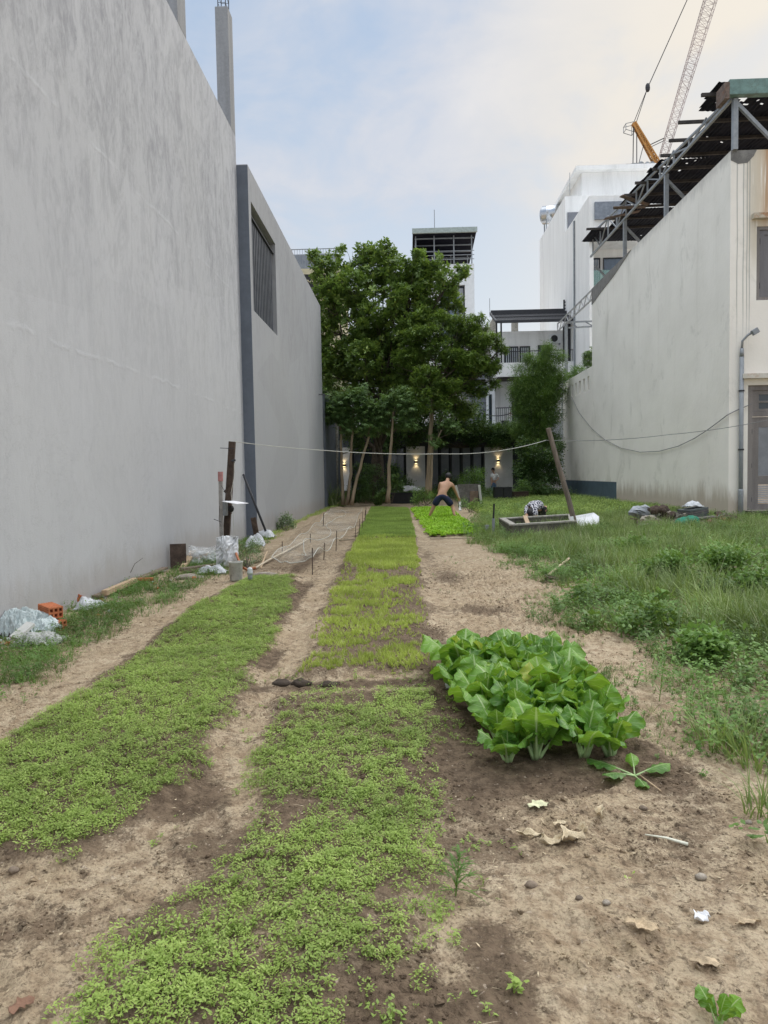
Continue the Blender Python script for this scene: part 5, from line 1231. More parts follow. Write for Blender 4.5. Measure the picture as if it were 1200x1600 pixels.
for i, (px, py, s, lab) in enumerate(((1030, 1095, .95, 'feathery upright weed on the sandy path right of the mustard patch'), (1062, 1080, .7, 'shorter feathery weed just behind and right of the feathery upright one'), (1075, 1128, .55, 'small bushy weed with drooping pods on the sandy path'), (1145, 1125, .7, 'thin spindly weed standing above the grass clump at the right edge'), (1010, 1075, .5, 'small feathery weed left of the upright one'))):
    plant('path_weed', lab, 'weed', px, py, T_amar(500+i), s, L_WEED, i, .12, 'feathery weeds on the path')
for i, (px, py, s, n, lab) in enumerate(((1130, 1165, 1.0, 90, 'strappy dark grass clump spilling over the sand near the right edge'), (1185, 1195, 1.1, 90, 'grass clump cut by the right edge of the frame'), (1200, 1270, .8, 60, 'lower grass tuft at the right frame edge'), (930, 985, 1.0, 80, 'wide grass tuft at the edge of the sandy path'), (1020, 945, 1.2, 110, 'tall bluish grass clump in the weedy area'), (1110, 955, 1.5, 120, 'tallest pale bluish grass clump near the right edge'), (1180, 990, 1.3, 110, 'dense dark grass clump behind the right-edge clumps'), (880, 920, .8, 70, 'grass tuft near the hoe'))):
    plant('grass_clump', lab, 'grass clump', px, py, T_grass(520+i, n, .30, .009, .13, 1.5), s, L_GRASS, i, .05, 'grass clumps at the right')
for i, (px, py, s, lab) in enumerate(((870+10, 1690, 1, ''),)): pass
plant('seedling', 'single bright seedling near the bottom of the bare soil', 'seedling', 803, 1552, T_weed(601, 22, .04, .05, .024, .6), 1.1, L_SEED, 3)
p = G(1122, 1606); o_ = empty('seedling', p, 'broad-leaved seedling at the bottom edge right of centre', 'seedling')
me, ms = mustard_plant(999, .10, 5)
for nm, mm in (('leaves', me), ('stalks', ms)): q = bpy.data.objects.new(nm, mm); COL.objects.link(q); q.parent = o_
plant('seedling', 'tiny two-leaved seedling in the middle of the bare sandy soil', 'seedling', 979, 1385, T_rosette(603, 4, .03, .014, .3, .9), .8, L_SEED, 5, dz=.03)
plant('seedling', 'tall thin volunteer stem between the near bed and bare soil', 'seedling', 712, 1400, T_amar(604, .20), .9, L_WEED, 6)
for i, (px, py, s, lab) in enumerate(((920, 985, 1.0, 'light broad-leaved weed in the long grass, left one'), (1035, 950, 1.3, 'broad heart-leaved weed in the long grass'), (1050, 1000, .9, 'yellowish broad-leaved weed below the bluish grass'))):
    plant('broadleaf_weed', lab, 'weed', px, py, T_rosette(620+i, 12, .10, .08, -.1, 1.0), s, L_WEED, i, .1, dz=.12)

for i, (px, py, s, lab) in enumerate(((1000, 872, 1.0, 'dark leafy weed clump behind the hoe'), (1052, 902, 1.0, 'dark leafy weed clump in the middle of the long grass'), (1128, 905, 1.35, 'tall dark leafy weed near the right frame edge'), (960, 862, .5, 'small leafy weed clump right of the hoe handle'), (1180, 945, 1.2, 'leafy weed clump cut by the right frame edge'), (1020, 990, .75, 'leafy weed at the front edge of the long grass'), (1100, 1035, .8, 'leafy weed spilling onto the sand below the bluish grass'), (935, 945, .5, 'leafy weed on the path side of the long grass'))):
    p = G(px, py); bb = [(p+Vector((g.normal()*.20*s, g.normal()*.20*s, (.08+.20*g.random())*s)), .11*s*g.uniform(.5, 1.2)) for _ in range(8)]
    shrub('leafy_weed', lab, 'weed', p, bb, [T_sprig(800+k, 9, .05, .5, .10) for k in range(3)], 3600/s, (.8, 1.5), L_WEED, 810+i, group='leafy weed clumps in the long grass', hole=.42, hs=8)

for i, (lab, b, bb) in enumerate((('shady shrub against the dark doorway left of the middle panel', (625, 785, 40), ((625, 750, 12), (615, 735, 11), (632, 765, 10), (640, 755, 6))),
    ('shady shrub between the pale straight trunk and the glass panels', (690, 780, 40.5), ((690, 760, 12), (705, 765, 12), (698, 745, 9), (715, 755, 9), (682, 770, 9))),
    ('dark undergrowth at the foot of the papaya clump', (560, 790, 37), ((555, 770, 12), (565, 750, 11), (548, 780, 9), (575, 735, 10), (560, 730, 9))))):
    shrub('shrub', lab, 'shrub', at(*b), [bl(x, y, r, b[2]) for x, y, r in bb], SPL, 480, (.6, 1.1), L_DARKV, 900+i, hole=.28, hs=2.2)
# ================================================================ people
def skin(name, J, E, mat, parent, root=0, sub=2, loc=None):
    """J: list of (Vector world, radius or (rx,ry)); grown with a skin modifier, then frozen into a mesh"""
    me = bpy.data.meshes.new(name); o = Vector(parent.location) if parent else Vector(loc)
    me.from_pydata([tuple(Vector(j[0])-o) for j in J], E, []); me.materials.append(mat)
    ob = bpy.data.objects.new(name, me); COL.objects.link(ob)
    sm = ob.modifiers.new('skin', 'SKIN'); sm.use_smooth_shade = True; sm.branch_smoothing = .6
    if not me.skin_vertices: me.attributes
    sv = me.skin_vertices[0].data if me.skin_vertices else None
    if sv is None:
        return ob
    for i, j in enumerate(J):
        r = j[1] if hasattr(j[1], '__len__') else (j[1], j[1]); sv[i].radius = (r[0]*1.16, r[1]*1.16); sv[i].use_root = (i == root)
    ss = ob.modifiers.new('sub', 'SUBSURF'); ss.levels = ss.render_levels = sub
    dg = bpy.context.evaluated_depsgraph_get(); ev = ob.evaluated_get(dg); nm = bpy.data.meshes.new_from_object(ev); ob.modifiers.clear(); ob.data = nm
    nm.polygons.foreach_set('use_smooth', [True]*len(nm.polygons))
    if parent: ob.parent = parent
    else: ob.location = loc
    return ob
def chain(a, b, n): a, b = Vector(a), Vector(b); return [a.lerp(b, i/n) for i in range(n+1)]
def figure(root, J, mat, hair_mat, face, hand_dir=None):
    """J dict of joints -> one continuous skinned body with fingers; face: direction the head looks"""
    L = []; E = []; ix = {}
    def add(k, p, r, par=None):
        ix[k] = len(L); L.append((Vector(p), r))
        if par is not None: E.append((ix[par], ix[k]))
    pel, nek, hd = J['pelvis'], J['neck'], J['head']; ch = pel.lerp(nek, .72); wa = pel.lerp(nek, .33)
    add('pelvis', pel, (.125, .10)); add('waist', wa, (.115, .09), 'pelvis'); add('chest', ch, (.185, .12), 'waist'); add('neck', nek, .052, 'chest'); add('throat', nek.lerp(hd, .45), .05, 'neck')
    hdir = (hd-nek).normalized(); add('skull', hd-hdir*.02, (.088, .092), 'throat'); add('crown', hd+hdir*.05, (.072, .078), 'skull')
    f = Vector(face).normalized()
    for s in 'LR':
        sh, el_, wr = J['sh'+s], J['el'+s], J['wr'+s]
        add('s'+s, sh, .058, 'chest'); add('ua'+s, sh.lerp(el_, .5), .046, 's'+s); add('e'+s, el_, .038, 'ua'+s); add('fa'+s, el_.lerp(wr, .4), .036, 'e'+s); add('w'+s, wr, .024, 'fa'+s)
        d = (wr-el_).normalized(); sd_ = d.cross(Vector((0, 1, .3))).normalized(); add('p'+s, wr+d*.055, (.036, .018), 'w'+s)
        for k in range(4):
            b = wr+d*.095+sd_*(.030-.020*k); add('f%d'%k+s, b, .0095, 'p'+s); add('g%d'%k+s, b+d*.035+Vector((0, .01, -.006)), .0085, 'f%d'%k+s); add('h%d'%k+s, b+d*(.055+.012*(k in (1, 2)))+Vector((0, .026, -.014)), .007, 'g%d'%k+s)
        tb = wr+d*.04+sd_*.038; add('t'+s, tb, .011, 'p'+s); add('u'+s, tb+d*.035+sd_*.018, .009, 't'+s)
        hp, kn, an = J['hip'+s], J['kn'+s], J['an'+s]
        add('h'+s, hp, .088, 'pelvis'); add('th'+s, hp.lerp(kn, .5), .076, 'h'+s); add('k'+s, kn, .055, 'th'+s); add('ca'+s, kn.lerp(an, .35), .056, 'k'+s); add('a'+s, an, .036, 'ca'+s)
        add('ft'+s, an+Vector(J['toe'+s])*.5+Vector((0, 0, -.05)), .034, 'a'+s); add('to'+s, an+Vector(J['toe'+s])+Vector((0, 0, -.058)), .028, 'ft'+s)
    body = skin('body', L, E, mat, root)
    # face features and ears, part of the head
    r_ = f.cross(hdir).normalized(); m = MB()
    hm = MB()
    hm.blob(hd+hdir*.002-f*.032, (.110, .114, .120), 5, .06, 14, 10); hair = hm.build('hair', hair_mat, root, smooth=True)
    nm = MB()
    nm.blob(hd+f*.088-hdir*.012, (.015, .018, .022), 1, 0, 8, 6)
    for s in (-1, 1): nm.blob(hd+r_*.083*s-hdir*.01, (.016, .02, .028), 2, 0, 8, 6)
    nm.build('nose_and_ears', mat, root, smooth=True)
    em = MB()
    for s in (-1, 1): em.blob(hd+f*.079+r_*.032*s+hdir*.012, .011, 1, 0, 8, 6)
    em.build('eye', M_HAIR, root, smooth=True)
    lm_ = MB().blob(hd+f*.080-hdir*.048, (.020, .012, .006), 1, 0, 8, 6); lm_.build('mouth', simple('lips', (.35, .12, .10)), root, smooth=True)
    return body
def A(px, py, d): return at(px, py, d)
# --- shirtless man stepping over the lettuce
mf = G(690, 811); root = empty('person', Vector((mf.x, 23.15, mf.z)), 'shirtless man in navy shorts and sandals straddling the lettuce bed', 'person')
J = dict(pelvis=A(690.5, 773, 23.1), neck=A(698.5, 750.8, 23.3), head=A(701.5, 744.6, 23.42), shL=A(688.5, 754.5, 23.25), shR=A(706.5, 756.5, 23.3),
         elL=A(685.5, 767, 23.4), wrL=A(691, 777, 23.75), elR=A(711.5, 767.5, 23.5), wrR=A(716, 777.5, 23.7),
         hipL=A(686, 776, 23.1), hipR=A(695.5, 776, 23.1), knL=A(677.5, 792, 23.2), knR=A(707.5, 792, 23.2), anL=A(671.5, 809, 23.25), anR=A(710, 809, 23.05),
         toeL=(-.03, .16, 0), toeR=(.16, .06, 0))
gl_ = hz(J['anR'].x, J['anR'].y)
for k in ('anL', 'anR'): J[k].z = hz(J[k].x, J[k].y)+.09
figure(root, J, M_SKIN, M_HAIR, (.55, .8, -.25))
L = [(J['pelvis']+Vector((0, 0, .10)), (.148, .122)), (J['pelvis'], (.16, .135)), (J['hipL'], .112), (J['hipL'].lerp(J['knL'], .5), .108), (J['hipL'].lerp(J['knL'], .88), .10), (J['hipR'], .112), (J['hipR'].lerp(J['knR'], .5), .108), (J['hipR'].lerp(J['knR'], .88), .10)]
skin('shorts', L, [(0, 1), (1, 2), (2, 3), (3, 4), (1, 5), (5, 6), (6, 7)], M_NAVY, root, 1)
for s in 'LR':
    a = J['an'+s]; t_ = Vector(J['toe'+s]); MB().bar(a+Vector((0, 0, -.085))-t_*.35, a+Vector((0, 0, -.085))+t_*1.25, .10, .02).tube([a+t_*.75+Vector((-.05, 0, -.07)), a+t_*.75+Vector((0, 0, -.02)), a+t_*.75+Vector((.05, 0, -.07))], .012, 6).build('sandal', M_BLACK, root)
# --- woman standing on the terrace
root = empty('person', Vector((A(771, 772, 42.2).x, 42.2, .195)), 'woman in a white blouse and blue jeans standing on the terrace', 'person')
J = dict(pelvis=A(771.5, 753, 42.2), neck=A(772, 739.5, 42.2), head=A(770, 733.8, 42.15), shL=A(768, 741, 42.2), shR=A(776.5, 741.5, 42.2), elL=A(767.5, 748, 42.1), wrL=A(767.8, 754, 42.05), elR=A(778.6, 748, 42.1), wrR=A(775, 751.5, 42.0),
         hipL=A(769.5, 755, 42.2), hipR=A(773.6, 755, 42.2), knL=A(769.5, 763, 42.2), knR=A(772.8, 763, 42.2), anL=A(769.3, 770, 42.2), anR=A(772.5, 770, 42.2), toeL=(-.03, -.15, 0), toeR=(.05, -.15, 0))
for k in ('anL', 'anR'): J[k].z = .195+.085
figure(root, J, M_SKINL, M_HAIR, (-.6, -.75, -.2))
L = [(J['neck']+Vector((0, 0, -.04)), .07), (J['pelvis'].lerp(J['neck'], .72), (.165, .125)), (J['pelvis'].lerp(J['neck'], .35), (.145, .115)), (J['pelvis']+Vector((0, 0, .05)), (.15, .12)), (J['shL'], .08), (J['shL'].lerp(J['elL'], .8), .068), (J['shR'], .08), (J['shR'].lerp(J['elR'], .8), .068)]
skin('blouse', L, [(0, 1), (1, 2), (2, 3), (1, 4), (4, 5), (1, 6), (6, 7)], M_SHIRT, root, 1)
L = [(J['pelvis']+Vector((0, 0, .06)), (.14, .11)), (J['pelvis'], (.155, .12)), (J['hipL'], .10), (J['knL'], .095), (J['anL'], .11), (J['hipR'], .10), (J['knR'], .095), (J['anR'], .11)]
skin('jeans', L, [(0, 1), (1, 2), (2, 3), (3, 4), (1, 5), (5, 6), (6, 7)], M_JEAN, root, 1)
MB().blob(J['head']+Vector((.05, .11, -.05)), (.05, .06, .10), 3, .1, 8, 6).build('hair', M_HAIR, root, smooth=True)
for s in 'LR': MB().blob(J['an'+s]+Vector(J['toe'+s])*.55+Vector((0, 0, -.05)), (.05, .13, .04), 2, 0, 10, 6).build('shoe', M_PAPER, root, smooth=True)
# --- person bending over behind the tank
d = 20.6; gz = hz(A(845, 812, d).x, d)
root = empty('person', Vector((A(846, 812, d).x, d, gz)), 'person in a black and white print top bending over behind the concrete tank', 'person')
J = dict(pelvis=A(845.5, 792, d+.15), neck=A(829.5, 795, d-.25), head=A(829, 803, d-.35), shL=A(823.5, 794, d-.2), shR=A(834, 796, d-.4), elL=A(823, 806, d-.45), wrL=A(825, 818, d-.5), elR=A(838, 808, d-.5), wrR=A(834, 818, d-.5),
         hipL=A(844, 795, d+.25), hipR=A(849.5, 795, d+.05), knL=A(843, 812, d+.2), knR=A(849, 812, d), anL=A(845, 826, d+.3), anR=A(850, 826, d+.1), toeL=(-.14, -.05, 0), toeR=(-.14, -.05, 0))
for k in ('anL', 'anR'): J[k].z = gz+.09
for k, q in (('knL', 'anL'), ('knR', 'anR')): J[k].z = gz+.42
figure(root, J, M_SKIN, M_HAIR, (-.45, -.3, -.85))
MB().blob(J['head']+Vector((0, -.02, .02)), (.135, .13, .14), 8, .08, 14, 10).build('hair', M_HAIR, root, smooth=True)
P_, N_ = J['pelvis'], J['neck']; hump = Vector((0, 0, .07))
L = [(N_+Vector((.02, 0, .02)), (.12, .12)), (P_.lerp(N_, .7)+hump, (.20, .17)), (P_.lerp(N_, .35)+hump*1.2, (.19, .17)), (P_+Vector((-.03, 0, .03)), (.17, .15)), (J['shL'], .09), (J['shL'].lerp(J['elL'], .9), .07), (J['shR'], .09), (J['shR'].lerp(J['elR'], .9), .07)]
skin('blouse', L, [(0, 1), (1, 2), (2, 3), (1, 4), (4, 5), (1, 6), (6, 7)], M_PRINT, root, 1)
L = [(P_+Vector((.02, 0, .0)), (.17, .15)), (P_+Vector((.03, 0, -.06)), (.16, .14)), (J['hipL'], .11), (J['knL'], .08), (J['anL']+Vector((0, 0, .05)), .06), (J['hipR'], .11), (J['knR'], .08), (J['anR']+Vector((0, 0, .05)), .06)]
skin('trousers', L, [(0, 1), (1, 2), (2, 3), (3, 4), (1, 5), (5, 6), (6, 7)], M_BLACK, root, 1)
# ================================================================ things lying about
def rot(rx=0, ry=0, rz=0): return Matrix.Rotation(R(rz), 3, 'Z') @ Matrix.Rotation(R(ry), 3, 'Y') @ Matrix.Rotation(R(rx), 3, 'X')
def cloth(c, size, seed, hump, n=34, rough=.05, drop=.0, rag=.15, fr=4.0):
    """crumpled sheet: V,F of an n x n grid with folds, ragged outline"""
    u, v = np.meshgrid(np.linspace(-1, 1, n), np.linspace(-1, 1, n)); r = np.sqrt(u**2+v**2)
    k = 1+rag*(fbm(np.arctan2(v, u)*1.2+5, r*0+seed, 3, seed)-.5)*2
    x = u*size[0]/2*k+.04*(fbm(u*fr, v*fr, 3, seed+4)-.5)*size[0]; y = v*size[1]/2*k+.04*(fbm(u*fr, v*fr, 3, seed+5)-.5)*size[1]
    wa = u*math.cos(seed)+v*math.sin(seed)+.55*(fbm(u*1.3, v*1.3, 2, seed+7)-.5)*2; wb = -u*math.sin(seed)+v*math.cos(seed)+.5*(fbm(u*1.1+4, v*1.1, 2, seed+8)-.5)*2
    fold = 1-np.abs(2*fbm(wa*fr*1.1+2, wb*fr*.28, 3, seed+1)-1); z = hump*np.clip(1-r*r, 0, 1)**.7*(.55+.9*fbm(u*1.6+3, v*1.6, 2, seed+2)) + rough*(fold-.6)*2 + rough*.15*(fbm(u*fr*2.4, v*fr*2.4, 3, seed+3)-.5)
    V = np.stack([x, y, z], -1).reshape(-1, 3)+np.array(c); i = np.arange((n-1)**2); a, b = i//(n-1), i % (n-1); q = a*n+b
    return V, np.stack([q, q+1, q+n+1, q+n], 1)
def drape(name, label, cat, c, size, seed, hump, mat, rough=.05, n=34, M=None, **kw):
    V, Fq = cloth((0, 0, 0), size, seed, hump, n, rough, **kw)
    if M is not None: V = V @ np.array(M).T
    V = V+np.array(c); o = npobj(name, V, Fq, mat, smooth=True, loc=tuple(c))
    sd_ = o.modifiers.new('thick', 'SOLIDIFY'); sd_.thickness = .004
    return tag(o, label, cat)
def hollow_brick(px, py, label, rz=0, rx=0, dz=.05, ry=0, s=1.0):
    p = G(px, py, dz*s); e = empty('hollow_brick', p, label, 'brick', 'orange hollow bricks')
    m_ = rot(rx, ry, rz); L, W, Hh = .20*s, .12*s, .095*s; m = MB()
    # extruded along local x with 2x3 holes: walls between holes
    ys_ = [-.5, -.42, -.22, -.10, .10, .22, .42, .5]; zs_ = [-.5, -.38, -.08, .08, .38, .5]
    for j in (0, 2, 4, 6): m.obox(p+m_ @ Vector((0, (ys_[j]+ys_[j+1])/2*W, 0)), (L, (ys_[j+1]-ys_[j])*W, Hh), m_)
    for i in (1, 3, 5):
        for j in (0, 2, 4): m.obox(p+m_ @ Vector((0, (ys_[i]+ys_[i+1])/2*W, (zs_[j]+zs_[j+1])/2*Hh)), (L*.996, (ys_[i+1]-ys_[i])*W, (zs_[j+1]-zs_[j])*Hh), m_)
    m.build('shell', M_BRICK, e)
    rb_ = MB()
    for k in range(6): rb_.obox(p+m_ @ Vector((0, (-.42+k*.168)*W, Hh/2+.001)), (L*.99, .0035, .004), m_)
    for k in range(5): rb_.obox(p+m_ @ Vector((0, -W/2-.001, (-.36+k*.18)*Hh)), (L*.99, .004, .0035), m_)
    rb_.build('ribs', M_BRICK, e); MB().obox(p, (L*.55, W*.84, Hh*.76), m_).build('core', M_BRICKD, e)  # dark core set inside, painting the shade of the holes
    return e
hollow_brick(80, 980, 'bright orange hollow brick resting on another by the plastic sheet', -38, 0, .145, 5, 1.2)
hollow_brick(86, 984, 'darker hollow brick lying under the bright orange one', -30, 0, .05, 0, 1.05)
hollow_brick(126, 944, 'broken orange brick tilted among weeds behind the pair', 70, 20, .08, 30, .9)
drape('plastic_sheet', 'crumpled pale blue-green plastic sheet heaped against the grey wall', 'plastic sheet', G(38, 988, .01), (.68, .42), 3, .17, simple('milky_plastic', (.50, .57, .57), .55, .22, 9, .5, streak=False, dirt=((.30, .33, .32), .5)), .085, 90, fr=9)
drape('plastic_sack', 'torn translucent white sack spilling in front of the plastic sheet', 'sack', G(62, 1006, .0), (.42, .26), 8, .07, simple('white_sack', (.58, .59, .56), .6, .2, 20, .4, dirt=((.3, .28, .24), .6)), .06, 60, fr=8)
p = G(36, 1005, .10); tag(MB().obox(p, (.10, .22, .035), rot(28, 6, -20)).build('foam_offcut', simple('grey_white_foam', (.58, .58, .55), .7, .05, 20, .1), loc=p, bevel=.004), 'small pale slab leaning on the plastic sheet', 'slab')
p = G(14, 985, .06); tag(MB().blob(p, (.15, .13, .10), 5, .12, 14, 9).build('stone', M_STONE, loc=p, smooth=True), 'rounded grey lump half under the plastic sheet', 'stone')
drape('plastic_bag', 'crumpled white plastic bag by the broken brick', 'plastic bag', G(134, 952, .02), (.20, .24), 12, .10, M_PLAST, .03, 26)
drape('plastic_bag', 'flattened pale plastic scrap right of the broken brick', 'plastic bag', G(150, 948, .02), (.22, .12), 13, .05, M_PLAST, .02, 22)
drape('plastic_bag', 'thin clear plastic wisp blown against the wall above the bricks', 'plastic bag', G(157, 928, .05), (.16, .14), 14, .13, M_FILM, .03, 20)
def plank(name, label, cat, a, b, w_, h_, mat, up=(0, 0, 1), bev=.003):
    a, b = Vector(a), Vector(b); return tag(MB().bar(a, b, w_, h_, up).build(name, mat, loc=(a+b)/2, bevel=bev), label, cat)
plank('timber', 'brown timber length along the wall behind the broken brick', 'timber', G(68, 955, .05), G(110, 944, .06), .05, .04, M_WOOD)
plank('timber', 'short orange-brown timber among the wall weeds', 'timber', G(163, 935, .07), G(212, 915, .08), .07, .07, M_WOODP)
plank('timber', 'reddish brick-coloured strip beyond the orange-brown timber', 'timber', G(205, 915, .08), G(240, 912, .06), .06, .04, M_BRICK)
plank('timber', 'long grey board lying at the wall foot before the dark upright board', 'timber', G(150, 938, .05), G(258, 893, .06), .10, .03, M_WOOD)
plank('timber', 'pale plank leaning across the foot of the dark upright board', 'timber', G(283, 893, .02), G(303, 878, .20), .10, .03, M_WOODP)
plank('timber', 'grey plank lying flat right of the dark upright board', 'timber', G(284, 896, .06), G(338, 888, .05), .12, .05, M_WOOD)
plank('timber', 'small stick lying on the bank in the wall weeds', 'stick', G(180, 962, .03), G(194, 966, .03), .02, .012, M_WOODP)
c = G(283, 890); tag(MB().obox(c+Vector((-.08, .12, .21)), (.26, .035, .42), rot(-8, 0, 16)).build('board', M_WOODD, loc=c, bevel=.004), 'dark square board standing against the grey wall', 'board')
c = G(296, 905); tag(MB().blob(c+Vector((0, 0, .03)), (.22, .1, .05), 9, .3).build('rubble', M_STONE, loc=c), 'low heap of grey rubble before the planks', 'rubble')
# twig
c = G(197, 912); tag(MB().tube([c, c+Vector((.03, .05, .12)), c+Vector((.10, .1, .28)), c+Vector((.22, .1, .36))], [.005, .004, .003, .002], 5).build('twig', M_LIMB, loc=c), 'thin bare twig curving up against the grey wall', 'twig')

# posts with the meter boxes
DP = 12.6
def post(name, label, pts, r, mat, n=8, sq=False):
    e = empty(name, pts[0], label, 'post'); m = MB()
    if sq: 
        for a, b in zip(pts[:-1], pts[1:]): m.bar(a, b, r*2, r*1.6)
    else: m.tube(pts, [r*q for q in np.linspace(1.05, .9, len(pts))], n)
    m.build('shaft', mat, e, bevel=.004 if sq else 0); return e
a, b, c = at(352, 872, DP), at(357, 785, DP), at(363, 690, DP)
e = post('wooden_post', 'tall dark rotting wooden post with wires against the grey wall', [a, b, c], .055, M_WOODD, sq=True)
m = MB()
m.tube([at(344, 700, DP-.08), at(366, 701, DP-.08)], .006, 5).tube([at(362, 720, DP-.08), at(368, 719, DP-.08)], .02, 6)
m.build('crossbar', M_DARK, e)
MB().tube([at(366, 724, DP-.1), at(366, 745, DP-.1), at(361, 770, DP-.1), at(364, 800, DP-.1), at(366, 840, DP-.1)], .004, 5).build('cable', M_CORD, e)
MB().box(a.x-.0, a.x+.09, DP-.16, DP-.06, at(350, 805, DP).z, at(350, 782, DP).z).build('meter_box', M_STEEL, e, bevel=.006)
MB().blob(at(361, 795, DP-.12), (.055, .05, .06), 2, .2, 10, 7).build('insulator', M_BLACK, e)
MB().bar(at(352, 770, DP), at(360, 762, DP), .07).bar(at(353, 812, DP), at(360, 800, DP), .06).build('bracket', M_WOODD, e)
plank('paper_sheet', 'white paper sheet sticking out from the dark wooden post', 'paper', at(356, 783, DP-.15), at(379, 787, DP-.5), .24, .006, M_PAPER, bev=0)
e = post('wooden_post', 'shorter grey post with a pink top beside the dark one', [at(347, 872, DP-.15), at(345.5, 800, DP-.15), at(344.5, 738, DP-.15)], .032, simple('grey_post', (.33, .31, .29), .85, .2, 9, .3), sq=True)
MB().tube([at(344.6, 752, DP-.15), at(344.4, 737, DP-.15)], .046, 8).build('cap', simple('faded_pink_tape', (.42, .20, .19), .8, .2, 12), e)
MB().tube([at(334, 811, DP-.2), at(346, 816, DP-.2)], .005, 5).tube([at(345, 758, DP-.2), at(354, 772, DP-.2)], .004, 5).tube([at(343, 790, DP-.2), at(342, 812, DP-.2), at(345, 823, DP-.2)], .003, 5).build('wire', M_DARK, e)
tag(MB().tube([G(420, 842, 0), at(380, 741, 17.4)], .028, 8).build('metal_rod', M_DARK, loc=G(420, 842), smooth=True), 'dark metal rod leaning on the corner of the two grey buildings', 'rod')
c = G(402, 848); tag(MB().obox(c+Vector((-.05, .1, .27)), (.12, .06, .62), rot(0, -9, 0)).build('board', M_WOODD, loc=c), 'narrow black board leaning near the building corner', 'board')
drape('plastic_bag', 'white plastic bag at the foot of the leaning metal rod', 'plastic bag', G(414, 842, .05), (.5, .4), 23, .16, M_PLAST, .04, 28)
drape('plastic_bag', 'dirty white bag behind the variegated shrub', 'plastic bag', G(400, 862, .12), (.4, .3), 24, .20, M_PLAST, .04, 26)
# crumpled white sheet hung on a stake
Vm = rot(78, 0, 12); drape('crumpled_sheet', 'crumpled silvery white sheet hanging on the post base', 'plastic sheet', at(355, 862, 11.7), (.36, .50), 31, .06, simple('silver_white_sheet', (.66, .67, .68), .35, .15, 14, .4), .05, 40, M=Vm, fr=5)
drape('clear_sheet', 'clear plastic film slumped against the grey wall behind the posts', 'plastic sheet', at(330, 875, 12.4), (.7, .55), 32, .12, M_FILM, .05, 34, M=rot(60, 0, 20))
drape('plastic_bag', 'white plastic rolled up on the ground left of the bucket', 'plastic bag', G(332, 897, .03), (.42, .2), 33, .09, M_PLAST, .03, 30)
c = G(369, 907); e = empty('bucket', c, 'scuffed translucent plastic bucket by the corner of the seedling bed', 'bucket')
m = MB(); m.lathe(c, [(.085, .0), (.09, .02), (.098, .25), (.104, .26), (.104, .275), (.094, .275), (.086, .03)], 20); m.build('body', simple('grimy_translucent_plastic', (.42, .42, .38), .4, .15, 8, .2, dirt=((.12, .11, .09), .8)), e, smooth=True)
c = G(391, 909); e = empty('standpipe', c, 'short white capped pipe standing at the bed corner', 'pipe')
MB().lathe(c, [(.033, 0), (.033, .14)], 12).build('pipe', M_STEEL, e, smooth=True); MB().lathe(c, [(.041, .10), (.041, .135), (.034, .15), (.038, .17), (.028, .19), (.01, .195)], 12).build('cap', M_PLAST, e, smooth=True)
c = G(414, 902); tag(MB().blob(c+Vector((0, 0, .03)), (.20, .07, .045), 6, .25, 14, 8).build('stone', M_STONE, loc=c, smooth=True), 'long flat grey stone at the head of the seedling bed', 'stone')
# hose from the post down to the net bed edge
q = [at(364, 850, 12.0), at(370, 868, 11.6), at(377, 886, 11.0)]; q += [G(386, 893, .03), G(400, 890, .03), G(418, 880, .04), G(445, 866, .05), G(484, 846, .06)]
m = MB(); m.tube(q[:5], .022, 8); tag(m.build('hose', M_ORANGE, loc=q[3], smooth=True), 'orange-brown hose hanging down beside the post to the ground', 'hose')
tag(MB().tube(q[4:], .018, 8).build('bamboo_pole', simple('pale_bamboo', (.55, .47, .35), .7, .15, 8), loc=q[5], smooth=True), 'pale bent pole lying along the left edge of the netted bed', 'pole')
tag(MB().tube([G(407, 888, .0), at(417, 862, 12.6)], .016, 7).build('bamboo_pole', M_WOODP, loc=G(407, 888)), 'short pale stick propped up at the corner of the netted bed', 'pole')
# stakes of the netted bed
stk = [(488, 893, 856, 'foremost'), (506, 875, 848, 'second'), (525, 861, 829, 'third'), (555, 844, 821, 'fourth'), (561, 838, 811, 'fifth'), (566, 826, 799, 'sixth'), (570, 815, 797, 'seventh'), (505, 822, 802, 'far left'), (485, 848, 834, 'short left'), (441, 862, 846, 'left edge'), (571, 806, 793, 'farthest')]
tops = []
for px, pb, pt, lab in stk:
    p = G(px, pb, -.02); t_ = at(px+(1 if px > 500 else 0), pt, p.y); tops.append(t_)
    tag(MB().tube([p, t_], .008 if p.y < 20 else .012, 6).build('stake', M_WOODD, loc=p), '%s thin dark stake holding the net over the seed bed' % lab, 'stake', 'stakes round the netted bed')
m = MB(); 
def sag(a, b, s, n=10): a, b = Vector(a), Vector(b); return [a.lerp(b, i/n)-Vector((0, 0, 4*s*(i/n)*(1-i/n))) for i in range(n+1)]
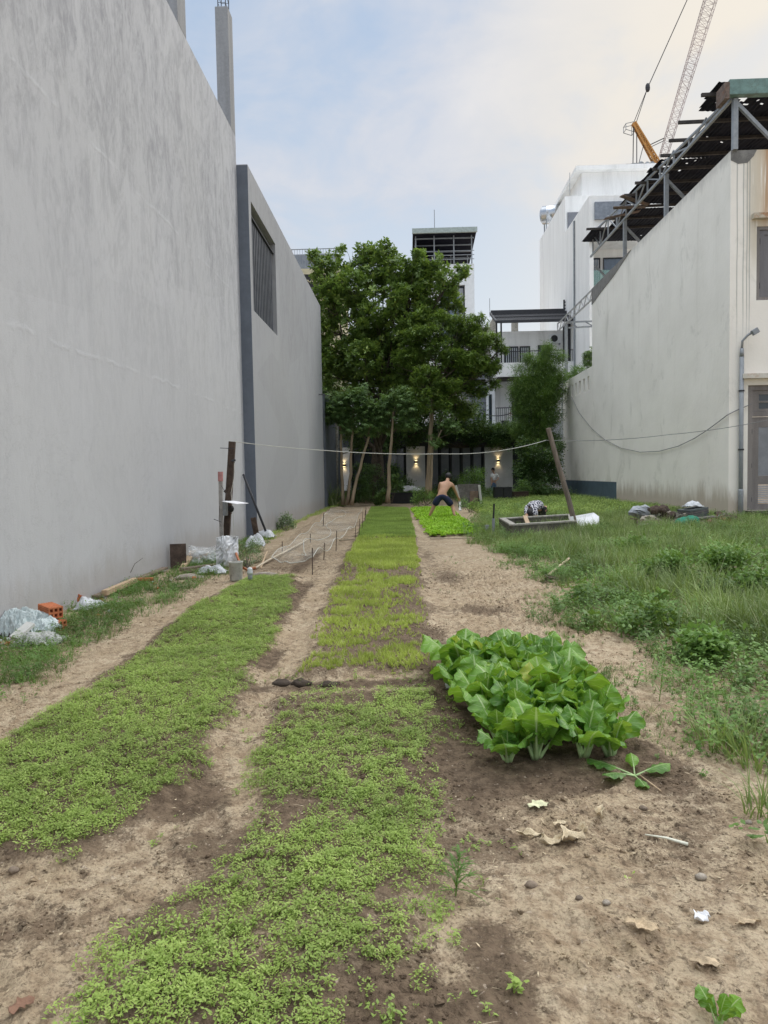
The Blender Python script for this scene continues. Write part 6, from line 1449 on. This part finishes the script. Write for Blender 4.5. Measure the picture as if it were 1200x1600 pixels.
# net: thin sheet draped between the stakes and the ground
nv, nu = 46, 22; L0 = [G(425, 888), G(470, 850), G(500, 822), G(517, 798)]; R0 = [G(490, 890), G(527, 858), G(553, 830), G(566, 797)]
def pl(P, t): t *= len(P)-1; i = min(len(P)-2, int(t)); return P[i].lerp(P[i+1], t-i)
V = []
for i in range(nv+1):
    for j in range(nu+1):
        a, b = pl(L0, i/nv), pl(R0, i/nv); p = a.lerp(b, j/nu); z = .17+.05*math.sin(i*.55)+.06*float(vn(np.array([i*.3]), np.array([j*.4]), 3)[0])-.12*math.sin(math.pi*j/nu)-.10*(i/nv)
        V.append((p.x, p.y, p.z+max(.03, z)))
Fq = [(i*(nu+1)+j, i*(nu+1)+j+1, (i+1)*(nu+1)+j+1, (i+1)*(nu+1)+j) for i in range(nv) for j in range(nu)]
o = npobj('garden_net', np.array(V), np.array(Fq), M_NET, smooth=True, loc=tuple(L0[1])); tag(o, 'thin pale net sagging between stakes over the bare seed bed', 'net')
ed = MB(); ed.tube([Vector(V[i*(nu+1)+nu])+Vector((0, 0, .005)) for i in range(nv+1)], .005, 5).tube([Vector(V[i*(nu+1)+int(nu*(.4+.18*math.sin(i*.35)))])+Vector((0, 0, .005)) for i in range(4, nv+1)], .006, 5).tube([Vector(V[j]) for j in range(nu+1)], .007, 5).tube([Vector(V[i*(nu+1)])+Vector((0, 0, .005)) for i in range(nv+1)], .005, 5)
c_ = ed.build('hem', M_CORD); c_.parent = o; c_.location = (-o.location.x, -o.location.y, -o.location.z)

# clothes line, cables
def hang(name, label, pts, r, mat, n=14, cat='line'):
    P = []
    for (a, b, s) in pts: P += sag(a, b, s, n)[(1 if P else 0):]
    return tag(MB().tube(P, r, 5).build(name, mat, loc=P[0]), label, cat)
lp0, lp1 = at(903, 838, 17.2), at(856.5, 669, 17.0)
e = post('leaning_post', 'weathered wooden post leaning left beside the concrete tank', [lp0, lp0.lerp(lp1, .35)+Vector((.02, 0, 0)), lp0.lerp(lp1, .7), lp1], .062, simple('grey_brown_log', (.21, .17, .14), .9, .3, 9, .5, streak=True))
la, lb_ = at(366, 690, DP), at(853, 688, 17.0)
hang('clothesline', 'long sagging cord from the dark post to the leaning post', [(la, at(510, 704, 13.8), .015), (at(510, 704, 13.8), at(690, 709, 15.3), .03), (at(690, 709, 15.3), lb_, .10)], .007, M_CORD)
hang('clothesline', 'cord running on from the leaning post past the stained white wall', [(lb_, at(1045, 679, 17.5), .06), (at(1045, 679, 17.5), at(1230, 650, 17), .05)], .008, M_WIRE)
hang('cable', 'black cable drooping in a deep curve across the stained white wall', [(onx(893, 620, XR-.05), onx(1138, 647, XR-.05), 0)], .014, M_WIRE) if False else None
P = []
for px, py in ((893, 620), (905, 645), (925, 670), (945, 687), (970, 700), (1000, 706.5), (1030, 705), (1060, 697), (1085, 685), (1105, 672), (1120, 661), (1137, 648)): P.append(onx(px, py, XR-.05))
P += [Vector((9.2, YR-.05, P[-1].z+.12)), Vector((9.6, YR-.05, P[-1].z+.28))]
tag(MB().tube(P, .013, 5).build('cable', M_WIRE, loc=P[0]), 'dark cable drooping in a deep curve across the stained white wall', 'cable')
for i, (a, b, s, lab) in enumerate(((at(505, 707, 40), at(560, 700, 41), .2, 'service cable between the meter poles in the far left corner'), (at(735, 638, 42), at(800, 645, 46), .3, 'black cable crossing in front of the grey cladding'))):
    hang('cable', lab, [(a, b, s)], .03, M_DARK, cat='cable')

# concrete tank
ztk = .34; CR = [Vector((2.38, 16.0, 0)), Vector((4.15, 16.7, 0)), Vector((4.38, 19.0, 0)), Vector((2.36, 18.0, 0))]
CR = [Vector((at(802, 823, 16.0).x, 16.0, 0)), Vector((at(894, 818, 16.9).x, 16.9, 0)), Vector((at(892, 807, 19.4).x, 19.4, 0)), Vector((at(785, 812, 18.2).x, 18.2, 0))]
e = empty('concrete_tank', (CR[0]+CR[2])/2, 'low mossy concrete garden tank with a pale rim', 'tank')
m, m2 = MB(), MB()
for i in range(4):
    a, b = CR[i], CR[(i+1) % 4]; d = (b-a).normalized()*.06
    s_ = -1 if i % 2 else 1
    m.bar(a+Vector((0, 0, .10))-(d if s_ > 0 else -d*1.05), b+Vector((0, 0, .10))+(d if s_ > 0 else -d*1.05), .12, .40); m2.bar(a+Vector((0, 0, .322))-(d*1.2 if s_ > 0 else -d*1.3), b+Vector((0, 0, .322))+(d*1.2 if s_ > 0 else -d*1.3), .145, .04)
m.build('wall', M_CONC, e); m2.build('rim', M_CONCL, e, bevel=.006); 
MB().add([c+Vector((0, 0, .06)) for c in CR], [(0, 1, 2, 3)]).build('water', M_GLASS, e)
plank('timber', 'short pale plank dipping into the concrete tank', 'plank', at(820, 806, 18.4), at(825, 820, 16.6)+Vector((0, 0, .02)), .10, .03, M_WOODP)
wbp = [at(894, 807, 17.2), at(928, 801, 17.6), at(936, 807, 17.5), at(937, 830, 17.2), at(897, 834, 17.0)]
n_ = Vector((0, .03, .0)); tag(MB().add(wbp+[q+n_ for q in wbp], [(0, 1, 2, 3, 4), (9, 8, 7, 6, 5)]+[(i, i+5, (i+1) % 5+5, (i+1) % 5) for i in range(5)]).build('foam_board', M_PAPER, loc=wbp[4]), 'white foam board leaning against the end of the concrete tank', 'board')
plank('foam_strip', 'narrow white strip standing at the tank end beside the leaning post', 'strip', at(897, 834, 16.9), at(893, 807, 16.9), .08, .03, M_PAPER)
# pipes near the lettuce bed
p = G(771, 836); e = empty('marker_post', p, 'black rod in a grey pipe sleeve at the lettuce bed corner', 'post')
MB().tube([p, at(771, 810, p.y)], .035, 10).build('sleeve', M_PIPE, e); MB().tube([at(771, 811, p.y), at(772, 787, p.y)], .022, 8).build('rod', M_BLACK, e)
p = G(761, 833); tag(MB().tube([p, p+Vector((0, 0, .20))], .055, 12).build('pipe_stub', M_PIPE, loc=p), 'short grey pipe stub beside the black marker rod', 'pipe')
P = [G(*q, .03) for q in ((733, 818), (748, 817), (760, 818), (762, 822), (752, 825), (746, 824), (752, 829), (758, 834), (750, 833), (742, 828), (735, 822), (734, 819), (745, 820))]; tag(MB().tube(P, .022, 7).build('hose', M_PINK, loc=P[0], smooth=True), 'pinkish striped hose coiled at the side of the lettuce bed', 'hose')
plank('timber', 'pale plank lying in the grass beyond the lettuce bed', 'plank', G(755, 795, .06), G(771, 801, .08), .12, .04, M_WOODP)
plank('bed_edging', 'thin pale cane along the near end of the lettuce bed', 'cane', G(672, 843, .02), G(745, 842, .02), .03, .03, simple('cane', (.45, .38, .28)))
plank('bed_edging', 'thin pale cane along the near right end of the net bed', 'cane', G(530, 846, .02), G(560, 845, .02), .03, .03, simple('cane_b', (.45, .38, .28)))
# dark planters, board shed
def bx(name, label, cat, px0, px1, py0, py1, d, dep, mat, n=1):
    a, b = at(px0, py1, d), at(px1, py0, d); e = empty(name, (a.x, d, a.z), label, cat)
    m = MB().box(a.x, b.x, d, d+dep, min(a.z, 0), b.z-.03); m.build('box', mat, e, bevel=.01); MB().box(a.x-.02, b.x+.02, d-.02, d+dep+.02, b.z-.03, b.z).build('rim', mat, e); return e
bx('planter_box', 'black planter box on the left below the woman', 'planter', 773, 786, 761, 782, 35, .6, M_BLACK); bx('planter_box', 'black planter box right of the other one, with a dirty side', 'planter', 787, 800, 761, 783, 35, .6, M_BLACK); bx('planter_box', 'low brown planter box at the foot of the bamboo', 'planter', 802, 826, 768, 781, 35.5, .6, simple('brown_box', (.06, .04, .03), .9, .3, 6))
bx('storage_box', 'long black box under the pale cover behind the lone slim tree', 'box', 610, 653, 770, 785, 35.5, 1.0, M_BLACK)
drape('tarpaulin', 'pale grey sheet lying over the long black box', 'tarpaulin', at(640, 767, 36), (1.2, 1.0), 41, .22, simple('pale_tarp', (.42, .42, .42), .8, .1, 5), .06, 30)
a, b = at(716, 781, 31), at(749, 756, 31); e = empty('board_pen', (a.x, 31, 0), 'weathered grey board pen with white corner posts behind the shirtless man', 'pen')
MB().box(a.x, b.x, 31, 31.05, 0, b.z).build('board', simple('stained_board', (.13, .12, .11), .9, .35, 2.5, .3, dirt=((.26, .25, .23), .7)), e); MB().box(a.x+.5, a.x+.85, 30.93, 30.99, 0, b.z-.3).build('board', simple('brown_board', (.17, .12, .09), .9, .3, 5), e)
for x_, dx in ((a.x+.02, -.12), (b.x-.02, 0)): MB().bar((x_+.1, 30.9, -.05), (x_+dx, 30.9, b.z-.05), .10).build('corner_post', simple('old_white_paint', (.48, .47, .44), .8, .15, 6), e)
plank('marker_stake', 'short white stake right of the shirtless man', 'stake', G(719, 798, -.02), at(719, 787, 30), .10, .10, simple('white_stake', (.50, .50, .48), .8))
plank('white_block', 'small white block standing left of the shirtless man', 'block', at(680, 775, 34), at(680, 748, 34), .28, .2, simple('white_block', (.50, .50, .50), .8)) if False else None
# utility pole with notices
c = at(523, 780, 38); e = empty('utility_pole', c, 'grey concrete utility pole with white meter plates in the far left corner', 'utility pole')
MB().tube([c, at(524, 640, 38)], [.20, .16], 10).build('pole', M_CONCL, e, smooth=True)
for px, p0, p1 in ((522.5, 727, 736), (523, 751, 759)): a, b = at(px-2.4, p1, 37.75), at(px+2.4, p0, 37.75); MB().box(a.x, b.x, 37.72, 37.76, a.z, b.z).build('plate', M_PAPER, e)
a, b = at(529, 700, 37.7), at(536, 688, 37.7); MB().box(a.x, b.x, 37.5, 37.72, a.z, b.z).build('meter_box', M_STEEL, e)
MB().tube([at(519+2.5*math.cos(k*.7), 722+2.5*math.sin(k*.7), 37.6) for k in range(10)], .03, 6).build('cable_coil', M_DARK, e)
MB().tube([at(514, 690, 37.6), at(515, 760, 37.6)], .04, 6).build('conduit', M_STEEL, e)

# hoe on the path 
a, b = G(853, 906, .04), G(889, 886, .14); e = empty('hoe', a, 'hoe with a pale wooden handle lying at the edge of the weeds', 'hoe')
MB().tube([a, b], [.020, .017], 8).build('handle', simple('pale_wood_handle', (.60, .47, .33), .6, .1, 9), e, smooth=True); c = G(874, 905, .03)
MB().prism([(-.10, 0), (.11, -.01), (.09, .13), (-.07, .12)], 2, 0, .006); mm = MB().obox(a+Vector((.10, -.03, .0)), (.24, .13, .008), rot(12, 14, 12)); mm.build('blade', simple('rusty_blade', (.10, .07, .05), .8, .3, 12, .3), e, bevel=.002)

# debris heap by the stained wall
def P_(px, py, d): return at(px, py, d)
c = G(1080, 826); e = empty('tile_stack', P_(1080, 815, 18.6), 'slanted stack of dark slate tiles on the debris heap', 'tiles')
for k in range(7): MB().obox(P_(1082, 816-k*3.4, 18.6), (.62-.01*k, .5, .045), rot(0, -7, 8+k*1.5)).build('tile', simple('slate_tile_%d' % k, (.10+.01*(k % 3), .11, .11), .85, .3, 6, .3), e)
drape('white_rag', 'crumpled white bag on top of the tile stack', 'bag', P_(1083, 791, 18.6), (.42, .34), 51, .12, M_PLAST, .03, 28)
plank('board', 'long grey board lying across the debris heap above the green net', 'board', P_(1062, 812, 18.2), P_(1118, 807, 18.3), .3, .04, simple('grey_board', (.17, .155, .14), .9, .3, 7, .3))
c = P_(1072, 820, 17.8); tag(MB().blob(c, (.30, .22, .20), 7, .45, 22, 14).blob(c+Vector((.22, 0, -.06)), (.2, .18, .13), 8, .4, 18, 10).build('net_bag', M_NETG, loc=c, smooth=True), 'bundled bright green netting at the foot of the tile stack', 'net')
plank('board', 'dark triangular board leaning against the white wall at the heap', 'board', P_(1120, 800, 18.8), P_(1140, 822, 18.6), .4, .05, M_WOODD)
for i, (px, py, r, lab, mt) in enumerate(((1005, 800, .20, 'grey plastic-covered lump left of the bushy weed', M_STEEL), (1052, 812, .22, 'broken concrete lump left of the green net', M_CONC), (1022, 822, .20, 'pale rubble lump in front of the debris heap', M_STONE), (1045, 806, .12, 'dark clod at the top of the debris heap', M_WOODD), (1030, 797, .15, 'blackened mound of soil against the white wall', M_WOODD), (1140, 818, .25, 'dark heap of earth beside the downpipe', M_WOODD), (1012, 812, .14, 'small grey stone in the debris', M_STONE), (1105, 822, .20, 'brown earth lump under the long grey board', M_WOOD))):
    d_ = 18.6-.1*i; c = P_(px, py, d_); tag(MB().blob(c, (r*1.5, r, r*.8), 60+i, .75, 12, 8).build('rubble', mt, loc=c), lab, 'rubble', 'debris by the white wall')
shrub('flowering_plant', 'low plant with magenta flowers in front of the debris heap', 'plant', P_(1115, 828, 17.5), [bl(1110, 815, 7, 17.5), bl(1125, 815, 8, 17.5), bl(1092, 822, 5, 17.3), bl(1140, 818, 6, 17.6)], SPR, 1100, (.3, .5), L_RED, 470, hole=.45, hs=5)
shrub('leafy_plant', 'dark leafy plant under the magenta flowers', 'plant', P_(1120, 832, 17.4), [bl(1112, 824, 8, 17.4), bl(1128, 824, 9, 17.4), bl(1100, 828, 7, 17.3), bl(1145, 825, 8, 17.5)], SPR, 1100, (.3, .5), L_WEED, 471, hole=.3, hs=5)

# ---------------------------------------------------------------- foreground litter
def dryleaf(px, py, L, W, seed, label, mat=M_DRY, dz=.015, name='dry_leaf', curl=.05, yaw=None):
    g = np.random.default_rng(seed); p = G(px, py, dz); n, mw = 16, 8; yw = g.uniform(0, 3.1) if yaw is None else yaw; V = []
    for i in range(n+1):
        t = i/n; w_ = W*(math.sin(math.pi*min(1, t*.9+.06))**.7)*(1+.35*math.sin(t*17+seed)+.2*math.sin(t*31+seed*2))
        for j in range(mw+1):
            u = -1+2*j/mw; z = .35*curl*(u*u*.8*math.sin(t*5+seed)**2+.5*math.sin(t*9+u*2.5+seed)+.4*(t-.5)**2*4)
            V.append((L*(t-.5), u*w_/2+.15*L*math.sin(t*2.6), max(-.004, z)))
    V = np.array(V) @ np.array(Matrix.Rotation(yw, 3, 'Z')).T+np.array(p); Fq = [(i*(mw+1)+j, i*(mw+1)+j+1, (i+1)*(mw+1)+j+1, (i+1)*(mw+1)+j) for i in range(n) for j in range(mw)]
    o = npobj(name, V, np.array(Fq), mat, smooth=True, loc=tuple(p)); sd_ = o.modifiers.new('thick', 'SOLIDIFY'); sd_.thickness = .0015; return tag(o, label, 'leaf' if 'leaf' in name else 'paper')
M_DRYG = simple('yellowing_leaf', (.62, .62, .40), .8, .2, 30, .4)
dryleaf(842, 1262, .10, .06, 1, 'yellow-green withered leaf in front of the mustard patch', M_DRYG, yaw=.2, curl=.02)
dryleaf(828, 1312, .11, .035, 2, 'pale dry leaf curled at the left of the big dead leaf', yaw=-.3)
dryleaf(900, 1308, .13, .075, 3, 'largest dead leaf, ragged and pale, on the bare soil', yaw=.5, curl=.07)
dryleaf(868, 1322, .13, .05, 4, 'strip of dead leaf joining the pale ones', yaw=.1)
dryleaf(942, 1290, .10, .03, 5, 'thin upright curl of dead leaf right of the largest one', yaw=1.2, curl=.06)
dryleaf(875, 1286, .06, .03, 6, 'small flat dead leaf above the largest one', yaw=.1, curl=.015)
dryleaf(1003, 1456, .11, .05, 7, 'dead brown leaf half buried near the torn paper', simple('brown_leaf', (.48, .37, .24), .9, .25, 30, .5), yaw=-.6, curl=.03)
dryleaf(1105, 1515, .10, .035, 8, 'dead leaf lying below the torn paper near the right edge', simple('brown_leaf_b', (.46, .36, .24), .9, .25, 30, .5), yaw=-.3, curl=.02)
dryleaf(1170, 1450, .09, .025, 9, 'slender dead leaf right of the torn paper', simple('brown_leaf_c', (.46, .36, .24), .9, .25, 30, .5), yaw=.1, curl=.02)
dryleaf(1098, 1442, .055, .045, 10, 'torn scrap of white paper on the bare soil', M_PAPER, name='paper_scrap', yaw=.2, curl=.03)
dryleaf(35, 1580, .07, .045, 12, 'broken brown tile shard in the bottom left corner', simple('shard', (.20, .11, .07), .7, .3, 20), name='tile_shard', yaw=.8, curl=.015)
a, b = G(1008, 1310, .012), G(1075, 1324, .012); tag(MB().tube([a, a.lerp(b, .5)+Vector((0, 0, .006)), b], [.003, .005, .007], 7).build('cut_stalk', simple('white_stalk', (.72, .72, .60), .5, .1, 20), loc=a, smooth=True), 'white cut stalk lying on the bare soil', 'stalk')
a, b = G(1000, 1215, .012), G(1033, 1240, .012); tag(MB().tube([a, b], [.004, .003], 6).build('cut_stalk', M_WOODP, loc=a), 'thin pale stick right of the uprooted plant', 'stick')
for i, (px, py, r, lab) in enumerate(((948, 1414, .011, 'small round pebble on the bare soil'), (1170, 1285, .012, 'pale pebble near the right edge'), (1095, 1372, .016, 'brown clod right of the tiny seedling'), (905, 1405, .010, 'tiny pebble left of the round one'), (830, 1386, .018, 'dark clod at the edge of the bare soil'), (22, 1362, .016, 'dark clod at the tip of the left bed'), (1005, 1265, .014, 'black clod right of the patch'))):
    c = G(px, py, r*.4); tag(MB().blob(c, (r*1.3, r, r*.8), 80+i, .3, 12, 8).build('pebble', M_STONE if i < 3 else M_WOOD, loc=c, smooth=True), lab, 'pebble')
# uprooted mustard plant
p = G(992, 1222, .02); e = empty('uprooted_plant', p, 'wilted uprooted mustard plant lying right of the front row', 'vegetable')
V, Fq, LC, AA = [], [], [], []; st = MB(); g = np.random.default_rng(5)
for i, (az, ln, L, bend) in enumerate(((0.3, 1.25, .20, .4), (2.6, 1.3, .24, .35), (-1.6, 1.35, .16, .3), (1.4, .9, .16, .9), (3.6, 1.2, .20, .5))):
    v, f, lc, s1 = big_leaf(L, L*.42, az, ln, bend, g, 10, 6); bI = len(V); V += [q+Vector(p)+Vector((0, 0, .01)) for q in v]; Fq += [tuple(k+bI for k in q) for q in f]; LC += lc; AA += [g.random()]*len(v); st.add([Vector(q)+Vector(p)+Vector((0, 0, .01)) for q in s1.v], s1.f)
npobj('leaves', np.array([tuple(q) for q in V])-np.array(p), np.array(Fq), M_MUST, e, True, {'lc': np.array(LC), 'var': np.array(AA)}); st.build('stalks', M_STALK, e, smooth=True)
drape('plastic_bag', 'crumpled clear plastic bag under the left edge of the mustard patch', 'plastic bag', G(713, 1078, .02), (.15, .13), 61, .09, simple('frosty_plastic', (.55, .58, .58), .2, .2, 40, .4), .02, 28)
for i, (px, py, lab) in enumerate(((440, 1070, 'dark clod ridge left of the bed divide'), (470, 1068, 'larger dark clod at the left end of the bed divide'), (515, 1070, 'dark crumbly clod at the middle of the bed divide'))):
    c = G(px, py, .0); tag(MB().blob(c, (.075, .05, .03), 95+i, .5, 16, 10).build('soil_clod', simple('wet_soil_%d' % i, (.06, .045, .033), .95, .3, 30, .6), loc=c, smooth=True), lab, 'clod')

g = np.random.default_rng(123)
for k in range(26):
    px, py = g.uniform(968, 1140), g.uniform(800, 824); d_ = 18.9-(py-800)*.06; c = P_(px, py, d_); L_ = g.uniform(.12, .5)
    if k % 3: o = MB().obox(c, (L_, g.uniform(.08, .25), g.uniform(.02, .06)), rot(g.uniform(-25, 25), g.uniform(-25, 25), g.uniform(0, 180))).build('broken_piece', (M_WOOD, M_STEEL, M_CONC, M_WOODD, M_STONE)[k % 5], loc=c)
    else: o = MB().blob(c, (L_*.4, L_*.3, L_*.25), 200+k, .8, 9, 6).build('broken_lump', (M_STONE, M_CONC, M_WOOD)[k % 3 if k % 2 else 1], loc=c)
    tag(o, 'grey or brown broken piece scattered round the tile stack by the white wall', 'rubble', 'loose debris by the white wall')
